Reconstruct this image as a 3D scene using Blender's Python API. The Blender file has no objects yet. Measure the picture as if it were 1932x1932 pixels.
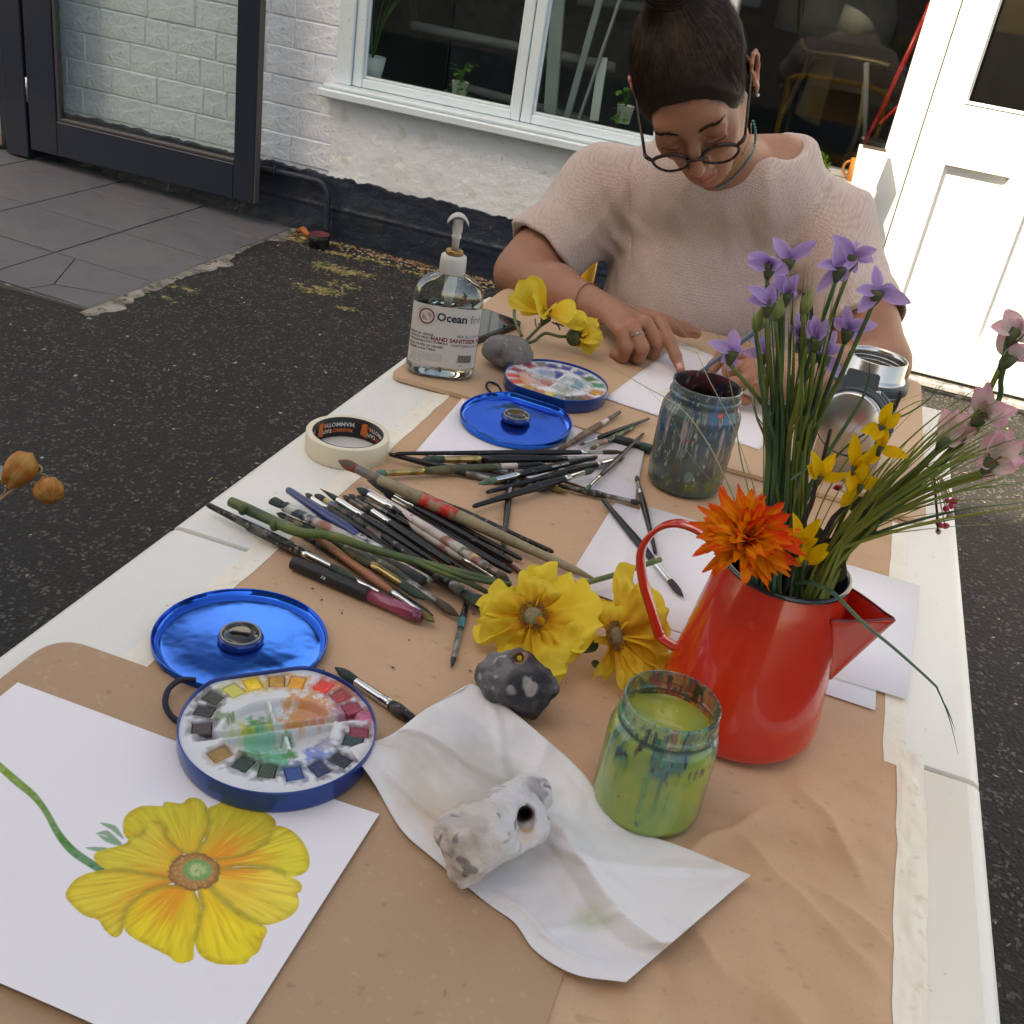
import bpy, math, random
import numpy as np
from mathutils import Vector, Matrix, Euler
random.seed(7); RNG = np.random.default_rng(7)
SC = bpy.context.scene; COL = SC.collection
# ------------------------------------------------------------------ camera
CAM_LOC = np.array([0, 0, 1.2996])
def _axes():
    c, f = 966., 2030.
    a = np.array([1728-c, 85+c, -f]); d = np.array([330-c, -(4650-c), -f])
    a /= np.linalg.norm(a); d /= np.linalg.norm(d); up = -d
    y = a-up*(a@up); y /= np.linalg.norm(y)
    return np.array([np.cross(y, up), y, up])
CR = _axes()
cam = bpy.data.cameras.new('camera'); cam_ob = bpy.data.objects.new('camera', cam); COL.objects.link(cam_ob)
cam.sensor_width = 36; cam.lens = 2030/1932*36; cam.clip_start = .02; cam.clip_end = 400
cam_ob.matrix_world = Matrix.Translation(CAM_LOC) @ Matrix(CR.tolist()).to_4x4()
SC.camera = cam_ob
cam.dof.use_dof = False
# ------------------------------------------------------------------ sky, sun, exposure
SUN = Vector((-.36, -.58, .73)).normalized()
w = bpy.data.worlds.new('World'); SC.world = w; w.use_nodes = True
nt = w.node_tree; bgn = nt.nodes['Background']
sky = nt.nodes.new('ShaderNodeTexSky'); sky.sky_type = 'NISHITA'; sky.sun_disc = False
sky.sun_elevation = math.asin(SUN.z); sky.sun_rotation = math.atan2(SUN.x, SUN.y)
sky.air_density = 1.0; sky.dust_density = 2.5; sky.ozone_density = 1.0
nt.links.new(sky.outputs[0], bgn.inputs[0]); bgn.inputs[1].default_value = .14
sl = bpy.data.lights.new('sun', 'SUN'); sl.energy = 4.2; sl.angle = math.radians(.53); sl.color = (1, .96, .9)
so = bpy.data.objects.new('sun', sl); COL.objects.link(so); so.location = (-5, -8, 12)
so.rotation_euler = SUN.to_track_quat('Z', 'Y').to_euler()
SC.view_settings.view_transform = 'Standard'; SC.view_settings.look = 'None'
SC.view_settings.gamma = 1; SC.view_settings.use_curve_mapping = False
SC.view_settings.exposure = 1.45
SC.view_settings.use_white_balance = True
SC.view_settings.white_balance_temperature = 9000; SC.view_settings.white_balance_tint = 10
SC.cycles.max_bounces = 10; SC.cycles.transparent_max_bounces = 16
SC.cycles.caustics_reflective = False; SC.cycles.caustics_refractive = False
# ------------------------------------------------------------------ geometry helpers
def ray(px, py): return CR @ np.array([px-966, -(py-966), -2030.])
def Z(px, py, z=.745):            # the point of the level plane z that the photograph shows at (px, py)
    r = ray(px, py); return CAM_LOC + r*((z-CAM_LOC[2])/r[2])
def Y(px, py, y):                 # the same for the upright plane y
    r = ray(px, py); return CAM_LOC + r*(y/r[1])
def Dp(px, py, d): return CAM_LOC + ray(px, py)/2030.*d
WL = {}
def wl(o): return WL.get(o.name, np.zeros(3)) if o is not None else np.zeros(3)
def tagit(o, label=None, cat=None, group=None, kind=None):
    if label: o['label'] = label
    if cat: o['category'] = cat
    if group: o['group'] = group
    if kind: o['kind'] = kind
    return o
def thing(name, label, cat, loc=(0, 0, 0), group=None):
    o = bpy.data.objects.new(name, None); COL.objects.link(o); o.location = tuple(float(v) for v in loc)
    o.empty_display_size = .02
    WL[o.name] = np.array(loc, float); return tagit(o, label, cat, group)
def ob(name, vf, mat, parent=None, smooth=True, col=None, kind=None, label=None, at=None):
    v, f = vf; v = np.asarray(v, float)
    org = wl(parent)
    loc = np.zeros(3)
    if parent is None:
        loc = np.array(at, float) if at is not None else np.array([v[:, 0].mean(), v[:, 1].mean(), v[:, 2].min()])
        v = v-loc
    else: v = v-org
    me = bpy.data.meshes.new(name)
    if isinstance(f, np.ndarray):
        nf, k = f.shape
        me.vertices.add(len(v)); me.vertices.foreach_set('co', v.astype(np.float32).ravel())
        me.loops.add(nf*k); me.loops.foreach_set('vertex_index', f.astype(np.int32).ravel())
        me.polygons.add(nf); me.polygons.foreach_set('loop_start', np.arange(0, nf*k, k, dtype=np.int32))
        me.update(calc_edges=True)
    else:
        me.from_pydata(v.tolist(), [], f)
    me.validate()
    if smooth: me.polygons.foreach_set('use_smooth', [True]*len(me.polygons))
    if col is not None:
        ca = me.color_attributes.new('Col', 'FLOAT_COLOR', 'POINT')
        c4 = np.ones((len(v), 4), np.float32); c4[:, :np.shape(col)[1]] = col; ca.data.foreach_set('color', c4.ravel())
    me.materials.append(mat)
    o = bpy.data.objects.new(name, me); COL.objects.link(o)
    if parent is not None: o.parent = parent; WL[o.name] = org
    else: o.location = tuple(loc.tolist()); WL[o.name] = loc
    if kind: o['kind'] = kind
    if label: o['label'] = label
    return o
def join(*parts):
    V = []; F = []; n = 0
    for v, f in parts:
        V.append(np.asarray(v, float)); F += [tuple(int(i)+n for i in q) for q in f]; n += len(v)
    return np.concatenate(V), F
def tr(vf, M=None, loc=None):
    v = np.asarray(vf[0], float)
    if M is not None: v = v@np.array(M).T
    if loc is not None: v = v+np.array(loc)
    return v, vf[1]
def box(x0, x1, y0, y1, z0, z1, bev=0.):
    if bev <= 0:
        v = [(x, y, z) for z in (z0, z1) for y in (y0, y1) for x in (x0, x1)]
        return np.array(v, float), [(0, 2, 3, 1), (4, 5, 7, 6), (0, 1, 5, 4), (2, 6, 7, 3), (0, 4, 6, 2), (1, 3, 7, 5)]
    b = bev; v = []; idx = {}
    for sx in (0, 1):
        for sy in (0, 1):
            for sz in (0, 1):
                X, Y_, Z_ = (x0, x1)[sx], (y0, y1)[sy], (z0, z1)[sz]
                dx, dy, dz = (b, -b)[sx], (b, -b)[sy], (b, -b)[sz]
                for k, p in enumerate(((X, Y_+dy, Z_+dz), (X+dx, Y_, Z_+dz), (X+dx, Y_+dy, Z_))):
                    idx[sx, sy, sz, k] = len(v); v.append(p)
    F = []
    for s in (0, 1):
        F.append([idx[s, 0, 0, 0], idx[s, 1, 0, 0], idx[s, 1, 1, 0], idx[s, 0, 1, 0]][::(-1 if s == 0 else 1)])
        F.append([idx[0, s, 0, 1], idx[1, s, 0, 1], idx[1, s, 1, 1], idx[0, s, 1, 1]][::(1 if s == 0 else -1)])
        F.append([idx[0, 0, s, 2], idx[1, 0, s, 2], idx[1, 1, s, 2], idx[0, 1, s, 2]][::(-1 if s == 0 else 1)])
    for a in (0, 1):
        for c in (0, 1):
            F.append([idx[a, c, 0, 0], idx[a, c, 1, 0], idx[a, c, 1, 1], idx[a, c, 0, 1]])
            F.append([idx[a, 0, c, 0], idx[a, 1, c, 0], idx[a, 1, c, 2], idx[a, 0, c, 2]])
            F.append([idx[0, a, c, 1], idx[1, a, c, 1], idx[1, a, c, 2], idx[0, a, c, 2]])
    for a in (0, 1):
        for c in (0, 1):
            for d in (0, 1): F.append([idx[a, c, d, 0], idx[a, c, d, 1], idx[a, c, d, 2]])
    return np.array(v), [tuple(q) for q in F]
def lathe(prof, seg=32, cap0=True, cap1=True, sx=1., sy=1.):
    V = []; F = []; n = len(prof)
    for r, z in prof:
        for i in range(seg):
            a = 2*math.pi*i/seg; V.append((r*math.cos(a)*sx, r*math.sin(a)*sy, z))
    for j in range(n-1):
        for i in range(seg):
            k = (i+1) % seg; F.append((j*seg+i, j*seg+k, (j+1)*seg+k, (j+1)*seg+i))
    if cap0: F.append(tuple(range(seg))[::-1])
    if cap1: F.append(tuple((n-1)*seg+i for i in range(seg)))
    return np.array(V), F
def frame(d, up=(0, 0, 1)):
    d = np.array(d, float); d /= np.linalg.norm(d); u = np.array(up, float)
    if abs(d@u) > .97: u = np.array([1., 0, 0])
    x = np.cross(u, d); x /= np.linalg.norm(x); return np.array([x, np.cross(d, x), d]).T   # columns x, y, d
def axial(p0, p1, prof, seg=12, sx=1., sy=1., roll=0.):   # prof (t 0..1 along p0->p1, radius)
    p0 = np.array(p0, float); p1 = np.array(p1, float); L = np.linalg.norm(p1-p0)
    M = frame(p1-p0); cr, sr = math.cos(roll), math.sin(roll)
    M = M@np.array([[cr, -sr, 0], [sr, cr, 0], [0, 0, 1]])
    return tr(lathe([(r, t*L) for t, r in prof], seg, sx=sx, sy=sy), M, p0)
def catmull(pts, n=6):
    P = np.array(pts, float); P = np.vstack([2*P[0]-P[1], P, 2*P[-1]-P[-2]]); out = []
    for i in range(1, len(P)-2):
        for k in range(n):
            t = k/n; a, b, c, d = P[i-1], P[i], P[i+1], P[i+2]
            out.append(.5*((2*b)+(-a+c)*t+(2*a-5*b+4*c-d)*t*t+(-a+3*b-3*c+d)*t**3))
    out.append(P[-2]); return np.array(out)
def tube(path, r, seg=8, closed=False, flat=1., cap=True):
    P = np.array(path, float); n = len(P); R_ = np.broadcast_to(np.array(r, float), (n,))
    V = []; F = []; T = np.gradient(P, axis=0)
    if closed: T = np.roll(P, -1, 0)-np.roll(P, 1, 0)
    T /= np.linalg.norm(T, axis=1)[:, None]+1e-12
    u = np.array([0, 0, 1.]) if abs(T[0][2]) < .9 else np.array([1., 0, 0])
    for i in range(n):
        u = u-T[i]*(u@T[i]); u /= np.linalg.norm(u); b = np.cross(T[i], u)
        for k in range(seg):
            a = 2*math.pi*k/seg; V.append(P[i]+R_[i]*(math.cos(a)*b+math.sin(a)*u*flat))
    m = n if closed else n-1
    for i in range(m):
        for k in range(seg):
            q = (k+1) % seg; j = (i+1) % n; F.append((i*seg+k, i*seg+q, j*seg+q, j*seg+k))
    if cap and not closed: F.append(tuple(range(seg))[::-1]); F.append(tuple((n-1)*seg+k for k in range(seg)))
    return np.array(V), F
def grid(nu, nv, fn):             # fn(U, V) -> (nu*nv, 3)
    U, V = np.meshgrid(np.linspace(0, 1, nu), np.linspace(0, 1, nv), indexing='ij')
    P = fn(U.ravel(), V.ravel()); I = np.arange(nu*nv).reshape(nu, nv)
    F = np.stack([I[:-1, :-1], I[1:, :-1], I[1:, 1:], I[:-1, 1:]], -1).reshape(-1, 4)
    return P, F
def slab(poly, z0, z1, bev=0.):   # polygon (counter-clockwise, xy) raised from z0 to z1
    P = np.array(poly, float)[:, :2]
    if np.sum(P[:, 0]*np.roll(P[:, 1], -1)-np.roll(P[:, 0], -1)*P[:, 1]) < 0: P = P[::-1]
    n = len(P); V = [(x, y, z0) for x, y in P]+[(x, y, z1) for x, y in P]
    F = [tuple(range(n))[::-1], tuple(range(n, 2*n))]+[(i, (i+1) % n, n+(i+1) % n, n+i) for i in range(n)]
    return np.array(V), F
def rounded(poly, r, n=5):        # round the corners of a convex polygon
    P = [np.array(p[:2], float) for p in poly]; out = []; rr = r if isinstance(r, (list, tuple)) else [r]*len(P)
    for i, p in enumerate(P):
        a = P[i-1]-p; b = P[(i+1) % len(P)]-p; q = rr[i]
        a = p+a/np.linalg.norm(a)*q; b = p+b/np.linalg.norm(b)*q
        for k in range(n+1):
            t = k/n; out.append((1-t)**2*a+2*t*(1-t)*p+t*t*b)
    return out
# value noise, numpy
def _h(ix, iy, iz, s):
    n = (ix*374761393+iy*668265263+iz*2147483647+s*974634777) & 0xffffffff
    n = ((n ^ (n >> 13))*1274126177) & 0xffffffff
    return ((n ^ (n >> 16)) & 0xffff)/65535.*2-1
def vnoise(x, y, z, s=0):
    x, y, z = np.broadcast_arrays(np.asarray(x, float), np.asarray(y, float), np.asarray(z, float))
    ix, iy, iz = (np.floor(a).astype(np.int64) for a in (x, y, z)); fx, fy, fz = x-ix, y-iy, z-iz
    fx, fy, fz = (t*t*(3-2*t) for t in (fx, fy, fz)); r = 0
    for a in (0, 1):
        for b in (0, 1):
            for c in (0, 1):
                r = r+_h(ix+a, iy+b, iz+c, s)*(fx if a else 1-fx)*(fy if b else 1-fy)*(fz if c else 1-fz)
    return r
def fbm(x, y, z, o=4, s=0):
    r = 0; a = 1.; k = 1.
    for i in range(o): r = r+a*vnoise(x*k, y*k, z*k, s+i); a *= .5; k *= 2.03
    return r
# ------------------------------------------------------------------ materials
def mat(name, col=(.5, .5, .5), rough=.5, metal=0., n=(), bump=(), spec=.5, sss=0., trans=0., ior=1.45, coat=0., vcol=False,
        alpha=1., sheen=0., sv=(1, 1, 1), rn=None, sssr=(.6, .25, .15), ssss=.01, emit=None, tl=0.):
    m = bpy.data.materials.new(name); m.use_nodes = True; t = m.node_tree; N = t.nodes; L = t.links
    b = N['Principled BSDF']; I = b.inputs
    tc = N.new('ShaderNodeTexCoord'); mp = N.new('ShaderNodeMapping'); mp.inputs['Scale'].default_value = sv
    L.new(tc.outputs['Object'], mp.inputs[0]); co = mp.outputs[0]
    if vcol:
        at = N.new('ShaderNodeVertexColor'); at.layer_name = 'Col'; c = at.outputs[0]
    else:
        rg = N.new('ShaderNodeRGB'); rg.outputs[0].default_value = (*col, 1); c = rg.outputs[0]
    def noise(sc, det=5, ty='n', dist=0.):
        if ty == 'v': q = N.new('ShaderNodeTexVoronoi'); q.inputs['Scale'].default_value = sc; L.new(co, q.inputs['Vector']); return q.outputs['Distance']
        if ty == 'k':            # knit stitches: a loose grid over width and drop
            sp = N.new('ShaderNodeSeparateXYZ'); L.new(co, sp.inputs[0]); ma = N.new('ShaderNodeMath'); ma.operation = 'MULTIPLY_ADD'; ma.inputs[1].default_value = -.75; L.new(sp.outputs[1], ma.inputs[0]); L.new(sp.outputs[2], ma.inputs[2]); cb = N.new('ShaderNodeCombineXYZ'); L.new(sp.outputs[0], cb.inputs[0]); L.new(ma.outputs[0], cb.inputs[1])
            q = N.new('ShaderNodeTexVoronoi'); q.voronoi_dimensions = '2D'; q.inputs['Scale'].default_value = sc; q.inputs['Randomness'].default_value = .42; L.new(cb.outputs[0], q.inputs['Vector']); return q.outputs['Distance']
        if ty == 'g': q = N.new('ShaderNodeTexVoronoi'); q.inputs['Scale'].default_value = sc; q.inputs['Randomness'].default_value = .75; L.new(co, q.inputs['Vector']); return q.outputs['Distance']
        if ty == 'c': q = N.new('ShaderNodeTexVoronoi'); q.feature = 'DISTANCE_TO_EDGE'; q.inputs['Scale'].default_value = sc; L.new(co, q.inputs['Vector']); return q.outputs['Distance']
        q = N.new('ShaderNodeTexNoise'); q.inputs['Scale'].default_value = sc; q.inputs['Detail'].default_value = det
        q.inputs['Distortion'].default_value = dist; L.new(co, q.inputs['Vector']); return q.outputs['Fac']
    for e in n:                    # (scale, lo, hi, colour, strength, type)
        sc, lo, hi, c2 = e[:4]; st = e[4] if len(e) > 4 else 1.; ty = e[5] if len(e) > 5 else 'n'
        r = N.new('ShaderNodeMapRange'); r.inputs[1].default_value = lo; r.inputs[2].default_value = hi
        r.inputs[3].default_value = 0.; r.inputs[4].default_value = st; L.new(noise(sc, 5, ty), r.inputs[0])
        mx = N.new('ShaderNodeMix'); mx.data_type = 'RGBA'; L.new(r.outputs[0], mx.inputs[0]); L.new(c, mx.inputs[6])
        mx.inputs[7].default_value = (*c2, 1); c = mx.outputs[2]
    L.new(c, I['Base Color']); I['Roughness'].default_value = rough; I['Metallic'].default_value = metal
    I['Specular IOR Level'].default_value = spec; I['IOR'].default_value = ior; I['Alpha'].default_value = alpha
    I['Transmission Weight'].default_value = trans; I['Coat Weight'].default_value = coat; I['Sheen Weight'].default_value = sheen
    if sss: I['Subsurface Weight'].default_value = sss; I['Subsurface Radius'].default_value = sssr; I['Subsurface Scale'].default_value = ssss
    if rn:
        r = N.new('ShaderNodeMapRange'); r.inputs[3].default_value = rn[1]; r.inputs[4].default_value = rn[2]
        r.inputs[1].default_value = .3; r.inputs[2].default_value = .7; L.new(noise(rn[0]), r.inputs[0]); L.new(r.outputs[0], I['Roughness'])
    nm = None
    for e in bump:                 # (scale, distance in metres, type)
        bp = N.new('ShaderNodeBump'); bp.inputs['Strength'].default_value = 1.; bp.inputs['Distance'].default_value = e[1]
        L.new(noise(e[0], 4, e[2] if len(e) > 2 else 'n'), bp.inputs['Height'])
        if nm is not None: L.new(nm, bp.inputs['Normal'])
        nm = bp.outputs[0]
    if nm is not None: L.new(nm, I['Normal'])
    if emit: I['Emission Color'].default_value = (*emit[:3], 1); I['Emission Strength'].default_value = emit[3]
    if tl:                         # light passing through thin petals, leaves and paper
        ts = N.new('ShaderNodeBsdfTranslucent'); L.new(c, ts.inputs[0]); mxs = N.new('ShaderNodeMixShader'); mxs.inputs[0].default_value = tl
        L.new(b.outputs[0], mxs.inputs[1]); L.new(ts.outputs[0], mxs.inputs[2]); L.new(mxs.outputs[0], N['Material Output'].inputs[0])
    return m
def glass(name, col=(1, 1, 1), rough=0., ior=1.5):
    m = bpy.data.materials.new(name); m.use_nodes = True; t = m.node_tree; N = t.nodes; L = t.links
    N.remove(N['Principled BSDF']); out = N['Material Output']
    g = N.new('ShaderNodeBsdfGlass'); g.inputs[0].default_value = (*col, 1); g.inputs[1].default_value = rough; g.inputs[2].default_value = ior
    L.new(g.outputs[0], out.inputs[0]); return m
def schlick(N, L, f0=.045, gain=1.):   # mirror share of thin glass, the same from both sides
    lw = N.new('ShaderNodeLayerWeight'); lw.inputs[0].default_value = .5
    p = N.new('ShaderNodeMath'); p.operation = 'POWER'; p.inputs[1].default_value = 4.; L.new(lw.outputs['Facing'], p.inputs[0])
    q = N.new('ShaderNodeMath'); q.operation = 'MULTIPLY_ADD'; q.inputs[1].default_value = (1-f0)*gain; q.inputs[2].default_value = f0; L.new(p.outputs[0], q.inputs[0]); return q.outputs[0]
def thin(N, L, col, rough=.02, f0=.045, gain=1.):
    a = N.new('ShaderNodeBsdfTransparent'); a.inputs[0].default_value = (*col, 1); g = N.new('ShaderNodeBsdfGlossy'); g.inputs[1].default_value = rough
    x = N.new('ShaderNodeMixShader'); L.new(schlick(N, L, f0, gain), x.inputs[0]); L.new(a.outputs[0], x.inputs[1]); L.new(g.outputs[0], x.inputs[2]); return x.outputs[0]
def pane(name, col=(.8, .9, .88), f0=.05):    # thin window glass: lets light straight through, mirrors at a slant
    m = bpy.data.materials.new(name); m.use_nodes = True; t = m.node_tree; N = t.nodes; L = t.links
    N.remove(N['Principled BSDF']); L.new(thin(N, L, [c**.5 for c in col], f0=f0), N['Material Output'].inputs[0]); return m
_tm = {}
def text(s, size, M, loc, mat, parent, name='lettering', bold=0., align='LEFT', wx=1.):   # M columns: right, up, out
    cu = bpy.data.curves.new('t', 'FONT'); cu.body = s; cu.size = size; cu.align_x = align; cu.offset = bold; cu.resolution_u = 2
    o = bpy.data.objects.new('t', cu); COL.objects.link(o)
    dg = bpy.context.evaluated_depsgraph_get(); me = bpy.data.meshes.new_from_object(o.evaluated_get(dg))
    v = np.array([tuple(p.co) for p in me.vertices]); f = [tuple(p.vertices) for p in me.polygons]
    bpy.data.objects.remove(o); bpy.data.curves.remove(cu); bpy.data.meshes.remove(me)
    if len(v) == 0: return None
    v[:, 0] *= wx
    if callable(M): vv = M(v)
    else: vv = v@np.array(M).T+np.array(loc)
    return (vv, f) if parent == 'raw' else ob(name, (vv, f), mat, parent, smooth=False)
# ------------------------------------------------------------------ signed distance fields
import openvdb
class Field:
    def __init__(s, lo, hi, h):
        s.lo = np.array(lo, float); s.h = h; s.n = np.ceil((np.array(hi)-s.lo)/h).astype(int)+1
        s.d = np.full(tuple(s.n), .05, np.float32)
    def sub(s, lo, hi):
        a = np.clip(np.floor((np.array(lo)-s.lo)/s.h).astype(int), 0, s.n); b = np.clip(np.ceil((np.array(hi)-s.lo)/s.h).astype(int)+1, 0, s.n)
        if (b <= a).any(): return None
        g = [((np.arange(a[i], b[i])*s.h+s.lo[i]).astype(np.float32)) for i in range(3)]
        return (slice(a[0], b[0]), slice(a[1], b[1]), slice(a[2], b[2])), np.meshgrid(*g, indexing='ij')
    def put(s, fn, lo, hi, k=.01, op='add', pad=None):
        pad = (k+.012) if pad is None else pad
        r = s.sub(np.array(lo)-pad, np.array(hi)+pad)
        if r is None: return
        sl, (X, Y_, Z_) = r; v = fn(X, Y_, Z_).astype(np.float32); d = s.d[sl]
        if op == 'add':
            h = np.maximum(k-np.abs(d-v), 0)/k; s.d[sl] = np.minimum(d, v)-h*h*k*.25
        elif op == 'cut':
            v = -v; h = np.maximum(k-np.abs(d-v), 0)/k; s.d[sl] = np.maximum(d, v)+h*h*k*.25
        elif op == 'raw': s.d[sl] = d+v
    def cone(s, a, b, ra, rb, k=.01, op='add', M=None, t=None, flat=None):
        if M is not None: a = M@np.array(a)+t; b = M@np.array(b)+t
        a = np.array(a, float); b = np.array(b, float); ab = b-a; L = ab@ab+1e-12
        def fn(X, Y_, Z_):
            u = np.clip(((X-a[0])*ab[0]+(Y_-a[1])*ab[1]+(Z_-a[2])*ab[2])/L, 0, 1)
            dx, dy, dz = X-a[0]-u*ab[0], Y_-a[1]-u*ab[1], Z_-a[2]-u*ab[2]
            if flat is not None:
                ax, q = flat; w_ = dx*ax[0]+dy*ax[1]+dz*ax[2]; return np.sqrt(dx*dx+dy*dy+dz*dz+(q*q-1)*w_*w_)-(ra+(rb-ra)*u)
            return np.sqrt(dx*dx+dy*dy+dz*dz)-(ra+(rb-ra)*u)
        r = max(ra, rb); s.put(fn, np.minimum(a, b)-r, np.maximum(a, b)+r, k, op)
    def ell(s, c, r, k=.01, op='add', M=None, t=None, R3=None):
        c = np.array(c, float); r = np.array(r, float); A = np.eye(3)
        if R3 is not None: A = np.array(R3)
        if M is not None: c = M@c+t; A = M@A
        def fn(X, Y_, Z_):
            X, Y_, Z_ = X-c[0], Y_-c[1], Z_-c[2]
            q = [(A[0, i]*X+A[1, i]*Y_+A[2, i]*Z_)/r[i] for i in range(3)]
            k0 = np.sqrt(q[0]**2+q[1]**2+q[2]**2); k1 = np.sqrt((q[0]/r[0])**2+(q[1]/r[1])**2+(q[2]/r[2])**2)+1e-9
            return k0*(k0-1)/k1
        e = np.abs(A)@r; s.put(fn, c-e, c+e, k, op)
    def mesh(s, smooth=0):
        g = openvdb.FloatGrid(.05); g.copyFromArray(np.clip(s.d, -.05, .05), tolerance=1e-6)
        p, q = g.convertToQuads(0.)
        q = q[:, ::-1] if True else q
        v = p*s.h+s.lo
        return v, np.ascontiguousarray(q).astype(np.int64)
def tex_disp(vf, amp):            # push vertices along normals
    v, f = vf; v = np.asarray(v, float); f = np.asarray(f)
    n = np.zeros_like(v); a = np.cross(v[f[:, 2]]-v[f[:, 0]], v[f[:, 3]]-v[f[:, 1]])
    for i in range(4): np.add.at(n, f[:, i], a)
    n /= np.linalg.norm(n, axis=1)[:, None]+1e-12
    return v+n*amp(v)[:, None], f
# ================================================================== SETTING
m_asph = mat('asphalt', (.060, .058, .054), .88, n=[(9, .45, .75, (.055, .052, .05)), (2.1, .5, .7, (.028, .03, .028)), (.8, .45, .65, (.05, .045, .038), .6), (180, .63, .7, (.16, .15, .14), .7), (420, .3, .45, (.018, .018, .018), .8)], bump=[(110, .006, 'v'), (320, .003)], spec=.35)
m_asphst = mat('asphalt stones', (.066, .064, .060), .8, n=[(30, .4, .6, (.09, .085, .08)), (18, .5, .62, (.025, .026, .028))])
P, F = grid(2, 2, lambda u, v: np.stack([(u-.5)*120, (v-.5)*120, 0*u], -1))
ob('ground', (P, F), m_asph, kind='structure', smooth=False, at=(0, 0, 0))
def pebbles(name, pts, size, mat_, flat=.5, label=None, cat=None, z=0.):
    n = len(pts); o6 = np.array([(1, 0, 0), (0, 1, 0), (-1, 0, 0), (0, -1, 0), (0, 0, 1.)]); fc = np.array([(0, 1, 4), (1, 2, 4), (2, 3, 4), (3, 0, 4)])
    a = RNG.uniform(0, 6.28, n); s = size*RNG.uniform(.5, 1.5, n); el = RNG.uniform(.6, 1.6, n)
    V = np.repeat(o6[None], n, 0)*RNG.uniform(.7, 1.3, (n, 5, 1)); V[:, :, 0] *= (s*el)[:, None]; V[:, :, 1] *= (s/el)[:, None]; V[:, :, 2] *= (s*flat)[:, None]
    V[:, 4, :2] += RNG.uniform(-.4, .4, (n, 2))*s[:, None]
    ca, sa = np.cos(a)[:, None], np.sin(a)[:, None]; x = V[:, :, 0]*ca-V[:, :, 1]*sa; y = V[:, :, 0]*sa+V[:, :, 1]*ca
    V = np.stack([x+pts[:, 0:1], y+pts[:, 1:2], V[:, :, 2]+(pts[:, 2:3] if pts.shape[1] > 2 else z)], -1).reshape(-1, 3)
    F = (fc[None]+np.arange(n)[:, None, None]*5).reshape(-1, 3)
    o = ob(name, (V, F), mat_, smooth=False, kind='stuff', at=(0, 0, 0)); tagit(o, label, cat); return o
def inslab(p): return (p[:, 0] < -2.14) & (p[:, 1] > 2.76)
pts = RNG.uniform((-2.6, .2), (1.3, 4.12), (52000, 2)); pts = pts[~inslab(pts) & ~((pts[:, 0] > -.5) & (pts[:, 0] < .2) & (pts[:, 1] < 1.6))]
pebbles('asphalt_chippings', pts, .0042, m_asphst, .45, 'coarse dark stone chippings set in the asphalt surface', 'chippings')
m_chip = mat('pale chips', (.34, .32, .29), .8); m_straw = mat('dry straw', (.38, .27, .13), .8, n=[(40, .4, .6, (.2, .12, .06))])
pts = RNG.uniform((-2.5, .3), (1.2, 4.1), (420, 2)); pts = pts[~inslab(pts)]
pebbles('pale_grit', pts, .0042, m_chip, .5, 'scattered pale grit and white flecks on the dark asphalt', 'grit')
def litter(name, pts, L, mat_, label, cat, wd=.0022):
    V = []; F = []
    for x, y in pts:
        a = random.uniform(0, 6.28); l = L*random.uniform(.3, 1.); c, s = math.cos(a)*l, math.sin(a)*l; k = random.uniform(-.35, .35)*l; n = len(V)
        for t in (-1, 0, 1):
            bx = x+c*t-(s/l)*k*(1-t*t); by = y+s*t+(c/l)*k*(1-t*t)
            V += [(bx-s/l*wd, by+c/l*wd, .004), (bx, by, .004+wd), (bx+s/l*wd, by-c/l*wd, .004)]
        for j in (0, 3): F += [(n+j, n+j+3, n+j+4, n+j+1), (n+j+1, n+j+4, n+j+5, n+j+2)]
    tagit(ob(name, (np.array(V), F), mat_, kind='stuff', at=(0, 0, 0)), label, cat)
pts = RNG.uniform((-2.4, .4), (1.2, 4.0), (260, 2)); litter('dry_stalk_litter', pts[~inslab(pts)], .011, m_straw, 'thin dry stalks and fibres blown over the asphalt', 'litter', .0014)
pts = np.stack([RNG.uniform(-2.15, -.9, 420), 4.13-RNG.gamma(1.6, .028, 420)], -1)
litter('leaf_litter', pts, .012, mat('leaf litter', (.22, .12, .055), .85, n=[(30, .4, .6, (.42, .3, .17)), (22, .5, .6, (.07, .05, .03))]), 'brown leaf litter and twigs gathered along the foot of the navy plinth', 'litter', .004)
pts = np.stack([RNG.uniform(-2.15, -.9, 160), 4.14-RNG.gamma(1.5, .03, 160)], -1)
pebbles('plinth_grit', pts, .006, m_chip, .6, 'white flakes of paint and grit fallen at the foot of the wall', 'grit')
# moss and crusty patches
m_moss = mat('moss', (.16, .15, .04), .95, n=[(60, .45, .6, (.36, .31, .16)), (25, .5, .62, (.07, .08, .025)), (90, .55, .65, (.3, .2, .1))], bump=[(140, .006)])
def patch(name, pix, label, seedn, size=.0055):
    V = []
    for (px, py, rx, ry, n) in pix:
        c = Z(px, py, 0); a_ = RNG.uniform(0, 6.28, n); r = np.abs(RNG.normal(size=n))*.6; x = c[0]+rx*r*np.cos(a_); y = c[1]+ry*r*np.sin(a_); k = vnoise(x*38, y*38, 0, seedn) > -.12; V.append(np.stack([x[k], y[k], 0*x[k]+.001], -1))
    pebbles(name, np.concatenate(V), size, m_moss, .35, label, 'moss')
patch('moss_patch', [(600, 545, .09, .05, 900), (640, 510, .12, .05, 1000), (690, 520, .06, .03, 260), (655, 583, .04, .02, 120), (650, 540, .06, .04, 200)], 'crusty yellow green moss patch on the asphalt behind the sanitiser bottle', 3)
patch('moss_fringe', [(560, 452, .06, .03, 200), (640, 480, .12, .025, 320), (720, 495, .14, .02, 300), (800, 520, .1, .02, 200), (345, 545, .05, .02, 120), (300, 560, .08, .02, 100)], 'low moss fringe between the asphalt and the navy plinth', 9)
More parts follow.
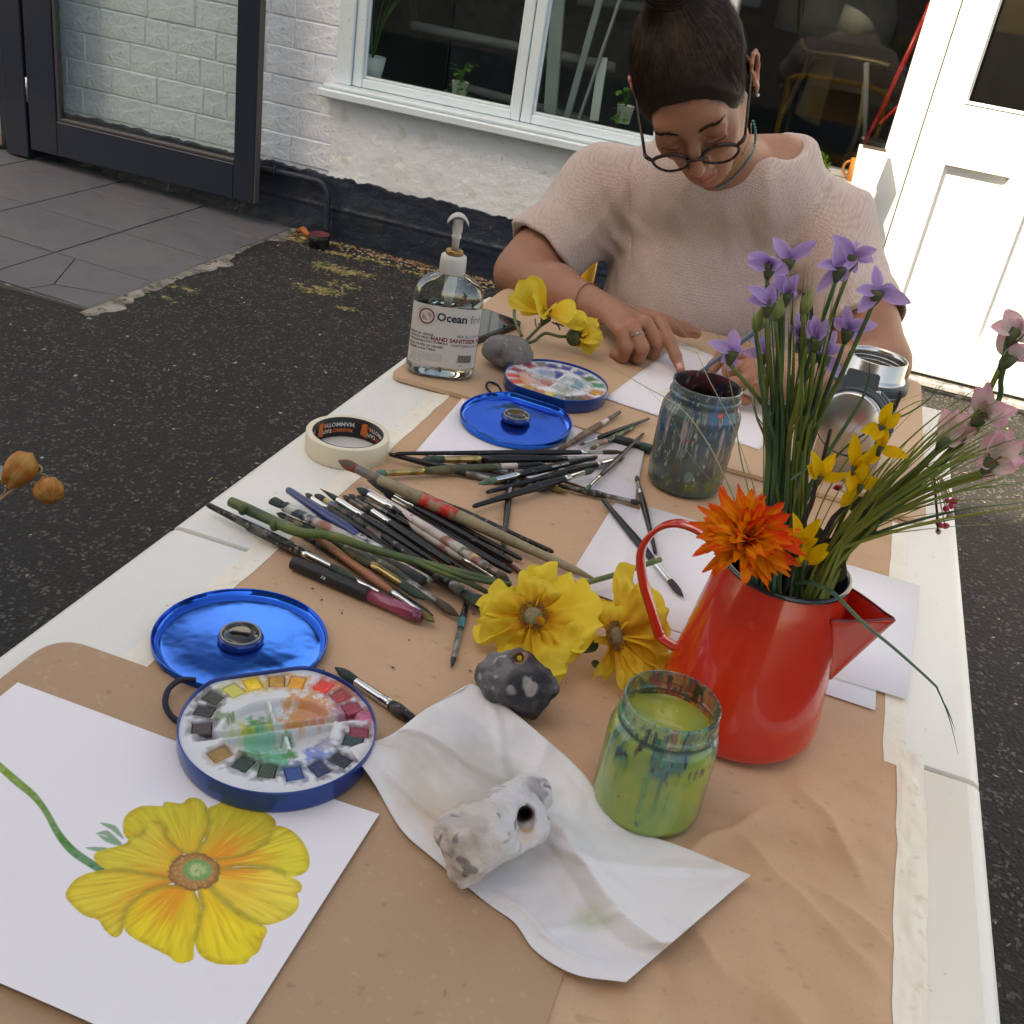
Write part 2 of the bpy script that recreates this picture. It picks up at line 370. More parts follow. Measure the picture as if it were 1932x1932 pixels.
# --- tiled doorstep, each tile its own piece
m_tile = mat('slate tile', (.118, .12, .132), .5, n=[(3, .4, .65, (.135, .133, .142)), (14, .55, .75, (.1, .102, .11)), (260, .7, .74, (.3, .3, .3), .5)], bump=[(240, .0006)], rn=(8, .38, .6))
m_grout = mat('tile grout', (.085, .08, .072), .9, n=[(30, .55, .62, (.35, .34, .32), .7), (12, .5, .6, (.05, .05, .045))], bump=[(200, .002)])
step = thing('tiled_doorstep', 'grey tiled doorstep sloping out from the open navy door, near corner tile cracked', 'doorstep', (-2.9, 3.4, 0))
def sz(x, y): return .006+.052*np.clip((-2.19-x)/1.5, 0, 1.3)
pl, pf = box(-4.7, -2.185, 2.805, 4.19, -.02, 0); pl = np.array(pl)
pl[4:, 2] = sz(pl[4:, 0], 0)-.003; ob('grout_bed', (pl, pf), m_grout, step, smooth=False)
ys = [2.812, 3.17, 3.545, 3.915, 4.18]; xs = [-2.192, -2.60, -3.025, -3.45, -3.875, -4.3]
for j in range(4):
    for i in range(5):
        x1, x0, y0, y1 = xs[i]-.004, xs[i+1]+.004, ys[j]+.004, ys[j+1]-.004
        if i == 0 and j == 0:      # the cracked corner tile: three fragments
            A = [(x0, y0), (x0+.17, y0), (x0+.2, y0+.09), (x0+.36, y0+.145), (x1, y0+.16)]
            for poly in ([(x0, y0), (x0+.165, y0), (x0+.195, y0+.092), (x0+.08, y1), (x0, y1)], [(x0+.199, y0+.096), (x0+.36, y0+.15), (x1, y0+.164), (x1, y1), (x0+.084, y1)], [(x0+.17, y0), (x1, y0), (x1, y0+.16), (x0+.362, y0+.146), (x0+.201, y0+.09)]):
                v, f = slab(poly, 0, .004); v[:, 2] += sz(v[:, 0], 0)-.004; ob('tile', (v, f), m_tile, step, smooth=False)
            continue
        v, f = box(x0, x1, y0, y1, 0, .004, .0012); v[:, 2] += sz(v[:, 0], 0)-.004+random.uniform(-.0006, .0006); ob('tile', (v, f), m_tile, step, smooth=False)
m_conc = mat('worn concrete', (.23, .215, .19), .92, n=[(18, .45, .6, (.12, .11, .09)), (7, .5, .62, (.32, .3, .27)), (35, .55, .62, (.07, .08, .04))], bump=[(60, .004), (200, .002)])
def edge_strip(u, v):
    wv = .055+.03*vnoise(u*14, 3., 0)+.018*vnoise(u*41, 7., 0)
    wv = wv*np.clip(.35+.9*fbm(u*9, 5., 0, 3, 77)+.35, .12, 1.2); return np.stack([-2.188+v*wv, 2.76+u*1.42, .0065*(1-v)**.6+.0012*vnoise(u*60, v*6, 1)+.001], -1)
ob('concrete_edging', grid(160, 10, edge_strip), m_conc, step)
m_trim = mat('steel trim', (.42, .42, .42), .35, .8)
ob('edge_trim', join(box(-2.1905, -2.1865, 2.806, 4.17, .0, .0085), box(-4.5, -2.19, 2.803, 2.807, .0, .0088)), m_trim, step, smooth=False)
v, f = join(*[tr(box(0, 1, -.0035, .0035, 0, .003), None, None)]) if 0 else (None, None)
# --- painted wall
WY = 4.2
m_white = mat('white masonry paint', (.80, .86, .93), .7, n=[(3, .5, .75, (.74, .73, .73)), (26, .66, .74, (.5, .48, .42), .6), (70, .68, .74, (.3, .3, .3), .6)], bump=[(14, .012), (45, .005), (150, .002)])  # bluish cast of the light on the wall put into the white paint
m_white2 = mat('white render paint', (.82, .86, .90), .72, n=[(2.4, .5, .7, (.74, .73, .74)), (40, .68, .74, (.5, .47, .4), .6), (11, .62, .7, (.66, .63, .54), .5)], bump=[(26, .003), (120, .002), (350, .001)])  # same bluish light worked into the colour of the render
m_navy = mat('navy masonry paint', (.018, .028, .046), .42, n=[(12, .5, .66, (.03, .036, .045)), (120, .7, .74, (.4, .4, .4), .5)], bump=[(24, .007), (110, .0025)])
m_pgrey = mat('pale grey render', (.42, .41, .41), .8, n=[(4, .4, .7, (.38, .36, .35))], bump=[(60, .002)])
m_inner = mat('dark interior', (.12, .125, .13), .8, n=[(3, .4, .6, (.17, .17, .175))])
wall = thing('painted_brick_wall', 'white painted brick wall with a navy plinth behind the woman', 'wall', (-2.5, WY, 0))
# structural core (front face flush behind the bricks) built round the openings
cores = [(-3.62, -2.03, .0, 3.9), (-2.03, -.64, .0, .585), (-2.03, .13, 1.95, 2.34), (-.64, -.56, 0, 1.95), (-.56, .13, 0, .62)]
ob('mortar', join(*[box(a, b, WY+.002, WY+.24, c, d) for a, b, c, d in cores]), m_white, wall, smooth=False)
# bricks one by one
def brick_mesh(w_, h_, k):
    rs = np.random.default_rng(k)
    v, f = box(-w_/2, w_/2, -.0030, .012, -h_/2, h_/2, .0035)
    v = v+rs.uniform(-.0016, .0016, v.shape)*(1, .0, 1); me = bpy.data.meshes.new('brick'); me.from_pydata(v.tolist(), [], f)
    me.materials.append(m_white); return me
BM = [brick_mesh(.219, .107, k) for k in range(5)]; BH = [brick_mesh(.106, .107, 9+k) for k in range(3)]
def brick(x, z, me, sx=1.):
    o = bpy.data.objects.new('brick', me); COL.objects.link(o); o.parent = wall; o.scale = (sx, 1, 1)
    o.location = (x+2.5, random.uniform(-.001, .0025), z); o.rotation_euler = (random.uniform(-.012, .012), random.uniform(-.012, .012), random.uniform(-.012, .012))
def zdrop(z, x): return z
row = 0; z = .325
while z < 2.0:
    x = -3.58+(0 if row % 2 else .113)+random.uniform(-.03, .03)
    while x < -2.04:
        half = random.random() < .22; wd = .112 if half else .225
        if x+wd > -2.045: wd2 = -2.045-x; sx = wd2/wd
        else: sx = 1.
        if sx > .35: brick(x+wd*sx/2, z, random.choice(BH if half else BM), sx)
        x += wd
    row += 1; z += .112
row = 0; z = .325
# render below the window (no joints show there), lumpy surface
def lump(x0, x1, z0, z1, y0, amp, s):
    def fn(u, v):
        x = x0+(x1-x0)*u; z_ = z0+(z1-z0)*v
        d = amp*(.6*fbm(x*3.2, z_*7, 0, 3, s)+.5*np.abs(fbm(x*9, z_*16, 1, 4, s+5))+.22*fbm(x*34, z_*40, 2, 3, s+9))
        return np.stack([x, y0-d, z_], -1)
    return fn
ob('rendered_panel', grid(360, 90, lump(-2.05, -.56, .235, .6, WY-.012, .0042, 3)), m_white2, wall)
def plinth_fn(u, v):
    x = -3.62+3.77*u; top = .262-.008*u+.006*vnoise(x*22, 0, 0, 2)+.004*vnoise(x*70, 0, 0, 4); z_ = top*np.minimum(v/.94, 1)
    d = .0045*fbm(x*4, z_*9, 0, 4, 21)+.002*np.abs(vnoise(x*9, z_*30, 3, 8))+.012*np.exp(-((z_-.13)/.008)**2)*.35
    return np.stack([x, np.where(v > .95, WY-.002, WY-.024-d), z_], -1)
ob('plinth', grid(520, 60, plinth_fn), m_navy, wall)
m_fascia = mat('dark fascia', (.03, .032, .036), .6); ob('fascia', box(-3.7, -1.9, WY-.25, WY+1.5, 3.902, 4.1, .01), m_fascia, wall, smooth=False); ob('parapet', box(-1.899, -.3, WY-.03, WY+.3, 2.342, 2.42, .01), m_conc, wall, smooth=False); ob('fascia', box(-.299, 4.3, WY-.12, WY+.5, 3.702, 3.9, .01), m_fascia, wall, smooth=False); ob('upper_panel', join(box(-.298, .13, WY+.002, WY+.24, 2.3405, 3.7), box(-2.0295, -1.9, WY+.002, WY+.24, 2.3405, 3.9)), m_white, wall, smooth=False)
# wall over and beyond the doors
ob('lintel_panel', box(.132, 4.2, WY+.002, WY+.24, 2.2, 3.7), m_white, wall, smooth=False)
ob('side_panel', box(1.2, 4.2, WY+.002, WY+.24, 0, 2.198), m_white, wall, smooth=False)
# --- navy pipe and drain cap
pp = [Y(*q, WY-.055) for q in [(470, 313), (520, 323), (575, 335), (600, 342), (612, 352), (618, 372), (617, 405), (616, 436)]]
t = thing('waste_pipe', 'thin navy painted pipe bending down the plinth beside the glazed door', 'pipe', pp[-1])
ob('pipe', tube(catmull(pp, 6), .0125, 12), m_navy, t)
ob('clip', tube([(pp[1][0], WY-.04, pp[1][2]+.02), (pp[1][0], WY-.07, pp[1][2]+.018), (pp[1][0], WY-.075, pp[1][2]), (pp[1][0], WY-.07, pp[1][2]-.018), (pp[1][0], WY-.04, pp[1][2]-.02)], .004, 8), m_navy, t)
dc = Z(601, 466, 0); t = thing('drain_cap', 'small black drain collar with a faded red rim under the navy pipe', 'drain', dc)
m_blk = mat('black plastic', (.012, .012, .013), .4, n=[(40, .55, .65, (.05, .05, .05))]); m_redf = mat('faded red', (.12, .03, .035), .6)
ob('collar', tr(lathe([(.043, 0), (.045, .045), (.043, .05), (.02, .052)], 28), loc=dc), m_blk, t)
ob('rim', tr(lathe([(.043, .0505), (.0445, .055), (.040, .057), (.036, .0525)], 28), loc=dc), m_redf, t)
lf = Z(572, 444, .01); v, f = grid(8, 8, lambda u, v: np.stack([(u-.5)*.06, (v-.5)*.045*np.sin(np.pi*(u*.9+.05)), .012*np.sin(u*5)+.01*(v-.5)**2*8], -1))
tagit(ob('fallen_leaf', tr((v, f), loc=lf), mat('orange leaf', (.5, .16, .04), .7)), 'curled orange fallen leaf beside the drain collar', 'leaf')
# --- timber casement window
m_frame = mat('white gloss timber', (.70, .80, .84), .3, n=[(5, .5, .7, (.66, .75, .79)), (50, .66, .72, (.4, .38, .34), .4)], bump=[(30, .0012)], coat=.2)
m_pane = pane('window glass')
win = thing('casement_window', 'white timber casement window with two panes above the rendered wall', 'window', (-1.4, WY, .6))
FY = WY+.012
zb, ztp = .615, 1.95
ob('sill', join(box(-2.09, -.645, WY-.085, WY+.05, .572, .606, .006), box(-2.075, -.65, WY-.07, WY+.02, .607, .622, .004)), m_frame, win, smooth=False)
ob('outer_frame', join(box(-2.052, -1.985, FY-.02, FY+.08, .6225, ztp, .004), box(-.692, -.644, FY-.02, FY+.08, .6225, ztp, .004), box(-1.984, -.693, FY-.018, FY+.078, ztp-.06, ztp, .004)), m_frame, win, smooth=False)
for a, b in ((-1.982, -1.268), (-1.263, -.695)):
    c = ob('casement', join(box(a, a+.042, FY-.008, FY+.04, .624, ztp-.062, .004), box(b-.036, b, FY-.008, FY+.04, .624, ztp-.062, .004), box(a+.0425, b-.0365, FY-.006, FY+.038, .624, .658, .004), box(a+.0425, b-.0365, FY-.006, FY+.038, ztp-.1, ztp-.062, .004)), m_frame, win, smooth=False)
    ob('bead', join(box(a+.0425, a+.052, FY+.004, FY+.018, .6585, ztp-.1, .002), box(b-.046, b-.037, FY+.004, FY+.018, .6585, ztp-.1, .002), box(a+.0525, b-.0465, FY+.004, FY+.018, .6585, .669, .002)), m_frame, c, smooth=False)
    ob('pane', box(a+.043, b-.037, FY+.02, FY+.024, .659, ztp-.1), m_pane, c, smooth=False)
# --- shop front window and double doors
m_door = mat('white door paint', (.8, .8, .78), .3, n=[(60, .7, .75, (.4, .36, .3), .4)], bump=[(24, .0008)], coat=.15)
sf = thing('shopfront_window', 'dark shopfront window with a white frame in the sun beside the white doors', 'window', (-.2, WY, .66))
m_pane2 = pane('shopfront glass', (.62, .66, .64))
ob('frame', join(box(-.6, -.534, FY-.03, FY+.07, .672, 1.95, .004), box(.088, .184, FY-.03, FY+.07, .0, 1.95, .004), box(-.533, .087, FY-.02, FY+.06, .672, .69, .003), box(-.533, .087, FY-.02, FY+.06, 1.88, 1.95, .003)), m_door, sf, smooth=False)
ob('pane', box(-.532, .086, FY+.02, FY+.025, .691, 1.879), m_pane2, sf, smooth=False)
m_sillshade = mat('blue grey shade tone', (.24, .3, .34), .5, n=[(7, .5, .62, (.2, .26, .3)), (30, .6, .7, (.3, .33, .34))], bump=[(50, .0015)])  # blue grey of the shadow below the sill put into the bracket colour
ob('sill', join(box(-.64, .1, WY-.16, WY+.0, .635, .671, .005)), m_door, sf, smooth=False)
v, f = slab([(0, 0), (.05, .0), (.085, -.09), (.07, -.24), (.03, -.26), (-.03, -.1)], 0, .03); v = np.stack([v[:, 0]+.035, WY-.14+v[:, 2], v[:, 1]+.655], -1)
ob('bracket', (v, f), m_sillshade, sf, smooth=False)
ob('stall_riser', box(-.55, .0865, WY-.006, WY+.0015, .05, .634), mat('brown stain board', (.16, .12, .075), .6, n=[(9, .4, .6, (.24, .2, .16)), (20, .5, .6, (.09, .07, .05))]), sf, smooth=False)
dr = thing('white_panelled_doors', 'pair of white panelled double doors glaring in the sunshine', 'door', (.6, WY, .0))
def leaf(x0, x1, nm):
    st = [x0, x0+.105]; q = (x1-x0-.105*2-.075)/2; pa = [(x0+.105, x0+.105+q), (x0+.105+q+.075, x1-.105)]
    y0, y1 = WY-.02, WY+.026
    parts = [box(x0, x0+.105, y0, y1, .045, 2.14), box(x1-.105, x1, y0, y1, .045, 2.14), box(x0+.1055, x1-.1055, y0, y1, .045, .19), box(x0+.1055, x1-.1055, y0, y1, .79, .985), box(x0+.1055, x1-.1055, y0, y1, 2.04, 2.14), box(pa[0][1], pa[1][0], y0, y1, .1905, .7895)]
    d = ob('door', join(*parts), m_door, dr, smooth=False)
    for a, b in pa:
        ob('panel', box(a+.0005, b-.0005, y0+.024, y1-.004, .1905, .7895), m_door, d, smooth=False)
        mw = .022
        v, f = [], []
        ring = lambda o, y: [(a+o, y, .1905+o), (b-o, y, .1905+o), (b-o, y, .7895-o), (a+o, y, .7895-o)]
        v = ring(0, y0+.001)+ring(.004, y0-.003)+ring(mw*.45, y0+.020)+ring(mw, y0+.0235)
        f = [(k*4+i, k*4+(i+1) % 4, (k+1)*4+(i+1) % 4, (k+1)*4+i) for k in range(3) for i in range(4)]
        ob('moulding', (np.array(v), f), m_door, d, smooth=False)
    a, b = x0+.1055, x1-.1055
    ring = lambda o, y: [(a+o, y, .985+o), (b-o, y, .985+o), (b-o, y, 2.04-o), (a+o, y, 2.04-o)]
    v = ring(0, y0+.001)+ring(.003, y0-.004)+ring(.012, y0+.008); f = [(k*4+i, k*4+(i+1) % 4, (k+1)*4+(i+1) % 4, (k+1)*4+i) for k in range(2) for i in range(4)]
    ob('glazing_bead', (np.array(v), f), m_door, d, smooth=False)
    ob('pane', box(a, b, y0+.018, y0+.022, .985, 2.04), m_pane2, d, smooth=False)
leaf(.188, .93, 'l'); leaf(.935, 1.68, 'r')
ob('threshold', join(box(.14, 1.75, WY-.075, WY+.1, .012, .036, .004)), mat('aluminium sill', (.72, .72, .72), .3, .6, n=[(40, .5, .6, (.45, .44, .42))]), dr, smooth=False)
ob('weatherbar', box(.19, 1.68, WY-.05, WY-.0205, .05, .082, .005), m_door, dr, smooth=False)
ob('dark_gap_strip', box(.14, 1.75, WY-.088, WY+.1, -.005, .0115), m_blk, dr, smooth=False)  # black strip standing in for the shaded gap under the threshold
# --- objects on the shopfront sill
m_wh = mat('white ceramic', (.85, .84, .81), .35)
c = np.array([-.0, WY-.085, .6715]); c[0] = Y(1630, 345, c[1])[0]
t = thing('white_planter', 'tapering white square planter standing in the sun on the shopfront sill', 'planter', c)
def frust(w0, w1, d0, d1, h, loc, bev=.004):
    v, f = box(-1, 1, -1, 1, 0, h, bev); k = v[:, 2]/h; v[:, 0] *= (w0+(w1-w0)*k)/2; v[:, 1] *= (d0+(d1-d0)*k)/2; return v+np.array(loc), f
v, f = frust(.085, .105, .08, .09, .125, c); ob('pot', (v, f), m_wh, t, smooth=False)
ob('soil', box(c[0]-.04, c[0]+.04, c[1]-.036, c[1]+.036, c[2]+.1255, c[2]+.1275), mat('soil', (.03, .02, .015), .9), t, smooth=False)
mo = c+np.array([-.034, .050, 0]); t = thing('orange_mug', 'orange mug half hidden behind the white planter on the sill', 'mug', mo)
m_or = mat('orange glaze', (.6, .25, .06), .3)
ob('cup', tr(lathe([(.026, 0), (.03, .004), (.032, .075), (.03, .075), (.028, .008)], 24), loc=mo), m_or, t)
a = np.linspace(-1.5, 1.5, 12); ob('handle', tube(np.stack([mo[0]-.03-.02*np.cos(a), mo[1]-0*a-.01, mo[2]+.04+.024*np.sin(a)], -1), .0045, 8), m_or, t)
# --- leafy pot plants
m_leafg = mat('green leaves', (.07, .2, .03), .4, n=[(20, .4, .6, (.12, .3, .05))], tl=.3)
def leaf_blade(L, W, bend=.2, n=6, fold=.15):
    def fn(u, v):
        w_ = W*np.sin(np.pi*np.clip(u, .02, 1)**.75)*(v-.5); return np.stack([w_, L*u, -bend*L*u*u+np.abs(v-.5)*fold*L*.5], -1)
    return grid(n, 5, fn)
def orient(vf, p, az, el, roll=0):
    R_ = np.array(Euler((el, roll, 0)).to_matrix()); Rz = np.array(Matrix.Rotation(az, 3, 'Z')); return tr(vf, Rz@R_, p)
def pot_plant(c, label, n, L, seed, pot=True, spread=.05, cat='plant', big=1., group=None):
    rs = random.Random(seed); t = thing('potted_plant', label, cat, c, group)
    h = .065 if pot else 0
    if pot: ob('pot', tr(lathe([(.026*big, 0), (.034*big, h), (.036*big, h), (.031*big, h-.002), (.029*big, h-.012)], 24, cap1=True), loc=c), m_wh, t)
    for i in range(n):
        a = rs.uniform(0, 6.28); r = spread*rs.uniform(.1, 1); top = np.array(c)+np.array([math.cos(a)*r, math.sin(a)*r*.7, h+rs.uniform(-.02, .07)*spread/.05])
        if rs.random() < .2 and pot: top = np.array(c)+np.array([math.cos(a)*.045, -abs(math.sin(a))*.04, h-.045])
        st = catmull([np.array(c)+(0, 0, h-.003), (np.array(c)+top)/2+(0, 0, h*.5+.02), top], 4)
        p_, f_ = tube(st, .0011, 5)
        lf = orient(leaf_blade(L*rs.uniform(.7, 1.2), L*.85, .25), top, a-1.57+rs.uniform(-.6, .6), rs.uniform(-.5, .5))
        ob('leaf', join((p_, f_), lf), m_leafg, t)
pb = Y(865, 186, WY+.13); pot_plant(pb, 'small trailing plant in a white pot inside the left window pane', 26, .026, 4, spread=.055)
pb = Y(1175, 232, WY+.13); pot_plant(pb, 'small round leaved plant inside the window beside the woman\'s head', 16, .03, 5, spread=.05)
# spiky plant top left of the window
pb = Y(700, 150, WY+.16); t = thing('spiky_houseplant', 'houseplant with long thin drooping leaves at the left of the window', 'plant', pb)
ob('pot', tr(lathe([(.04, 0), (.055, .09), (.05, .09), (.048, .08)], 24), loc=pb), m_wh, t)
for i in range(9):
    a = random.uniform(-1.2, 1.4); q = catmull([pb+(0, 0, .08), pb+(.05*math.sin(a), .02*math.cos(a), .25), pb+(.12*math.sin(a)+.02, .03, .34), pb+(.2*math.sin(a)+.02, .03, .2+.05*math.cos(a*3))], 6)
    ob('leaf', tube(q, np.linspace(.006, .001, len(q)), 5, flat=.3), m_leafg, t)
# bright mossy plant on the shopfront sill
mb = Y(1545, 285, WY-.05); mb[2] = .672; t = thing('moss_ball_plant', 'bright green mossy plant in a low dish on the sill behind her shoulder', 'plant', mb)
ob('dish', tr(lathe([(.03, 0), (.045, .02), (.042, .02), (.03, .006)], 24), loc=mb), m_wh, t)
V = []; Fq = []
for i in range(900):
    d = RNG.normal(size=3); d /= np.linalg.norm(d); d[2] = abs(d[2]); p = mb+(0, 0, .02)+d*(.055, .045, .055)*RNG.uniform(.6, 1.05)
    q, fq = orient(leaf_blade(.008, .006, .1, 3), p, RNG.uniform(0, 6.28), RNG.uniform(-1, 1)); Fq += [tuple(k+len(V) for k in g) for g in fq]; V += q.tolist()
ob('foliage', (np.array(V), Fq), mat('moss green', (.17, .36, .04), .6, tl=.3), t, kind='stuff')
# --- room behind the windows
rm = thing('studio_room', 'dark studio room seen through the windows', 'room', (-.8, WY+2, 0))
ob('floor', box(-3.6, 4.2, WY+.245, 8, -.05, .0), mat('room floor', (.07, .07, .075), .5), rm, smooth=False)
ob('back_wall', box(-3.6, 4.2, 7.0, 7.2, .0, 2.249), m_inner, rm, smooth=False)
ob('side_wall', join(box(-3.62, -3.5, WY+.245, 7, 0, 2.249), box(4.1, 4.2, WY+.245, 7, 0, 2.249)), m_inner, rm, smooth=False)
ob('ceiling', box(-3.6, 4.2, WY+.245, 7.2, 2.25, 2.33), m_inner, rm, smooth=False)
ob('inner_sill', box(-2.03, -.645, WY+.075, WY+.24, .6, .64, .004), mat('inner sill', (.5, .52, .52), .5), rm, smooth=False)
# padded benches with rolled tubes
m_felt = mat('charcoal felt', (.08, .083, .09), .9, n=[(8, .4, .6, (.11, .11, .12))], bump=[(200, .001)]); m_tube = mat('grey lagged pipe', (.16, .17, .18), .6, n=[(6, .4, .6, (.2, .21, .22))])
for k, (pa, pb_) in enumerate([((775, 48), (1160, 128)), ((862, 162), (1120, 232)), ((760, 170), (1000, 230)), ((1090, 0), (1260, 20))]):
    yy = WY+.5+.1*k; a = Y(*pa, yy); b = Y(*pb_, yy+.05); t = thing('lagged_pipe', ['thick grey lagged pipe crossing behind the upper left pane', 'grey lagged pipe low behind the middle of the window', 'lowest grey lagged pipe behind the white plant pot', 'short grey lagged pipe high behind the right pane'][k], 'pipe', a, 'lagged pipes behind the window')
    ob('lagging', axial(a, b, [(0, .018), (.02, .022), (.5, .022), (.98, .022), (1, .018)], 16), m_tube, t)
    ob('bracket', box((a+b)[0]/2-.01, (a+b)[0]/2+.01, yy+.03, yy+.09, (a+b)[2]/2-.02, (a+b)[2]/2+.02), m_felt, t, smooth=False)
sfm = thing('dark_bench', 'dark padded bench standing behind the casement window', 'bench', (-1.6, WY+1., 0))
ob('seat', box(-2.1, -.9, WY+.8, WY+1.3, .2, .45, .03), m_felt, sfm); ob('backrest', box(-2.1, -.9, WY+1.31, WY+1.45, .2, .95, .03), m_felt, sfm)
# leaning boards and post behind the right hand pane
m_bd = mat('grey board', (.26, .3, .31), .6, n=[(6, .4, .6, (.32, .35, .36))]); m_bw = mat('white board', (.6, .64, .64), .5)
def bar(p0, p1, w_, d_, name, label, m, cat='board', yy=WY+.35):
    a = Y(*p0, yy); b = Y(*p1, yy+.02); M = frame(b-a, (0, 1, 0)); L = np.linalg.norm(b-a); v, f = box(-w_/2, w_/2, -d_/2, d_/2, 0, L, .002)
    tagit(ob(name, tr((v, f), M, a), m, smooth=False, at=a), label, cat)
bar((1037, 230), (1058, -60), .055, .02, 'upright_board', 'wide pale grey upright board behind the right window pane', m_bd)
bar((1068, 228), (1140, -30), .028, .015, 'leaning_batten', 'grey batten leaning behind the right window pane', m_bd)
bar((1088, 238), (1176, -20), .013, .013, 'thin_batten', 'thin pale batten leaning nearest the woman behind the glass', m_bd)
bar((1121, 228), (1138, 108), .038, .008, 'white_board', 'short white board standing by the woman\'s head behind the glass', m_bw)
# chair, reflection shape and red trestle behind the shopfront glass
yy = WY+.55; m_bt = mat('bronze tube', (.1, .075, .04), .35, .6); m_can = mat('brown canvas', (.09, .065, .035), .8, n=[(5, .4, .6, (.13, .1, .06))]); m_red = mat('red enamel', (.35, .012, .018), .35)
pc = lambda l, y: [Y(*q, y) for q in l]
t = thing('tubular_chair', 'tubular metal chair with a brown canvas back behind the shopfront glass', 'chair', pc([(1560, 260)], yy)[0])
ob('frame', tube(catmull(pc([(1512, -40), (1511, 20), (1512, 80), (1530, 98), (1600, 108), (1660, 120), (1678, 126)], yy), 6), .012, 10), m_bt, t)
ob('back_frame', tube(catmull(pc([(1478, 215), (1510, 150), (1535, 104), (1560, 98), (1610, 108), (1634, 130), (1632, 160), (1618, 250), (1585, 320)], yy+.06), 6), .011, 10), m_can, t)
v = np.array(pc([(1500, 215), (1540, 112), (1580, 106), (1545, 240)], yy+.05)+pc([(1500, 215), (1540, 112), (1580, 106), (1545, 240)], yy+.065)); ob('canvas_back', (v, [(0, 1, 2, 3), (7, 6, 5, 4), (0, 4, 5, 1), (1, 5, 6, 2), (2, 6, 7, 3), (3, 7, 4, 0)]), m_can, t, smooth=False)
ob('leg', tube(pc([(1635, 118), (1630, 330)], yy-.03), .01, 8), m_felt, t)
c0 = Y(1570, 60, yy+.2); t = tagit(ob('grey_reflection_shape', tr(lathe([(.02, .25), (.12, .24), (.2, .18), (.235, .08), (.24, -.02), (.236, -.02), (.23, .07)], 40, cap0=False, cap1=False), loc=c0), mat('grey reflection tone', (.17, .17, .16), .8), at=c0), 'large round grey shape standing in for a reflection in the shopfront window', 'reflection stand-in')  # round shape added in place of a reflection on the glass
t = thing('red_trestle', 'red painted metal trestle leaning behind the shopfront glass', 'trestle', Y(1620, 290, yy-.15))
for q in ([(1755, 5), (1720, 90), (1672, 190), (1618, 300)], [(1750, 10), (1768, 60)], [(1722, 175), (1660, 235)], [(1745, 30), (1655, 225)]): ob('rail', tube(pc(q, yy-.15), .008, 8), m_red, t)
# --- glazed navy door folded back against the wall
m_nv = mat('navy door paint', (.014, .022, .040), .3, n=[(200, .72, .76, (.3, .3, .3), .4), (6, .4, .7, (.018, .024, .036))], coat=.15, bump=[(14, .0006)])
nd = thing('navy_glazed_door', 'dark navy glazed door folded open against the white brick wall', 'door', (-2.9, 4.07, .1))
DX0, DX1, DY = -3.43, -2.325, 4.06; y0, y1 = DY-.0, DY+.042; db = .1
gx0, gx1 = Y(112, 212, DY)[0], Y(441, 282, DY)[0]; gz = Y(438, 308, DY)[2]
ob('frame', join(box(DX0, gx0-.02, y0, y1, db, 2.1, .003), box(gx1, DX1, y0, y1, db, 2.1, .003), box(gx0-.0195, gx1-.0005, y0, y1, db, gz, .003), box(gx0-.0195, gx1-.0005, y0, y1, 1.99, 2.1, .003)), m_nv, nd, smooth=False)
ob('bead', join(box(gx0-.0195, gx0-.002, y0+.006, y1-.006, gz+.0005, 1.989, .003), box(gx0-.0015, gx1-.0005, y0+.004, y1-.01, gz+.0005, gz+.016, .003)), mat('worn bead', (.06, .055, .055), .4), nd, smooth=False)
ob('pane', box(gx0-.0015, gx1-.0005, y0+.022, y0+.028, gz+.017, 1.989), pane('door glass', (.90, .97, .95), .06), nd, smooth=False)
ob('edge_strip', box(DX1+.0005, DX1+.006, y0+.003, y1-.003, db+.002, 2.1, .001), mat('brown edge', (.1, .085, .075), .6), nd, smooth=False)
ob('hinge', join(*[axial((DX0-.006, y0+.01, h), (DX0-.006, y0+.01, h+.1), [(0, .008), (1, .008)], 10) for h in (.3, 1.1, 1.85)]), mat('steel', (.4, .4, .4), .35, .9), nd)
fr = thing('navy_door_frame', 'navy frame post at the left of the open glazed door', 'door frame', (DX0-.07, DY+.1, .07))
ob('jamb', join(box(DX0-.13, DX0-.016, DY+.0, DY+.14, .06, 2.2, .004), box(DX0-.2, DX0-.131, DY+.05, DY+.14, .06, 2.2, .004)), m_nv, fr, smooth=False)
rv = thing('doorway_reveal', 'pale grey rendered reveal left of the navy door frame', 'wall', (DX0-.6, 4.3, 0))
ob('render', join(box(-5.2, DX0-.205, 4.3, 4.5, .12, 2.7)), m_pgrey, rv, smooth=False); ob('skirting', box(-5.2, DX0-.205, 4.27, 4.2995, .02, .2, .004), mat('greige skirting', (.3, .28, .26), .6), rv, smooth=False)
ob('mat', box(-5.2, DX0-.205, 3.98, 4.269, .055, .075, .004), mat('coir', (.2, .12, .07), .95, bump=[(150, .004)]), rv, smooth=False)
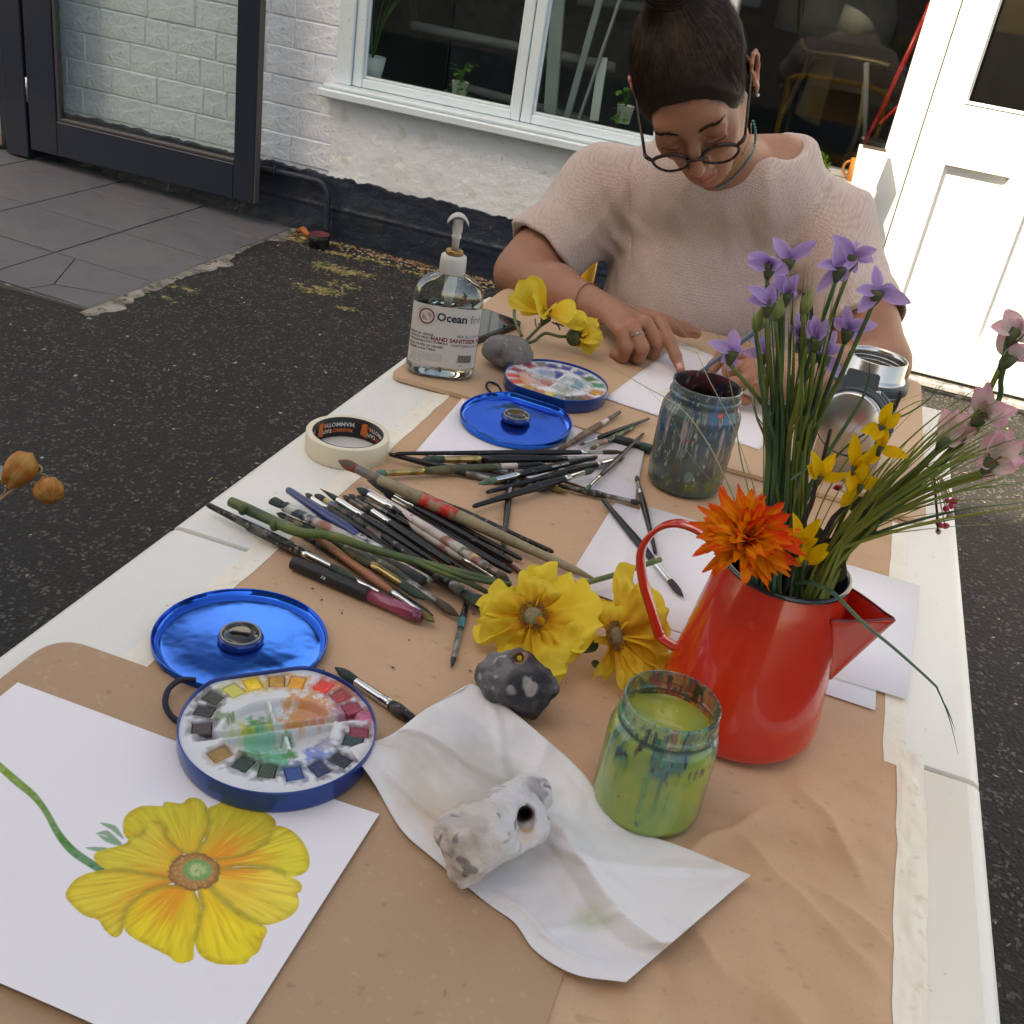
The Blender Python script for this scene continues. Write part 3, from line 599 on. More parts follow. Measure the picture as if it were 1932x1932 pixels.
# --- buildings behind the viewpoint, which cast the shade
m_bk = mat('stock brick', (.3, .22, .17), .9, n=[(3, .4, .7, (.36, .28, .2)), (16, .45, .6, (.22, .15, .11))], bump=[(30, .01)]); m_win = mat('dark panes', (.04, .045, .05), .15)
def block(label, x0, x1, y0, y1, h, name='brick_building'):
    t = thing(name, label, 'building', ((x0+x1)/2, (y0+y1)/2, 0)); ob('wall', box(x0, x1, y0, y1, 0, h), m_bk, t, smooth=False)
    ob('coping', box(x0-.05, x1+.05, y0-.05, y1+.05, h+.002, h+.12), m_conc, t, smooth=False)
    for fl in range(int(h//2.8)):
        for k in range(int((x1-x0)//2.4)):
            a = x0+.8+2.4*k; ff = ob('window', box(a, a+1.1, y1-.05, y1+.03, .9+2.8*fl, 2.3+2.8*fl), m_frame, t, smooth=False); ob('pane', box(a+.06, a+1.04, y1+.031, y1+.036, .96+2.8*fl, 2.24+2.8*fl), m_win, ff, smooth=False)
k = SUN.z/(-SUN.y)
xb = -.8-(4.2+3.6)*(SUN.x/SUN.y)
block('lower brick building behind the viewpoint', xb+.02, .9, -11, -3.6, (3.09+3.6)*k-.12)
xb = -.8-(4.2+3.6)*(SUN.x/SUN.y)
block('taller brick building behind and left of the viewpoint', xb-4.2, xb, -11, -3.6, 12., 'tall_brick_building')
# ================================================================== TABLE
TX0, TX1, TY0, TY1, TZ = -.526, .242, -.13, 1.705, .74
m_tab = mat('white moulded plastic', (.76, .74, .68), .42, n=[(4, .45, .7, (.72, .70, .64)), (130, .7, .74, (.4, .38, .34), .6)], bump=[(420, .0004)], rn=(5, .36, .5))
m_leg = mat('grey powder coat', (.2, .2, .21), .4, .3)
tb = thing('folding_table', 'long white folding table covered in brown paper and painting things', 'table', (-.14, .78, 0))
def tophalf(y0, y1):
    pl_ = rounded([(TX0, y0), (TX1, y0), (TX1, y1), (TX0, y1)], [.02, .02, .004, .004] if y0 < 0 else [.004, .004, .03, .03], 6)
    V = []; n = len(pl_); c = np.mean(pl_, 0)
    for ins, z in ((.004, TZ-.045), (0, TZ-.04), (0, TZ-.012), (.0025, TZ-.0045), (.008, TZ-.001), (.014, TZ)):
        for p in pl_:
            q = np.array(p); q = np.array([np.clip(q[0], TX0+ins, TX1-ins), np.clip(q[1], y0+(ins if y0 < 0 else min(ins, .002)), y1-(min(ins, .002) if y0 < 0 else ins))]); V.append((q[0], q[1], z))
    F = [tuple(range(n))[::-1]]+[(k*n+i, k*n+(i+1) % n, (k+1)*n+(i+1) % n, (k+1)*n+i) for k in range(5) for i in range(n)]+[tuple(5*n+i for i in range(n))]
    return np.array(V), F
ob('tabletop', tophalf(TY0, .7815), m_tab, tb); ob('tabletop', tophalf(.7845, TY1), m_tab, tb)
for y in (.12, 1.45):
    for x in (TX0+.09, TX1-.09): ob('leg', tube([(x, y, .0), (x, y, .69)], .0125, 12), m_leg, tb)
    ob('cross_bar', tube([(TX0+.09, y, .3), (TX1-.09, y, .3)], .009, 10), m_leg, tb)
# --- kraft paper, taped down
m_kraft = mat('brown kraft paper', (.54, .335, .20), .68, n=[(3, .4, .7, (.58, .365, .225)), (9, .55, .75, (.47, .275, .15), .7), (55, .64, .7, (.36, .2, .11), .4), (300, .6, .7, (.34, .2, .12), .35)], bump=[(650, .00012)], sv=(1, 1.8, 1), spec=.35)
KX0, KX1 = -.430, .176
def crease(x, y, p0, p1, wd):
    p0 = np.array(p0); d = np.array(p1)-p0; L = np.hypot(*d); d = d/L; u = (x-p0[0])*d[0]+(y-p0[1])*d[1]; s_ = (x-p0[0])*-d[1]+(y-p0[1])*d[0]
    s_ = s_+.006*vnoise(u*30, p0[0]*50, 0); return np.exp(-np.abs(s_)/wd)*np.clip(np.minimum(u, L-u)/.03+.5, 0, 1)
def kh(x, y):
    near = np.clip((.80-y)/.25, 0, 1)*np.clip((x+.10)/.12, 0, 1); h = .0010+.0006*np.abs(fbm(x*7, y*7, 0, 3, 5))
    h = h+near*(.0052*np.abs(fbm(x*11+y*6, y*9, 1, 3, 15))+.0007*np.abs(vnoise(x*34, y*30, 1, 25)))
    for a, b, w_, q in (((.06, .62), (.16, .54), .009, .0036), ((.10, .70), (.15, .62), .008, .003), ((.04, .52), (.12, .46), .011, .004), ((.09, .50), (.17, .40), .010, .0042), ((.02, .58), (.07, .66), .006, .0022), ((.11, .60), (.175, .57), .006, .003), ((.0, .44), (.1, .40), .01, .003), ((.12, .47), (.13, .38), .007, .0025)): h = h+q*1.7*crease(x, y, a, b, w_)
    flat = np.clip((x-KX0)/.015, 0, 1)*np.clip((KX1+.002-x)/.02, 0.25, 1); return h*flat
def TOP(x, y): return TZ+float(kh(np.array([x]), np.array([y]))[0])+.0006
m_tape = mat('masking tape', (.80, .73, .60), .55, n=[(18, .45, .65, (.82, .76, .64)), (90, .6, .7, (.6, .5, .35), .5)], bump=[(140, .0006)], spec=.3)
P_, F_ = grid(260, 640, lambda u, v: np.stack([KX0+(KX1-KX0)*u+.001*vnoise(v*30, 0, 0)*(u > .99), -.12+v*1.815, TZ+kh(KX0+(KX1-KX0)*u, -.12+v*1.815)], -1))
kp = ob('kraft_paper', (P_, F_), m_kraft, at=(-.13, .8, TZ)); tagit(kp, 'long sheet of crumpled brown kraft paper covering the table', 'paper')
def tape(name, label, xa, xb, y0, y1, wr, sd, slant=0):
    def fn(u, v):
        y = y0+(y1-y0)*v; x = xa+(xb-xa)*u+slant*(v-.5)+.0015*vnoise(y*9, sd, 0)+.0008*vnoise(y*40, sd, u*2)
        base = np.where((x < KX1) & (x > KX0), kh(x, y), kh(np.clip(x, KX0, KX1), y)*np.exp(-np.abs(x-np.clip(x, KX0, KX1))/.004))
        h = wr*np.abs(fbm(x*60, y*28, sd, 3, sd))*np.clip(4*u*(1-u), .1, 1)
        return np.stack([x, y, TZ+base+.0004+h], -1)
    tagit(ob(name, grid(26, 420, fn), m_tape, at=(xa, y0, TZ)), label, 'tape')
tape('tape_strip', 'pale masking tape strip holding the left edge of the brown paper', -.440, -.4165, .0, 1.26, .0006, 3)
tape('tape_strip', 'wrinkled masking tape strip along the right edge nearest the viewer', .1705, .1935, -.1, .798, .0022, 7)
tape('tape_strip', 'straighter masking tape strip along the right edge behind the jug', .1605, .180, .772, 1.24, .0008, 11)
# --- hardboards
m_mdf = mat('hardboard', (.41, .25, .145), .62, n=[(5, .4, .65, (.43, .27, .16)), (160, .62, .7, (.47, .33, .21), .6), (90, .66, .72, (.25, .15, .09), .6)], bump=[(300, .0002)], sv=(1, 1, 1))
m_mdf2 = mat('hardboard pale', (.54, .35, .215), .62, n=[(5, .4, .65, (.56, .37, .23)), (160, .62, .7, (.52, .37, .25), .5), (12, .68, .74, (.25, .16, .1), .5)], bump=[(300, .0002)])
ZA = TZ+.0024
bd = rounded([(-.497, .584), (-.497, -.1), (-.0295, -.1), (-.0295, .584)], [.03, .01, .01, .02], 7)
v, f = slab(bd, ZA, ZA+.003); tagit(ob('hardboard', (v, f), m_mdf, smooth=False), 'brown hardboard with a rounded corner lying under the flower painting', 'board')
bd = rounded([(-.505, 1.757), (-.505, 1.252), (.2, 1.252), (.2, 1.787)], [.045, .02, .02, .02], 7)
ZB = TZ+.0024
v, f = slab(bd, ZB, ZB+.0055); tagit(ob('hardboard', (v, f), m_mdf2, smooth=False), 'paler hardboard drawing board under the woman\'s hands at the far end', 'board')
ZBT = ZB+.0055; ZAT = ZA+.003
# --- paper sheets
m_pap = mat('white cartridge paper', (.80, .755, .77), .8, n=[(4, .4, .7, (.78, .74, .75))], bump=[(900, .00006)], spec=.25)
def sheet(name, label, corners, z, curl=0., nx=30, ny=30, cat='paper', m=None, th=.0003, wob=.0006, sd=1):
    a, b, c, d = [np.array(q[:2], float) for q in corners]
    def fn(u, v):
        p = (a[None]*((1-u)*(1-v))[:, None]+b[None]*(u*(1-v))[:, None]+c[None]*(u*v)[:, None]+d[None]*((1-u)*v)[:, None])
        e = np.maximum(np.abs(u-.5), np.abs(v-.5))*2; zz = z+curl*np.clip(e-.6, 0, 1)**2*6*(.5+.5*vnoise(u*2.3+sd, v*2.1, sd))+wob*np.abs(vnoise(u*3, v*3, sd))
        return np.stack([p[:, 0], p[:, 1], zz], -1)
    P1, F1 = grid(nx, ny, fn); n = len(P1); P2 = P1-(0, 0, th); I = np.arange(n).reshape(nx, ny)
    ed = []
    for s in (I[:, 0], I[::-1, -1], I[0, ::-1], I[-1, :]): ed += [(s[i], s[i]+n, s[i+1]+n, s[i+1]) for i in range(len(s)-1)]
    F = np.concatenate([F1, F1[:, ::-1]+n, np.array(ed)]); o = ob(name, (np.concatenate([P1, P2]), F), m or m_pap, smooth=False, at=(a[0], a[1], z)); tagit(o, label, cat); return o
# stack of large sheets by the jug
def zq(l, z=.7435): return [Z(px, py, z) for px, py in l]
sheet('paper_sheet', 'lowest white sheet jutting out on the right below the jug spout', [(-.098, .846), (.151, .838), (.151, 1.09), (-.098, 1.09)], TZ+.003, 0, nx=4, ny=4, wob=0, sd=3)
sheet('paper_sheet', 'white sheet with its left edge furthest out under the fallen flower heads', [(-.152, .900), (-.005, .873), (.0, 1.075), (-.148, 1.085)], TZ+.0034, 0, nx=4, ny=4, wob=0, sd=4)
sheet('paper_sheet', 'large white sheet lying across the middle of the stack behind the jug', [(-.143, .888), (.02, .868), (.05, 1.09), (-.14, 1.078)], TZ+.0039, 0, nx=4, ny=4, wob=0, sd=6)
sheet('paper_sheet', 'topmost large white sheet reaching past the jug towards the right tape', [(-.1, .862), (.178, .868), (.192, 1.092), (-.12, 1.095)], TZ+.0046, 0, nx=4, ny=4, wob=0, sd=9)
sheet('paper_sheet', 'white drawing sheet on the board that the woman points at', [(-.232, 1.365), (-.012, 1.332), (.015, 1.6), (-.185, 1.68)], ZBT+.0006, .001, sd=2)
sheet('paper_sheet', 'white sheet lying under the far blue tin lid', [(-.388, 1.068), (-.235, 1.075), (-.24, 1.31), (-.402, 1.30)], ZB+.0002+.0004, .0, sd=5)
m_tis = mat('grey white tissue', (.62, .58, .6), .85, n=[(8, .45, .65, (.56, .51, .52)), (30, .6, .7, (.42, .4, .34), .5)], bump=[(300, .0003)])
sheet('rag_paper', 'creased greyish blotting paper under the far brushes', zq([(1050, 905), (1198, 950), (1215, 855), (1075, 800)]), TZ+.0036, .002, wob=.003, m=m_tis, sd=8)
# pencil marks and yellow wash on her drawing
m_yw = mat('yellow wash', (.7, .6, .12), .8); m_pv = mat('violet pencil', (.35, .28, .4), .8)
dk = []
for (x, y, l, a) in [(1290, 655, .03, .2), (1300, 662, .035, .1), (1312, 658, .02, -.3), (1318, 668, .028, .1), (1262, 735, .02, .9), (1252, 742, .014, .7), (1325, 664, .02, .3)]:
    p = Z(x, y, ZBT+.0006); t_ = np.linspace(0, 1, 6); q = np.stack([p[0]+(t_-.5)*l*math.cos(a), p[1]+(t_-.5)*l*math.sin(a)+.002*np.sin(t_*5), np.full(6, ZBT+.0021)], -1); dk.append(tube(q, .0011*np.sin(np.pi*(t_*.9+.05)), 5, flat=.12))
for q in dk: ob('brush_stroke', q, m_yw, bpy.data.objects['paper_sheet.004'], smooth=False)
# --- the flower painting
LP = lambda l: np.array([(x/3., y/3.+1288.) for x, y in l])
PET = [[(1030, 960), (950, 900), (935, 820), (880, 795), (840, 810), (800, 860), (760, 885), (740, 890), (705, 850), (715, 760), (800, 705), (920, 705), (940, 680), (1030, 690), (1070, 660), (1130, 665), (1175, 730), (1180, 820), (1140, 900), (1105, 965)],
 [(1110, 960), (1165, 890), (1182, 800), (1180, 720), (1240, 690), (1290, 662), (1330, 668), (1400, 690), (1480, 730), (1550, 780), (1545, 850), (1480, 925), (1350, 985), (1230, 1005)],
 [(1230, 1003), (1350, 985), (1480, 930), (1530, 870), (1560, 818), (1640, 840), (1710, 910), (1745, 1000), (1728, 1075), (1650, 1100), (1560, 1060), (1450, 1040), (1330, 1040), (1245, 1055)],
 [(1245, 1060), (1380, 1050), (1480, 1055), (1560, 1065), (1690, 1140), (1695, 1190), (1675, 1200), (1685, 1270), (1640, 1330), (1560, 1365), (1480, 1370), (1350, 1300), (1260, 1220), (1195, 1165)],
 [(1185, 1165), (1270, 1250), (1370, 1325), (1500, 1395), (1480, 1470), (1455, 1530), (1410, 1560), (1390, 1590), (1330, 1595), (1220, 1585), (1135, 1535), (1110, 1460), (1112, 1380), (1150, 1280), (1125, 1180)],
 [(1095, 1180), (1130, 1250), (1125, 1380), (1090, 1500), (1085, 1565), (1010, 1582), (960, 1545), (890, 1510), (860, 1495), (740, 1430), (700, 1360), (720, 1280), (800, 1200), (900, 1160), (980, 1150)],
 [(975, 1130), (880, 1160), (770, 1220), (700, 1310), (690, 1400), (655, 1440), (600, 1400), (560, 1340), (480, 1315), (400, 1240), (380, 1190), (440, 1110), (560, 1068), (700, 1060), (850, 1090), (960, 1110)],
 [(960, 1105), (850, 1088), (700, 1060), (600, 1050), (540, 1000), (555, 960), (640, 938), (715, 915), (740, 885), (800, 860), (840, 800), (915, 795), (940, 870), (1000, 935), (1035, 968), (985, 1010)]]
def to_uv(l): return np.array([Z(px, py, ZAT+.0006)[:2] for px, py in LP(l)])
def pdist(X, Y_, poly):            # signed distance to polygon (negative inside)
    d = np.full(X.shape, 1e9); ins = np.zeros(X.shape, bool); n = len(poly)
    for i in range(n):
        a, b = poly[i], poly[(i+1) % n]; e = b-a; wx, wy = X-a[0], Y_-a[1]; t_ = np.clip((wx*e[0]+wy*e[1])/(e@e), 0, 1)
        d = np.minimum(d, (wx-e[0]*t_)**2+(wy-e[1]*t_)**2); c = (a[1] > Y_) != (b[1] > Y_)
        with np.errstate(divide='ignore', invalid='ignore'): ins ^= c & (X < (b[0]-a[0])*(Y_-a[1])/(b[1]-a[1]+1e-12)+a[0])
    return np.where(ins, -1, 1)*np.sqrt(d)
def pline(X, Y_, pts):
    d = np.full(X.shape, 1e9); T_ = np.zeros(X.shape); n = len(pts)-1
    for i in range(n):
        a, b = pts[i], pts[i+1]; e = b-a; wx, wy = X-a[0], Y_-a[1]; t_ = np.clip((wx*e[0]+wy*e[1])/(e@e), 0, 1)
        q = np.hypot(wx-e[0]*t_, wy-e[1]*t_); T_ = np.where(q < d, (i+t_)/n, T_); d = np.minimum(d, q)
    return d, T_
SX0, SX1, SY0, SY1 = -.482, -.184, .309, .521
NX, NY = 560, 400
P_, F_ = grid(NX, NY, lambda u, v: np.stack([SX0+(SX1-SX0)*u, SY0+(SY1-SY0)*v, 0*u], -1))
X, Yc = P_[:, 0], P_[:, 1]; Cc = np.tile(np.array([.78, .74, .76]), (len(X), 1))
def blend(m_, c): global Cc; Cc = Cc*(1-m_[:, None])+np.asarray(c)*m_[:, None] if np.ndim(c) > 1 else Cc*(1-m_[:, None])+np.array(c)[None]*m_[:, None]
sst = lambda a, b, x: np.clip((x-a)/(b-a), 0, 1)**2*(3-2*np.clip((x-a)/(b-a), 0, 1))
cen = to_uv([(1100, 1070)])[0]; ang = np.arctan2(Yc-cen[1], X-cen[0]); rad = np.hypot(X-cen[0], Yc-cen[1])
stm = to_uv(catmull([(-40, 440, 0), (90, 555, 0), (190, 640, 0), (260, 730, 0), (330, 855, 0), (420, 960, 0), (570, 1060, 0)], 5)[:, :2]); d, T_ = pline(X, Yc, stm)
wv = .0024+.0004*np.sin(T_*9); m_ = 1-sst(wv*.8, wv*1.1, d); blend(m_, np.array([.25, .35, .08])[None]*(1-T_[:, None])+np.array([.06, .22, .09])[None]*T_[:, None]+.06*vnoise(X*300, Yc*300, 0)[:, None]); blend(m_*sst(wv*.5, wv, d)*.5, (.1, .17, .04))
for l in ([(570, 795), (640, 820), (700, 885)], [(545, 855), (600, 850), (690, 915)], [(490, 935), (560, 945), (610, 940)], [(560, 865), (620, 895), (690, 925)]):
    d, T_ = pline(X, Yc, to_uv(l)); wv = .0004+.0016*np.sin(np.pi*np.clip(T_, 0, 1)); m_ = 1-sst(wv*.7, wv*1.2, d); blend(m_*.85, (.14, .3, .15))
for i, pt in enumerate(PET[:1]+PET[1:]):
    pc_ = np.array(pt+pt[:3], float); pc_ = catmull(np.column_stack([pc_, 0*pc_[:, 0]]), 3)[3:-6][:, :2]; pl2 = to_uv([tuple(q) for q in pc_]); d = pdist(X, Yc, pl2); m_ = 1-sst(.0006, .0010, d); s_ = vnoise(ang*28, rad*60, i, 40)*.6+vnoise(ang*60, rad*90, i, 44)*.4
    mx = rad[d < 0].max(); rr = rad/mx; tip = np.array([(.62, .52, .05), (.62, .5, .05), (.72, .6, .06), (.8, .62, .08), (.8, .62, .04), (.78, .6, .04), (.7, .54, .06), (.64, .52, .06)][i])
    col = tip[None]*(1+.22*s_[:, None])*np.ones((len(X), 1))
    col = col*(1-.5*sst(.1, .9, s_+.3*np.sin(ang*9+i))[:, None]*.5)+np.array([.72, .42, .04])*.5*.5*sst(.1, .9, s_+.3*np.sin(ang*9+i))[:, None]
    o_ = (1-sst(.32, .8, rr+.28*s_))*(.3+.55*sst(-.4, .5, np.cos(ang*4.+i*1.3)+s_)); col = col*(1-o_[:, None])+np.array([.80, .25, .03])*o_[:, None]
    e_ = sst(-.0045, -.0003, d)*(.5+.5*vnoise(X*260, Yc*260, i)); col = col*(1-.55*e_[:, None])+np.array([.36, .23, .03])*.55*e_[:, None]
    sh = sst(-.0028, -.0001, d)*(rr < .8); col = col*(1-.35*sh[:, None])+np.array([.2, .24, .05])*.35*sh[:, None]
    st2 = sst(.42, .6, vnoise(ang*22, rad*26, i, 60))*sst(.55, .9, rr); col = col*(1-.35*st2[:, None])+np.array([.5, .27, .03])*.35*st2[:, None]
    blend(m_, col); blend((1-sst(.0001, .0005, np.abs(d)))*.45*(.5+.5*vnoise(X*120, Yc*120, 9)), (.33, .28, .06))
du = to_uv([(1100+145, 1070), (1100, 1070+108)])-cen; Mi = np.linalg.inv(du.T); q = np.stack([X-cen[0], Yc-cen[1]], -1)@Mi.T; rr = np.hypot(q[:, 0], q[:, 1])+.05*vnoise(ang*9, 0, 0)
blend(1-sst(.95, 1.04, rr), (.42, .2, .07)); vn = vnoise(X*900, Yc*900, 3)
blend((1-sst(.95, 1.04, rr))*sst(.72, .98, rr)*(.5+.5*sst(-.2, .5, vn)), (.13, .05, .02)); blend((1-sst(.9, 1, rr))*sst(0., .6, vn)*.6, (.6, .33, .12))
q2 = np.hypot(q[:, 0]-.12, q[:, 1]+.08)+.06*vnoise(ang*14, 0, 2); blend(1-sst(.52, .64, q2), (.2, .33, .12)); blend(1-sst(.2, .46, q2), (.45, .52, .22)); blend((1-sst(.5, .6, q2))*sst(.1, .5, vn)*.5, (.1, .24, .08))
m_vc = mat('painted paper', vcol=True, rough=.82, spec=.25, bump=[(900, .00006)])
zz = ZAT+.0006+.0016*np.abs(vnoise(X*7, Yc*7, 0, 4))+.012*sst(SY0+.05, SY0-.02, Yc)*0+.004*np.clip((SY0+.06-Yc)/.06, 0, 1)**2+.0015*np.clip((X-SX1+.05)/.05, 0, 1)**2
ps = ob('flower_painting', (np.stack([X, Yc, zz], -1), F_), m_vc, col=Cc, at=(SX0, SY0, ZAT)); tagit(ps, 'watercolour painting of a big yellow flower on white paper', 'painting')
# ================================================================== PAINT TINS
m_blue = mat('blue enamel tin', (.0, .035, .22), .3, .35, n=[(5, .5, .75, (.0, .05, .26))], coat=.5, bump=[(60, .0001)])
m_bluein = mat('blue lacquered tin inside', (.006, .13, .62), .13, .9, n=[(7, .52, .62, (.0, .07, .42), .6), (90, .72, .76, (.1, .12, .15), .7)], bump=[(9, .0016)], rn=(9, .05, .16))
m_gloss = mat('black gloss disc', (.008, .008, .01), .06, coat=.6)
m_metal = mat('bright metal', (.62, .6, .57), .22, 1.0); m_cord = mat('navy cord', (.01, .012, .03), .7, bump=[(800, .0004)])
m_pal = mat('palette plastic', vcol=True, rough=.28, coat=.3)
def dshape(R_, chord, n=96, hinge=0.):   # circle cut by a softened chord facing direction hinge
    o = []
    for i in range(n):
        a = 2*math.pi*i/n; c = math.cos(a-hinge); r = R_
        if c > 0:
            rc = chord/max(c, 1e-6); k = .004; h = max(k-abs(r-rc), 0)/k; r = min(r, rc)-h*h*k*.25
        o.append((r*math.cos(a), r*math.sin(a)))
    return np.array(o)
def rings(outl, prof, loc):       # prof: (inset, z)
    V = []; n = len(outl); rad_ = np.linalg.norm(outl, axis=1)[:, None]
    for ins, z in prof: p = outl*(1-ins/rad_); V += [(x+loc[0], y+loc[1], z+loc[2]) for x, y in p]
    F = [(k*n+i, k*n+(i+1) % n, (k+1)*n+(i+1) % n, (k+1)*n+i) for k in range(len(prof)-1) for i in range(n)]
    return np.array(V), F, n
def tin(label, lidlabel, bc, hinge, zb, pans, axis, stains, zl, tl_=1.2):
    R_, ch, H = .0715, .0628, .0195; b3 = np.array([bc[0], bc[1], zb]); t = thing('watercolour_tin', label, 'paint tin', b3, 'round watercolour tins')
    ol = dshape(R_, ch, 96, hinge)
    V, F, n = rings(ol, [(.003, 0), (.0008, .0012), (0, .004), (0, H-.001), (.0003, H), (.001, H), (.0013, H-.001), (.0013, .008)], b3); F.append(tuple(range(n))[::-1]); ob('base', (V, F), m_blue, t)
    ax = np.array([math.cos(axis), math.sin(axis)]); ay = np.array([-ax[1], ax[0]])
    # palette insert: height field inside the D shape
    N = 230; g = np.linspace(-R_, R_, N); X, Y_ = np.meshgrid(g, g, indexing='ij'); A = np.arctan2(Y_, X); rr = np.hypot(X, Y_)
    lim = np.interp(np.mod(A, 2*np.pi), np.linspace(0, 2*np.pi, 97), np.append(np.linalg.norm(ol, axis=1), np.linalg.norm(ol[0])))-.0016
    u = X*ax[0]+Y_*ax[1]; v = X*ay[0]+Y_*ay[1]; zt = H-.0032; hh = np.full(X.shape, zt)
    col = np.tile(np.array([.62, .63, .64]), (N, N, 1)); col += .03*vnoise(X*60, Y_*60, 0)[..., None]; tn = np.clip(.5+vnoise(X*70, Y_*70, 3, 9), 0, 1)[..., None]*(well_ := np.clip(1.1-np.hypot((X*ax[0]+Y_*ax[1])/.0405, (X*ay[0]+Y_*ay[1])/.0295), 0, 1))[..., None]; col = col*(1-.35*tn)+np.array([.30, .36, .30])*.35*tn
    well = np.hypot(u/.0405, v/.0295); s = lambda a, b, x: np.clip((x-a)/(b-a), 0, 1)
    inw = s(1.0, .94, well)*s(.0048, .0062, np.abs(v))*np.where(v > 0, s(.0012, .0026, np.abs(u+.0015)), s(.0012, .0026, np.abs(u-.003)))
    hh -= inw*(.0055+.0055*s(1., .3, well)); hh += .0016*np.exp(-((well-1.04)/.03)**2)*(np.abs(v) > .004)
    hh -= s(.0042, .003, np.abs(v))*s(.0615, .057, np.abs(u))*.006
    for (px, py, c_, lv) in stains:
        p = Z(px, py, zb+zt)[:2]-bc; d = np.hypot(X-p[0], Y_-p[1])/lv+.55*vnoise(X*260, Y_*260, 1, int(px)) + .3*vnoise(X*620, Y_*620, 1, int(py)); m_ = s(1.4, .7, d)[..., None]*.95; col = col*(1-m_)+np.array(c_)*.85*m_
    PN = []
    for (px, py, c_) in pans:
        p = Z(px, py, zb+zt)[:2]-bc; a = math.atan2(p[1], p[0]); r = min(float(np.hypot(*p)), .0620)
        if math.cos(a-hinge)*r > .053: r = .053/math.cos(a-hinge)
        ca, sa = math.cos(a), math.sin(a); pc_ = np.array([ca, sa])*min(r, .0588 if math.cos(a-hinge) < .8 else .0535); PN.append((pc_, a, c_))
        du = np.abs((X-pc_[0])*ca+(Y_-pc_[1])*sa); dv = np.abs(-(X-pc_[0])*sa+(Y_-pc_[1])*ca)
        ins = (du < .0072) & (dv < .0062); hh = np.where(ins, zt-.0055, hh); ed = np.maximum(du/.0086, dv/.0074)
        m_ = (s(1.45, .9, ed+.35*vnoise(X*300, Y_*300, 2))*.75)[..., None]; cc = np.array(c_)*.8+.05; col = col*(1-m_)+cc*m_
    P_ = np.stack([X+bc[0], Y_+bc[1], hh+zb], -1)
    over = rr > lim; sc_ = np.where(over, lim/np.maximum(rr, 1e-6), 1); P_[..., 0] = X*sc_+bc[0]; P_[..., 1] = Y_*sc_+bc[1]; P_[..., 2] = np.where(over, zb+zt, P_[..., 2])
    I = np.arange(N*N).reshape(N, N); keep = ~(over[:-1, :-1] & over[1:, :-1] & over[1:, 1:] & over[:-1, 1:])
    F = np.stack([I[:-1, :-1], I[1:, :-1], I[1:, 1:], I[:-1, 1:]], -1)[keep]; used = np.unique(F); mp_ = np.zeros(N*N, int); mp_[used] = np.arange(len(used))
    tr_ = ob('palette', (P_.reshape(-1, 3)[used], mp_[F]), m_pal, t, col=np.clip(col.reshape(-1, 3)[used], .01, 1))
    for pc_, a, c_ in PN:
        vv, ff = box(-.0068, .0068, -.0058, .0058, 0, .0034, .0006); R3 = np.array(Matrix.Rotation(a, 3, 'Z')); k = tuple(round(x, 3) for x in c_)
        if k not in _tm: _tm[k] = mat('paint pan', c_, .35, n=[(160, .45, .65, tuple(min(1, x*1.25+.01) for x in c_))], bump=[(400, .0006)], coat=.3)
        ob('paint_pan', tr((vv, ff), R3, b3+np.array([pc_[0], pc_[1], H-.0074])), _tm[k], tr_, smooth=False)
    # lid, open on its hinge
    hd = np.array([math.cos(hinge), math.sin(hinge)]); lc = np.array(bc)+hd*(ch*2+.006); l3 = np.array([lc[0], lc[1], zl]); oll = dshape(R_, ch, 96, hinge+math.pi)
    V, F, n = rings(oll, [(.003, -.0002), (.0006, .001), (0, .003), (0, .0075), (.0003, .0082), (.0009, .0082), (.0012, .0075), (.0014, .0034), (.0035, .0019), (.010, .0011), (.028, .0016), (.050, .0020)], l3)
    F.append(tuple(range(n))[::-1]); F.append(tuple((11)*n+i for i in range(n))); tilt = np.array(Matrix.Rotation(math.radians(tl_), 3, Vector((-hd[1], hd[0], 0)))); hp = np.array([bc[0]+hd[0]*(ch+.003), bc[1]+hd[1]*(ch+.003), zl+.007])
    ld = ob('lid', tr(tr((V, F), None, -hp), tilt, hp), m_bluein, t, label=lidlabel)
    lz = np.array([lc[0]-.000, lc[1], zl+.0018])
    ob('disc_collar', tr(lathe([(.0185, -.001), (.019, .002), (.0175, .0052), (.0168, .0056), (.016, .0052)], 40, cap1=False), loc=lz), m_blue, ld)
    ob('disc_ring', tr(lathe([(.0166, .0045), (.0169, .0068), (.016, .0074), (.0152, .0072), (.015, .0064)], 40, cap1=False), loc=lz), mat('disc ring', (.25, .24, .23), .3, .6), ld)
    ob('disc', tr(lathe([(.0155, .0045), (.0152, .0066), (.008, .0071), (.001, .0073)], 40), loc=lz), m_gloss, ld)
    hx = np.array([-hd[1], hd[0], 0]); hp2 = np.array([bc[0]+hd[0]*(ch+.0025), bc[1]+hd[1]*(ch+.0025), zb+.008])
    for k in (-.016, .016): ob('hinge', axial(hp2+hx*(k-.006), hp2+hx*(k+.006), [(0, .0014), (1, .0014)], 8), m_blue, t)
    return t, hp2
pans1 = [(437, 1298.5, (.55, .5, .1)), (477.5, 1289.6, (.75, .5, .03)), (522.4, 1285, (.45, .22, .03)), (560.6, 1285, (.7, .3, .02)), (610, 1294, (.75, .04, .03)), (648, 1309.8, (.33, .03, .03)), (675, 1332, (.3, .02, .05)), (686.4, 1380.5, (.22, .02, .04)), (666, 1397.5, (.01, .035, .03)), (643.7, 1433, (.008, .01, .02)), (603, 1449, (.01, .015, .07)), (554, 1458, (.01, .05, .2)), (504.4, 1453.5, (.02, .045, .02)), (459.5, 1440, (.006, .02, .014)), (414.6, 1422, (.3, .16, .03)), (380.8, 1372.7, (.04, .02, .02)), (385.3, 1341, (.015, .013, .013)), (398.8, 1314, (.02, .025, .018))]
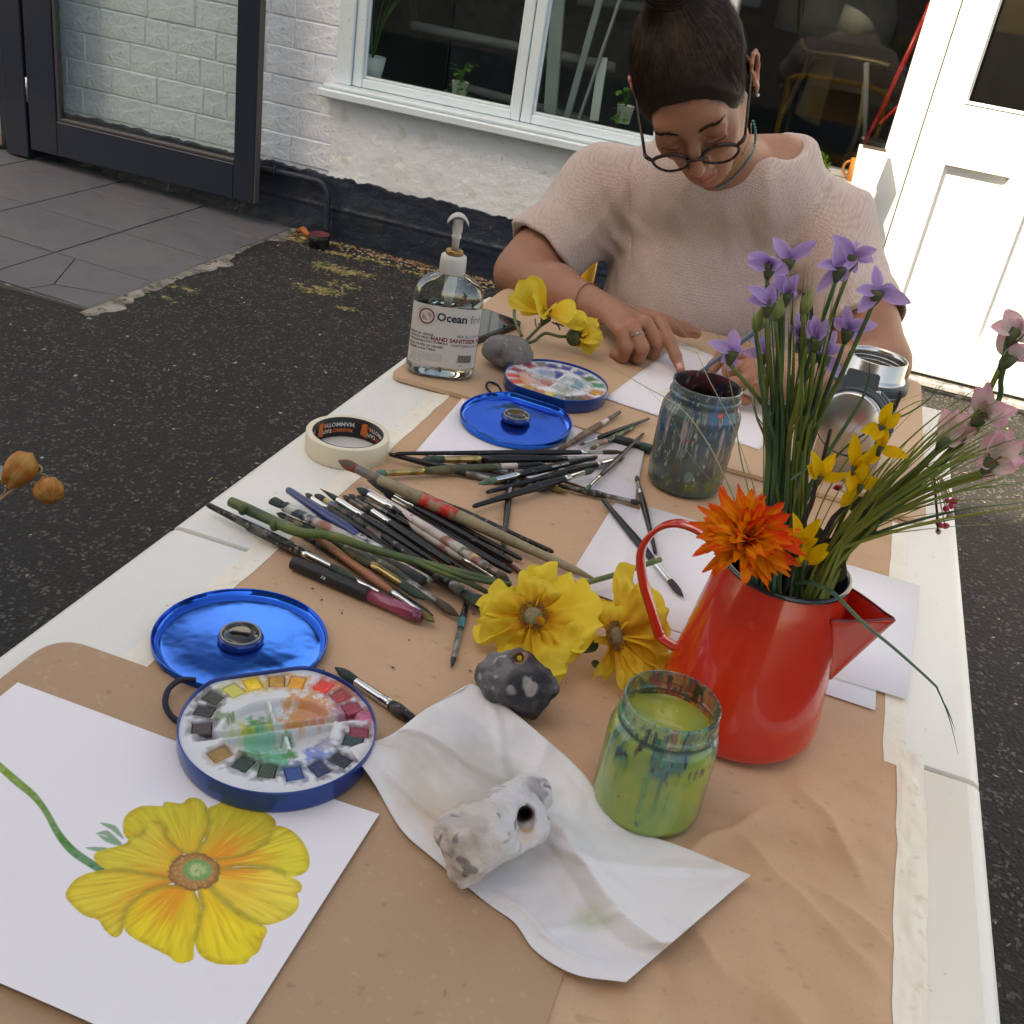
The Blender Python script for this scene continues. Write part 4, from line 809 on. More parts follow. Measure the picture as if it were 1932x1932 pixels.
st1 = [(470, 1370, (.62, .62, .08), .011), (485, 1358, (.08, .35, .1), .008), (500, 1350, (.2, .36, .1), .005), (580, 1330, (.7, .3, .08), .014), (560, 1350, (.72, .35, .1), .010), (600, 1342, (.72, .33, .2), .011), (650, 1300, (.75, .3, .15), .012), (500, 1395, (.25, .6, .45), .013), (540, 1425, (.06, .25, .06), .006), (480, 1425, (.1, .4, .2), .011), (600, 1425, (.2, .25, .6), .008), (520, 1440, (.1, .45, .25), .009), (690, 1352, (.6, .1, .2), .008), (640, 1345, (.5, .3, .4), .006), (610, 1400, (.4, .35, .45), .008), (545, 1385, (.1, .3, .1), .004), (490, 1290, (.7, .6, .2), .010), (420, 1350, (.2, .3, .15), .006), (405, 1330, (.2, .2, .15), .006)]
hg1 = math.atan2(.092, -.084)
b1 = np.array([-.2815, .554]); tin('near blue watercolour tin with stained palette, beside the flower painting', 'round blue inner lid with a black disc', b1, hg1, ZAT, pans1, math.atan2(.083, .097), st1, TZ+.0035)
g2 = lambda x, y: (883.9+.1634*x, 647.1+.1634*y)
pans2 = [(*g2(*p), c_) for p, c_ in [((680, 245), (.3, .03, .06)), ((840, 245), (.16, .14, .14)), ((970, 265), (.01, .03, .2)), ((1130, 290), (.01, .03, .25)), ((1280, 345), (.01, .06, .28)), ((1400, 415), (.03, .12, .02)), ((1500, 490), (.01, .25, .12)), ((1510, 575), (.6, .25, .03)), ((1440, 665), (.3, .06, .03)), ((1340, 685), (.05, .035, .02)), ((1210, 690), (.02, .02, .02)), ((1050, 680), (.12, .2, .22)), ((890, 630), (.7, .5, .03)), ((760, 575), (.5, .13, .02)), ((640, 520), (.5, .25, .04)), ((530, 440), (.65, .08, .05)), ((510, 370), (.65, .07, .06)), ((540, 300), (.35, .07, .09))]]
st2 = [(*g2(*p), c_, r) for p, c_, r in [((900, 330), (.4, .45, .62), .014), ((1250, 470), (.25, .42, .5), .014), ((780, 440), (.62, .35, .3), .014), ((870, 450), (.66, .36, .32), .012), ((1100, 560), (.4, .42, .28), .010), ((660, 380), (.7, .4, .35), .012), ((620, 440), (.75, .4, .25), .010), ((1050, 340), (.1, .12, .4), .007), ((1480, 560), (.2, .5, .3), .006), ((930, 600), (.7, .6, .1), .007), ((600, 230), (.6, .35, .5), .012)]]
hg2 = math.atan2(-.155, -.016)
b2 = np.array([-.2985, 1.343]); tin('far blue watercolour tin standing open between the bottle and the drawing', 'round blue inner lid brightly mirroring the sky', b2, hg2, ZBT, pans2, math.atan2(-.022, .126), st2, ZBT+.0035, 3.6)
for lab, pts_, z in (('cord loop', [(368, 1283), (340, 1290), (318, 1308), (312, 1330), (325, 1347), (350, 1360)], ZAT+.006), ('c2', [(948, 745), (930, 748), (917, 735), (922, 722), (938, 722), (946, 735), (934, 742), (950, 748)], ZBT+.004)):
    par = [o for o in bpy.data.objects if o.name.startswith('watercolour_tin')][0 if lab[1] == 'o' else 1]
    q = [Z(a, b, z) for a, b in pts_]; q = [p+(0, 0, .004*math.sin(i)) for i, p in enumerate(q)]; ob('cord_loop', tube(catmull(q, 6), .0023 if lab[1] == 'o' else .0017, 8), m_cord, par)
# ================================================================== TAPE ROLL
tc = np.array([-.4565, 1.027, TZ+.0008]); t = thing('masking_tape_roll', 'roll of cream masking tape lying flat near the left table edge', 'tape roll', tc)
m_roll = mat('tape roll side', (.72, .64, .48), .6, bump=[(300, .0002)]); m_rollt = mat('tape roll top', (.72, .66, .54), .65, n=[(200, .5, .6, (.6, .54, .42))])
ob('tape', tr(lathe([(.0405, .0242), (.0470, .0242), (.0475, .0235), (.0475, .0008), (.047, 0), (.0405, 0)], 72, 0, 0), loc=tc), m_roll, t)
m_core = mat('printed core', (.012, .011, .012), .5)
ob('core', tr(lathe([(.0404, 0), (.0404, .024), (.0398, .0246), (.0392, .0243), (.0392, 0)], 72, 0, 0), loc=tc), m_core, t)
m_ow = mat('white print', (.55, .53, .5), .6); m_oo = mat('orange print', (.6, .14, .03), .6)
for k in range(4):
    a0 = math.radians(20+k*84)
    for s_, sz_, dz, da, mm in (('MAMMOTH', .0072, .012, .0, m_ow), ('TASKS', .0062, .0125, .80, m_oo), ('TAPE', .0068, .0045, .68, m_ow), ('MAMMOTH', .0062, .004, .05, m_oo)):
        def wrap(v, a0=a0, dz=dz, da=da):
            a = a0-da*1.0-v[:, 0]/.0390+.0; a = a0+da+v[:, 0]/.0390; return np.stack([tc[0]+.0389*np.cos(a), tc[1]+.0389*np.sin(a), tc[2]+dz+.006-v[:, 1]], -1)
        text(s_, sz_, wrap, 0, mm, t, bold=.0002)
    a = a0-.32; pts_ = []
    for (q, h) in ((-.12, .003), (.12, .006), (.06, .02), (-.1, .021)): pts_.append((tc[0]+.0388*math.cos(a+q), tc[1]+.0388*math.sin(a+q), tc[2]+h))
    pts_ += [(tc[0]+(p[0]-tc[0])*.985, tc[1]+(p[1]-tc[1])*.985, p[2]) for p in pts_]
    ob('emblem', (np.array(pts_), [(0, 1, 2, 3), (7, 6, 5, 4), (0, 4, 5, 1), (1, 5, 6, 2), (2, 6, 7, 3), (3, 7, 4, 0)]), m_oo, t, smooth=False)
# ================================================================== SANITISER BOTTLE
bl, br = Z(762, 697, ZBT), Z(895, 714, ZBT); bx = (br-bl); bw = np.hypot(*bx[:2])/2; ex = bx/np.linalg.norm(bx); ey = np.array([-ex[1], ex[0], 0]); bcn = (bl+br)/2+ey*.004
Mb = np.stack([ex, ey, np.array([0, 0, 1.])], 1)
t = thing('hand_sanitiser_bottle', 'clear pump bottle of hand sanitiser with a printed label', 'bottle', bcn)
def oval(prof, seg=56, c0=True, c1=True):
    V = []; F = []; n = len(prof)
    for (w_, d_, z) in prof:
        for i in range(seg):
            a = 2*math.pi*i/seg; ca, sa = math.cos(a), math.sin(a); V.append((w_*np.sign(ca)*abs(ca)**.72, d_*np.sign(sa)*abs(sa)**.8, z))
    for j in range(n-1): F += [(j*seg+i, j*seg+(i+1) % seg, (j+1)*seg+(i+1) % seg, (j+1)*seg+i) for i in range(seg)]
    if c0: F.append(tuple(range(seg))[::-1])
    if c1: F.append(tuple((n-1)*seg+i for i in range(seg)))
    return np.array(V), F
W_, D_ = bw*.97, .026; HB = .136
m_pet = bpy.data.materials.new('clear bottle plastic'); m_pet.use_nodes = True; _t = m_pet.node_tree; _t.nodes.remove(_t.nodes['Principled BSDF']); _t.links.new(thin(_t.nodes, _t.links, (.90, .93, .92), .03, .09, .95), _t.nodes['Material Output'].inputs[0]); m_gel = glass('sanitiser liquid', (.96, .98, .97), 0, 1.33)
op = [(W_*.86, D_*.8, .001), (W_*.96, D_*.95, .004), (W_, D_, .012), (W_*.985, D_, .07), (W_*.99, D_, .108), (W_*.95, D_*.95, .120), (W_*.80, D_*.82, .130), (W_*.5, D_*.6, .1375), (.0155, .0155, .1415), (.0145, .0145, .148)]
ip = [(a-.0011, b-.0011, z+(.0012 if i == 0 else 0)) for i, (a, b, z) in enumerate(op)]
v1, f1 = oval(op, c1=False, c0=True); v2, f2 = oval(ip, c1=False); n1 = len(v1)
rimf = [(n1-56+i, n1+len(v2)-56+i, n1+len(v2)-56+(i+1) % 56, n1-56+(i+1) % 56) for i in range(56)]
ob('bottle', tr((np.concatenate([v1, v2]), f1+[tuple(k+n1 for k in g)[::-1] for g in f2]+[tuple(g)[::-1] for g in rimf]), Mb, bcn), m_pet, t)
lq = [(a-.0014, b-.0014, z+.0006) for a, b, z in op[:4]]+[(W_*.985-.0014, D_-.0014, .092)]
lq[0] = (lq[0][0], lq[0][1], .0028); ob('liquid', tr(oval(lq), Mb, bcn), m_gel, t)
m_lab = mat('frosted label', (.56, .53, .49), .5, n=[(3, .45, .65, (.54, .50, .50))])
def labsurf(u, z): # u -1..1 across the front
    a = -math.pi/2+u*1.22; ca, sa = np.cos(a), np.sin(a); return np.stack([(W_+.0003)*np.sign(ca)*np.abs(ca)**.72, -(D_+.0004)*np.abs(sa)**.8, z], -1)
def lab_xy(v, x0, z0):            # flat (x right, y up) in metres wrapped on the front of the bottle
    s_ = np.linspace(-1, 1, 400); c_ = labsurf(s_, 0*s_); L = np.concatenate([[0], np.cumsum(np.linalg.norm(np.diff(c_, axis=0), axis=1))]); L -= L[200]; u = np.interp(v[:, 0]+x0, L, s_); return (labsurf(u, v[:, 1]+z0)-np.array([0, .00035, 0]))@Mb.T+bcn
P_, F_ = grid(80, 12, lambda u, v: labsurf(u*2-1, .019+v*.083)@Mb.T+bcn); ob('label', (P_, F_), m_lab, t)
m_ink = mat('dark ink', (.03, .03, .035), .6); m_mar = mat('maroon ink', (.22, .02, .03), .6); m_gi = mat('grey ink', (.22, .2, .24), .6)
def lt(s_, size, x, z, mm, bold=0.): text(s_, size, lambda v: lab_xy(v, x, z), 0, mm, t, bold=bold)
lt('Ocean', .0152, -.0135, .0830, m_ink, .00045); lt('frée', .0152, .0310, .0830, m_gi, .0001)
lt('HAND SANITISER R', .0078, -.0185, .055, m_mar, .00022); lt('80% ALCOHOL', .0052, .016, .0625, m_gi, .0001); lt('SANITISING LIQUID', .005, .0095, .0495, m_gi, .00008)
for i, s_ in enumerate(['MEDICAL GRADE', 'WORLD HEALTH', 'ORGANISATION FORMULA', 'KILLS 99.99% OF VIRUSES,', 'GERMS & BACTERIA']): lt(s_, .0044, -.049, .0605-.0048*i-(.001 if i > 2 else 0), m_ink, .00008)
for i in range(5): lt('This product is supplied for cleaning the skin of the hands', .0019, -.045, .0355-.0022*i, m_gi)
lt('0', .004, .0185, .027, m_ink); lt('www', .003, .022, .0225, m_ink)
for i in range(17): q = .0205+i*.00115; ob('barcode_bar', (lab_xy(np.array([(q, 0), (q+.0004+.0003*(i*7 % 3), 0), (q+.0004+.0003*(i*7 % 3), .0105), (q, .0105)]), 0, .0275), [(0, 1, 2, 3)]), m_ink, bpy.data.objects['label'], smooth=False)
def ringt(x, z, r0, r1, mm, a0=0, a1=6.2832, n=40, sq=1., nm='roundel'):
    a = np.linspace(a0, a1, n); V = np.concatenate([np.stack([np.cos(a)*r0, np.sin(a)*r0*sq], -1), np.stack([np.cos(a)*r1, np.sin(a)*r1*sq], -1)]); F = [(i, i+1, n+i+1, n+i) for i in range(n-1)]
    ob(nm, (lab_xy(V, x, z), F), mm, t, smooth=False)
ringt(-.027, .0865, .0088, .0108, m_mar); ringt(-.027, .0865, .0132, .0135, m_gi); ringt(-.020, .062, .040, .0403, m_gi, .5, 2.3, sq=.5)
for k in range(4):                # interlaced fingers of the emblem
    for sg in (1, -1): ob('emblem_finger', (lab_xy(np.array([(sg*(-.0005+.0012*k), sg*(.0055-.0016*k)), (sg*(.0068-.0004*k), sg*(.0050-.0019*k)-sg*.0012), (sg*(.0068-.0004*k), sg*(.0043-.0019*k)-sg*.0012), (sg*(-.0005+.0012*k), sg*(.0048-.0016*k))]), -.027, .0865), [(0, 1, 2, 3)]), m_mar, bpy.data.objects['label'], smooth=False)
for k, x in enumerate((-.045, -.038, -.030)): ringt(x, .0235, .0017, .0024, m_ink if k == 2 else m_gi, math.pi/4*(k != 1)+.01, 6.29+math.pi/4*(k != 1), (5, 5, 4)[k], nm='hazard_mark')
m_pump = mat('white pump plastic', (.62, .6, .57), .4, tl=.15, bump=[(300, .0001)])
zt = np.array([0, 0, .142]); cz = lambda prof, dz=0, seg=32: tr(lathe(prof, seg), None, bcn+(0, 0, dz))
ob('cap', cz([(.0165, .141), (.0172, .1425), (.0172, .158), (.0165, .1635), (.0145, .165)]), m_pump, t)
ob('gold_collar', cz([(.0105, .1652), (.0115, .1665), (.0112, .1705), (.0095, .172)]), mat('brass collar', (.3, .18, .06), .35, .7), t)
ob('pump_stem', cz([(.0046, .172), (.0049, .185), (.0062, .187), (.0062, .190), (.0052, .191), (.0066, .196), (.0066, .208), (.0072, .212)], seg=20), m_pump, t)
hv, hf = grid(14, 9, lambda u, v: np.stack([(v-.5)*.0275, -.012+u*.026, .2135+.0045*np.cos((v-.5)*2.9)-.006*np.abs(v-.5)**3*9-.002*np.sin(u*2), ], -1)); hv2 = hv-(0, 0, .002); I = np.arange(len(hv)).reshape(14, 9); e = []
for s_ in (I[:, 0], I[::-1, -1], I[0, ::-1], I[-1, :]): e += [(s_[i], s_[i]+len(hv), s_[i+1]+len(hv), s_[i+1]) for i in range(len(s_)-1)]
ob('pump_head', (np.concatenate([hv, hv2])@Mb.T+bcn, [tuple(g) for g in hf]+[tuple(g)[::-1] for g in (hf+len(hv))]+e), m_pump, t)
ob('dip_tube', cz([(.0085, .1415), (.0085, .125), (.0072, .118), (.0072, .112), (.0058, .106), (.0050, .096)][::-1]), m_pump, t)
ob('dip_straw', cz([(.0022, .006), (.0022, .096)], seg=12), mat('straw', (.6, .6, .58), .4, tl=.5), t)
# ================================================================== PHONE
pc3 = np.array([-.472, 1.500, ZBT]); t = thing('smartphone', 'dark smartphone lying on the board behind the sanitiser bottle', 'phone', pc3)
R3 = np.array(Matrix.Rotation(math.radians(-14), 3, 'Z'))
for nm, hw, hl, z0, z1, mm in (('case', .037, .076, 0, .009, m_blk), ('screen', .0335, .0725, .0091, .0096, mat('phone screen', (.02, .025, .03), .04, coat=1.))):
    v, f = slab(rounded([(-hw, -hl), (hw, -hl), (hw, hl), (-hw, hl)], .009, 6), z0, z1); ob(nm, tr((v, f), R3, pc3), mm, t, smooth=False)
# ================================================================== STONES
def stone(name, label, build, lo, hi, h, colf, rough=.85, at=None, mcol=None):
    F = Field(lo, hi, h); build(F); vf = F.mesh(); o = ob(name, vf, mcol or m_stone, col=colf(vf[0]), at=at); tagit(o, label, 'stone'); return o
m_stone = mat('stone', vcol=True, rough=.82, bump=[(260, .0012), (900, .0005)], spec=.3)
A1, A2 = Z(893, 1592, .777), Z(1003, 1492, .772); hole = Z(990, 1535, .785)
def bw_(F):
    F.cone(A1, A2, .0265, .0125, .02); F.ell(A1+(.004, -.004, -.002), (.028, .021, .020), .012); F.ell((A1+A2)/2+(.016, -.002, -.002), (.018, .018, .018), .014); F.ell(A2+(.004, .002, 0), (.013, .014, .012), .008)
    d = ray(990, 1535); d /= np.linalg.norm(d); F.cone(hole-d*.01, hole+d*.022, .0052, .0035, .004, 'cut'); F.cone(hole-d*.01+(.004, -.012, 0), hole+d*.003+(.003, -.009, 0), .0045, .004, .008, 'cut')
    rs = np.random.default_rng(12); cc_ = (A1+A2)/2; ax_ = (A2-A1)/np.linalg.norm(A2-A1)
    for k in range(9):
        n_ = rs.normal(size=3); n_ /= np.linalg.norm(n_); sup = max((A1-cc_)@n_+.0245, (A2-cc_)@n_+.0145)*rs.uniform(.86, .97)
        F.put(lambda X, Y_, Z_: sup-((X-cc_[0])*n_[0]+(Y_-cc_[1])*n_[1]+(Z_-cc_[2])*n_[2]), F.lo, F.lo+F.n*F.h, .004, 'cut', pad=0)
    F.put(lambda X, Y_, Z_: (.0042*np.abs(fbm(X*38, Y_*38, Z_*38, 4, 3))+.0007*vnoise(X*170, Y_*170, Z_*170, 8)-.001).astype(np.float32), F.lo, F.lo+F.n*F.h, op='raw')
    F.put(lambda X, Y_, Z_: np.where(Z_ < .7545, .7545-Z_, -1)+0*X, F.lo, F.lo+F.n*F.h, .003, 'cut2') if 0 else None
def wcol(v):
    n1 = fbm(v[:, 0]*45, v[:, 1]*45, v[:, 2]*45, 4, 30); n2 = vnoise(v[:, 0]*170, v[:, 1]*170, v[:, 2]*170, 31); c = np.tile([.60, .57, .57], (len(v), 1))+.05*n1[:, None]
    def bl(m_, q): nonlocal c; c = c*(1-m_[:, None])+np.array(q)*m_[:, None]
    s = lambda a, b, x: np.clip((x-a)/(b-a), 0, 1)
    bl(s(.25, .5, n1)*.7, (.38, .36, .37)); o_ = Z(872, 1590, .79); bl(s(.028, .012, np.linalg.norm((v-o_)*(1, .7, .6), axis=1)+.008*n1)*.4, (.5, .38, .24)); o_ = Z(985, 1582, .775); bl(s(.011, .004, np.linalg.norm(v-o_, axis=1)+.003*n2)*.8, (.6, .38, .16))
    bl(s(.66, .8, n2+.25*n1)*.8, (.16, .13, .13)); dd = np.linalg.norm(v-hole, axis=1); r_ = ray(990, 1535); r_ /= np.linalg.norm(r_); ax_ = np.linalg.norm(np.cross(v-hole, r_), axis=1); bl(s(.0085, .005, ax_+.0015*n2)*((v-hole)@r_ > -.003), (.05, .03, .025))
    for q, r in (((864, 1545), .010), ((890, 1520), .012), ((1016, 1484), .007), ((1028, 1475), .005), ((1034, 1513), .004), ((850, 1608), .007)): bl(s(r, r*.5, np.linalg.norm((v-Z(*q, .785))*(1, 1, .7), axis=1)+.004*n2+.004*n1)*.6, (.2, .18, .18))
    for q in ((874, 1616), (868, 1628), (830, 1575), (912, 1592)): bl(s(.0022, .0012, np.linalg.norm((v-Z(*q, .79))*(1, 1, .3), axis=1)), (.12, .07, .04))
    return np.clip(c, .02, 1)
stone('white_flint', 'pale lumpy holed flint stone lying on the paper towel', bw_, (-.20, .44, .742), (-.04, .67, .83), .0013, wcol)
B1, B2, B3 = Z(945, 1285, .765), Z(1005, 1305, .763), Z(968, 1262, .772)
def bd_(F):
    F.ell(B1, (.027, .022, .021), .012); F.ell(B2, (.024, .022, .019), .015); F.ell(B3, (.02, .018, .016), .012); F.ell(Z(925, 1275, .762), (.014, .016, .013), .012)
    h_ = Z(981, 1243, .785); d = ray(981, 1243); d /= np.linalg.norm(d); F.cone(h_-d*.01, h_+d*.02, .0062, .0045, .004, 'cut')
    rs = np.random.default_rng(5); cc_ = (B1+B2)/2
    for k in range(9):
        n_ = rs.normal(size=3); n_ /= np.linalg.norm(n_); sup = max((B1-cc_)@n_+.021, (B2-cc_)@n_+.019)*rs.uniform(.84, .95)
        F.put(lambda X, Y_, Z_: sup-((X-cc_[0])*n_[0]+(Y_-cc_[1])*n_[1]+(Z_-cc_[2])*n_[2]), F.lo, F.lo+F.n*F.h, .004, 'cut', pad=0)
    F.put(lambda X, Y_, Z_: (.0030*fbm(X*50+3, Y_*50, Z_*50, 4, 13)+.0012*vnoise(X*170, Y_*170, Z_*170, 18)).astype(np.float32), F.lo, F.lo+F.n*F.h, op='raw')
def dcol(v):
    n1 = fbm(v[:, 0]*60, v[:, 1]*60, v[:, 2]*60, 4, 50); n2 = vnoise(v[:, 0]*150, v[:, 1]*150, v[:, 2]*150, 51); c = np.tile([.085, .08, .085], (len(v), 1))*(1+.5*n1[:, None])
    def bl(m_, q): nonlocal c; c = c*(1-m_[:, None])+np.array(q)*m_[:, None]
    s = lambda a, b, x: np.clip((x-a)/(b-a), 0, 1); bl(s(.3, .6, n1)*.6, (.2, .19, .19)); bl(s(.62, .72, n2)*s(-.2, .4, n1)*.8, (.38, .36, .34)); bl(s(.3, .6, -n1)*.7, (.025, .025, .03))
    for q, r in (((964, 1300), .0035), ((972, 1312), .0032), ((990, 1292), .0035), ((955, 1326), .0045), ((999, 1281), .004), ((970, 1289), .003), ((1003, 1300), .003), ((962, 1316), .003)): bl(s(r, r*.6, np.linalg.norm((v-Z(*q, .778))*(1, 1, .7), axis=1)+.0022*n2+.0018*n1)*.75, (.36, .34, .32))
    bl(s(.0085, .006, np.linalg.norm((v-Z(981, 1243, .785)), axis=1)), (.3, .16, .1)); return np.clip(c, .01, 1)
stone('dark_flint', 'dark grey holed flint with white flecks below the yellow flower heads', bd_, (-.22, .63, .738), (-.06, .79, .81), .0013, dcol)
G1 = Z(957, 664, ZBT+.022)
def bg_(F):
    F.ell(G1, (.037, .034, .0235), .01); h_ = Z(942, 650, ZBT+.044); F.cone(h_+(0, 0, .01), h_-(0, 0, .02), .011, .007, .008, 'cut')
    F.put(lambda X, Y_, Z_: (.0022*fbm(X*35+3, Y_*35, Z_*35, 4, 73)).astype(np.float32), F.lo, F.lo+F.n*F.h, op='raw')
def gcol(v):
    n1 = fbm(v[:, 0]*60, v[:, 1]*60, v[:, 2]*60, 4, 80); n2 = vnoise(v[:, 0]*220, v[:, 1]*220, v[:, 2]*220, 81); c = np.tile([.17, .16, .15], (len(v), 1))*(1+.25*n1[:, None])
    m_ = np.clip((n2-.72)/.1, 0, 1)[:, None]*.6; c = c*(1-m_)+.4*m_; h_ = Z(942, 650, ZBT+.044); m_ = np.clip(1.2-np.hypot(v[:, 0]-h_[0], v[:, 1]-h_[1])/.010+.3*n2, 0, 1)[:, None]*(v[:, 2] > G1[2])[:, None]; return np.clip(c*(1-m_)+np.array([.05, .03, .025])*m_, .01, 1)
stone('grey_holed_pebble', 'smooth mid grey rounded pebble with a dark hole on top, behind the far tin', bg_, G1-(.05, .05, .03), G1+(.05, .05, .035), .0014, gcol)
# ================================================================== PAPER TOWEL
TA = catmull([(659, 1411, 0), (704, 1475, 0), (757, 1565, 0), (824, 1625, 0), (921, 1705, 0), (971, 1741, 0), (1011, 1795, 0), (1084, 1838, 0), (1181, 1853, 0)], 10)
TB = catmull([(874, 1300, 0), (892, 1291, 0), (945, 1325, 0), (1011, 1378, 0), (1097, 1455, 0), (1144, 1521, 0), (1197, 1565, 0), (1288, 1598, 0), (1416, 1651, 0)], 10)
def arc(q): s_ = np.concatenate([[0], np.cumsum(np.linalg.norm(np.diff(q, axis=0), axis=1))]); return s_/s_[-1]
sA, sB = arc(TA), arc(TB)
def towel(u, v):
    pa = np.stack([np.interp(u, sA, TA[:, k]) for k in (0, 1)], -1); pb = np.stack([np.interp(u, sB, TB[:, k]) for k in (0, 1)], -1); p = pa*(1-v[:, None])+pb*v[:, None]
    g = lambda x, w_: np.exp(-(x/w_)**2)
    p[:, 0] += 26*g(u, .05)*g(v-.28, .16)*-.6; p[:, 1] += 22*g(u, .06)*g(v-.35, .2)
    tri = lambda x, w_: np.clip(1-np.abs(x)/w_, 0, 1)
    z = ZAT+.0012+.0130*tri(v-(.74-.42*(u-.45)), .30)*np.clip((u-.42)/.25, 0, 1)+.0075*tri(v-.5-.3*u, .25)*np.clip((.5-u)/.3, 0, 1)+.020*np.clip(1-u/.16, 0, 1)*np.clip(1-v/.7, 0, 1)**1.0+.006*np.clip(1-(v)/.2, 0, 1)*np.clip((u-.75)/.2, 0, 1)
    
    def cr(u0, v0, u1, v1, w_, a_): e = np.array([u1-u0, (v1-v0)]); L = np.hypot(*e); e /= L; q = (u-u0)*e[0]+(v-v0)*e[1]; s2 = (v-v0)*e[0]-(u-u0)*e[1]; return a_*np.clip(1-np.abs(s2)/w_, 0, 1)*np.clip(np.minimum(q, L-q)/.05+.3, 0, 1)
    for a6 in ((.5, .72, 1., .33, .10, .010), (.52, .55, .95, .98, .05, .0045), (.0, .45, .45, .75, .05, .004), (.08, .1, .42, .3, .04, .003), (.3, 1., .42, .5, .035, .003), (.7, .05, .82, .5, .03, .003), (.55, .1, .9, .12, .03, .0025), (.12, .95, .35, .6, .03, .003)): z = z+cr(*a6)
    z = z+.0016*np.abs(fbm(u*7, v*4, 0, 3, 91))+.008*np.clip((v-.8)/.2, 0, 1)*np.clip((.35-np.abs(u-.25))/.3, 0, 1)+.009*np.clip((u-.9)/.1, 0, 1)*np.clip((v-.8)/.2, 0, 1)
    return np.array([Z(a, b, c) for (a, b), c in zip(p, z)])
P_, F_ = grid(130, 90, towel)
U, V = [a.ravel() for a in np.meshgrid(np.linspace(0, 1, 130), np.linspace(0, 1, 90), indexing='ij')]
c = np.tile([.80, .77, .755], (len(U), 1)); 
def bl(m_, q): global c; c = c*(1-m_[:, None])+np.array(q)*m_[:, None]
n1 = fbm(U*9, V*6, 0, 4, 95)
for (u, v, r, q, k) in ((.3, .35, .22, (.6, .5, .4), .6), (.22, .6, .15, (.5, .5, .47), .5), (.33, .2, .07, (.66, .42, .25), .5), (.78, .35, .06, (.5, .55, .36), .7), (.15, .3, .12, (.64, .58, .48), .5), (.35, .7, .08, (.5, .54, .46), .4), (.25, .85, .06, (.45, .47, .47), .4)): bl(np.clip(1.4-np.hypot(U-u, (V-v)*.7)/r+.5*n1, 0, 1)*k, q)
m_tow = mat('paper towel', vcol=True, rough=.9, bump=[(520, .00025, 'g')], spec=.15, tl=.12)
tw = ob('paper_towel', (P_, F_), m_tow, col=c, at=P_.mean(0)); tagit(tw, 'creased white paper towel with paint stains under the pale stone', 'paper towel')
sm = tw.modifiers.new('thick', 'SOLIDIFY'); sm.thickness = .0003; sm.offset = 0
# ================================================================== JARS, FLASK, JUG
def paint_glass(name, gcol=(.9, 1, .95), rough=.35):   # glass with paint on it: vertex alpha = how much paint covers it
    m = bpy.data.materials.new(name); m.use_nodes = True; t = m.node_tree; N = t.nodes; L = t.links; b = N['Principled BSDF']
    at = N.new('ShaderNodeVertexColor'); at.layer_name = 'Col'; L.new(at.outputs[0], b.inputs['Base Color']); b.inputs['Roughness'].default_value = rough; b.inputs['Coat Weight'].default_value = .6; b.inputs['Coat Roughness'].default_value = .08
    nz = N.new('ShaderNodeTexNoise'); nz.inputs['Scale'].default_value = 240; tc = N.new('ShaderNodeTexCoord'); L.new(tc.outputs['Object'], nz.inputs[0])
    bp = N.new('ShaderNodeBump'); bp.inputs['Distance'].default_value = .0008; bp.inputs['Strength'].default_value = 1; L.new(nz.outputs[0], bp.inputs['Height']); L.new(bp.outputs[0], b.inputs['Normal'])
    g = thin(N, L, gcol, .03, .05, .9)
    x = N.new('ShaderNodeMixShader'); L.new(at.outputs[1], x.inputs[0]); L.new(g, x.inputs[1]); L.new(b.outputs[0], x.inputs[2]); L.new(x.outputs[0], N['Material Output'].inputs[0]); return m
def fine(prof, n):                 # resample a profile evenly
    P = np.array(prof, float); s_ = np.concatenate([[0], np.cumsum(np.hypot(*np.diff(P, axis=0).T))]); q = np.linspace(0, s_[-1], n); return list(zip(np.interp(q, s_, P[:, 0]), np.interp(q, s_, P[:, 1])))
m_pg = paint_glass('paint stained glass')
# far jar: thick with dried paint
jc = np.array([-.0870, 1.183, TZ+.0035]); t = thing('painted_jam_jar', 'dark glass water jar caked with dried paint, in front of the drawing sheet', 'jar', jc)
op = [(.030, .0), (.040, .0008), (.0437, .005), (.0448, .012), (.0458, .05), (.0468, .090), (.0462, .098), (.0430, .105), (.0405, .109), (.0400, .112), (.0416, .1145), (.0416, .1170), (.0400, .119), (.0400, .126), (.0406, .1275), (.0402, .129), (.0385, .1292)]
v, f = lathe(fine(op, 260), 300, cap1=False); x, y, z = v.T; a = np.arctan2(y, x)
n1 = fbm(a*2.2, z*38, 0, 4, 100); n2 = vnoise(a*13, z*40, 1, 101); n3 = vnoise(a*40, z*260, 2, 102); n4 = fbm(a*5, z*60, 3, 3, 103)
c = np.tile([.055, .075, .068], (len(v), 1))*(1+.35*n1[:, None])
def bl(m_, q): global c; c = c*(1-m_[:, None])+np.array(q)*m_[:, None]
s = lambda a_, b_, x_: np.clip((x_-a_)/(b_-a_), 0, 1)
bl(s(.0, .6, n4)*s(.055, .03, z), (.10, .12, .035)); bl(s(.05, .5, n1)*s(.02, .045, z)*s(.085, .05, z)*.7, (.13, .085, .035)); bl(s(.1, .5, -n4)*s(.05, .09, z), (.02, .07, .12)); bl(s(.2, .6, n4)*s(.05, .08, z)*.6, (.03, .12, .11))
bl(s(.012, .008, z+.002*n2)*.8, (.03, .09, .08)); st_ = vnoise(a*16, z*12, 5, 104)*.7+vnoise(a*34, z*60, 6, 105)*.5
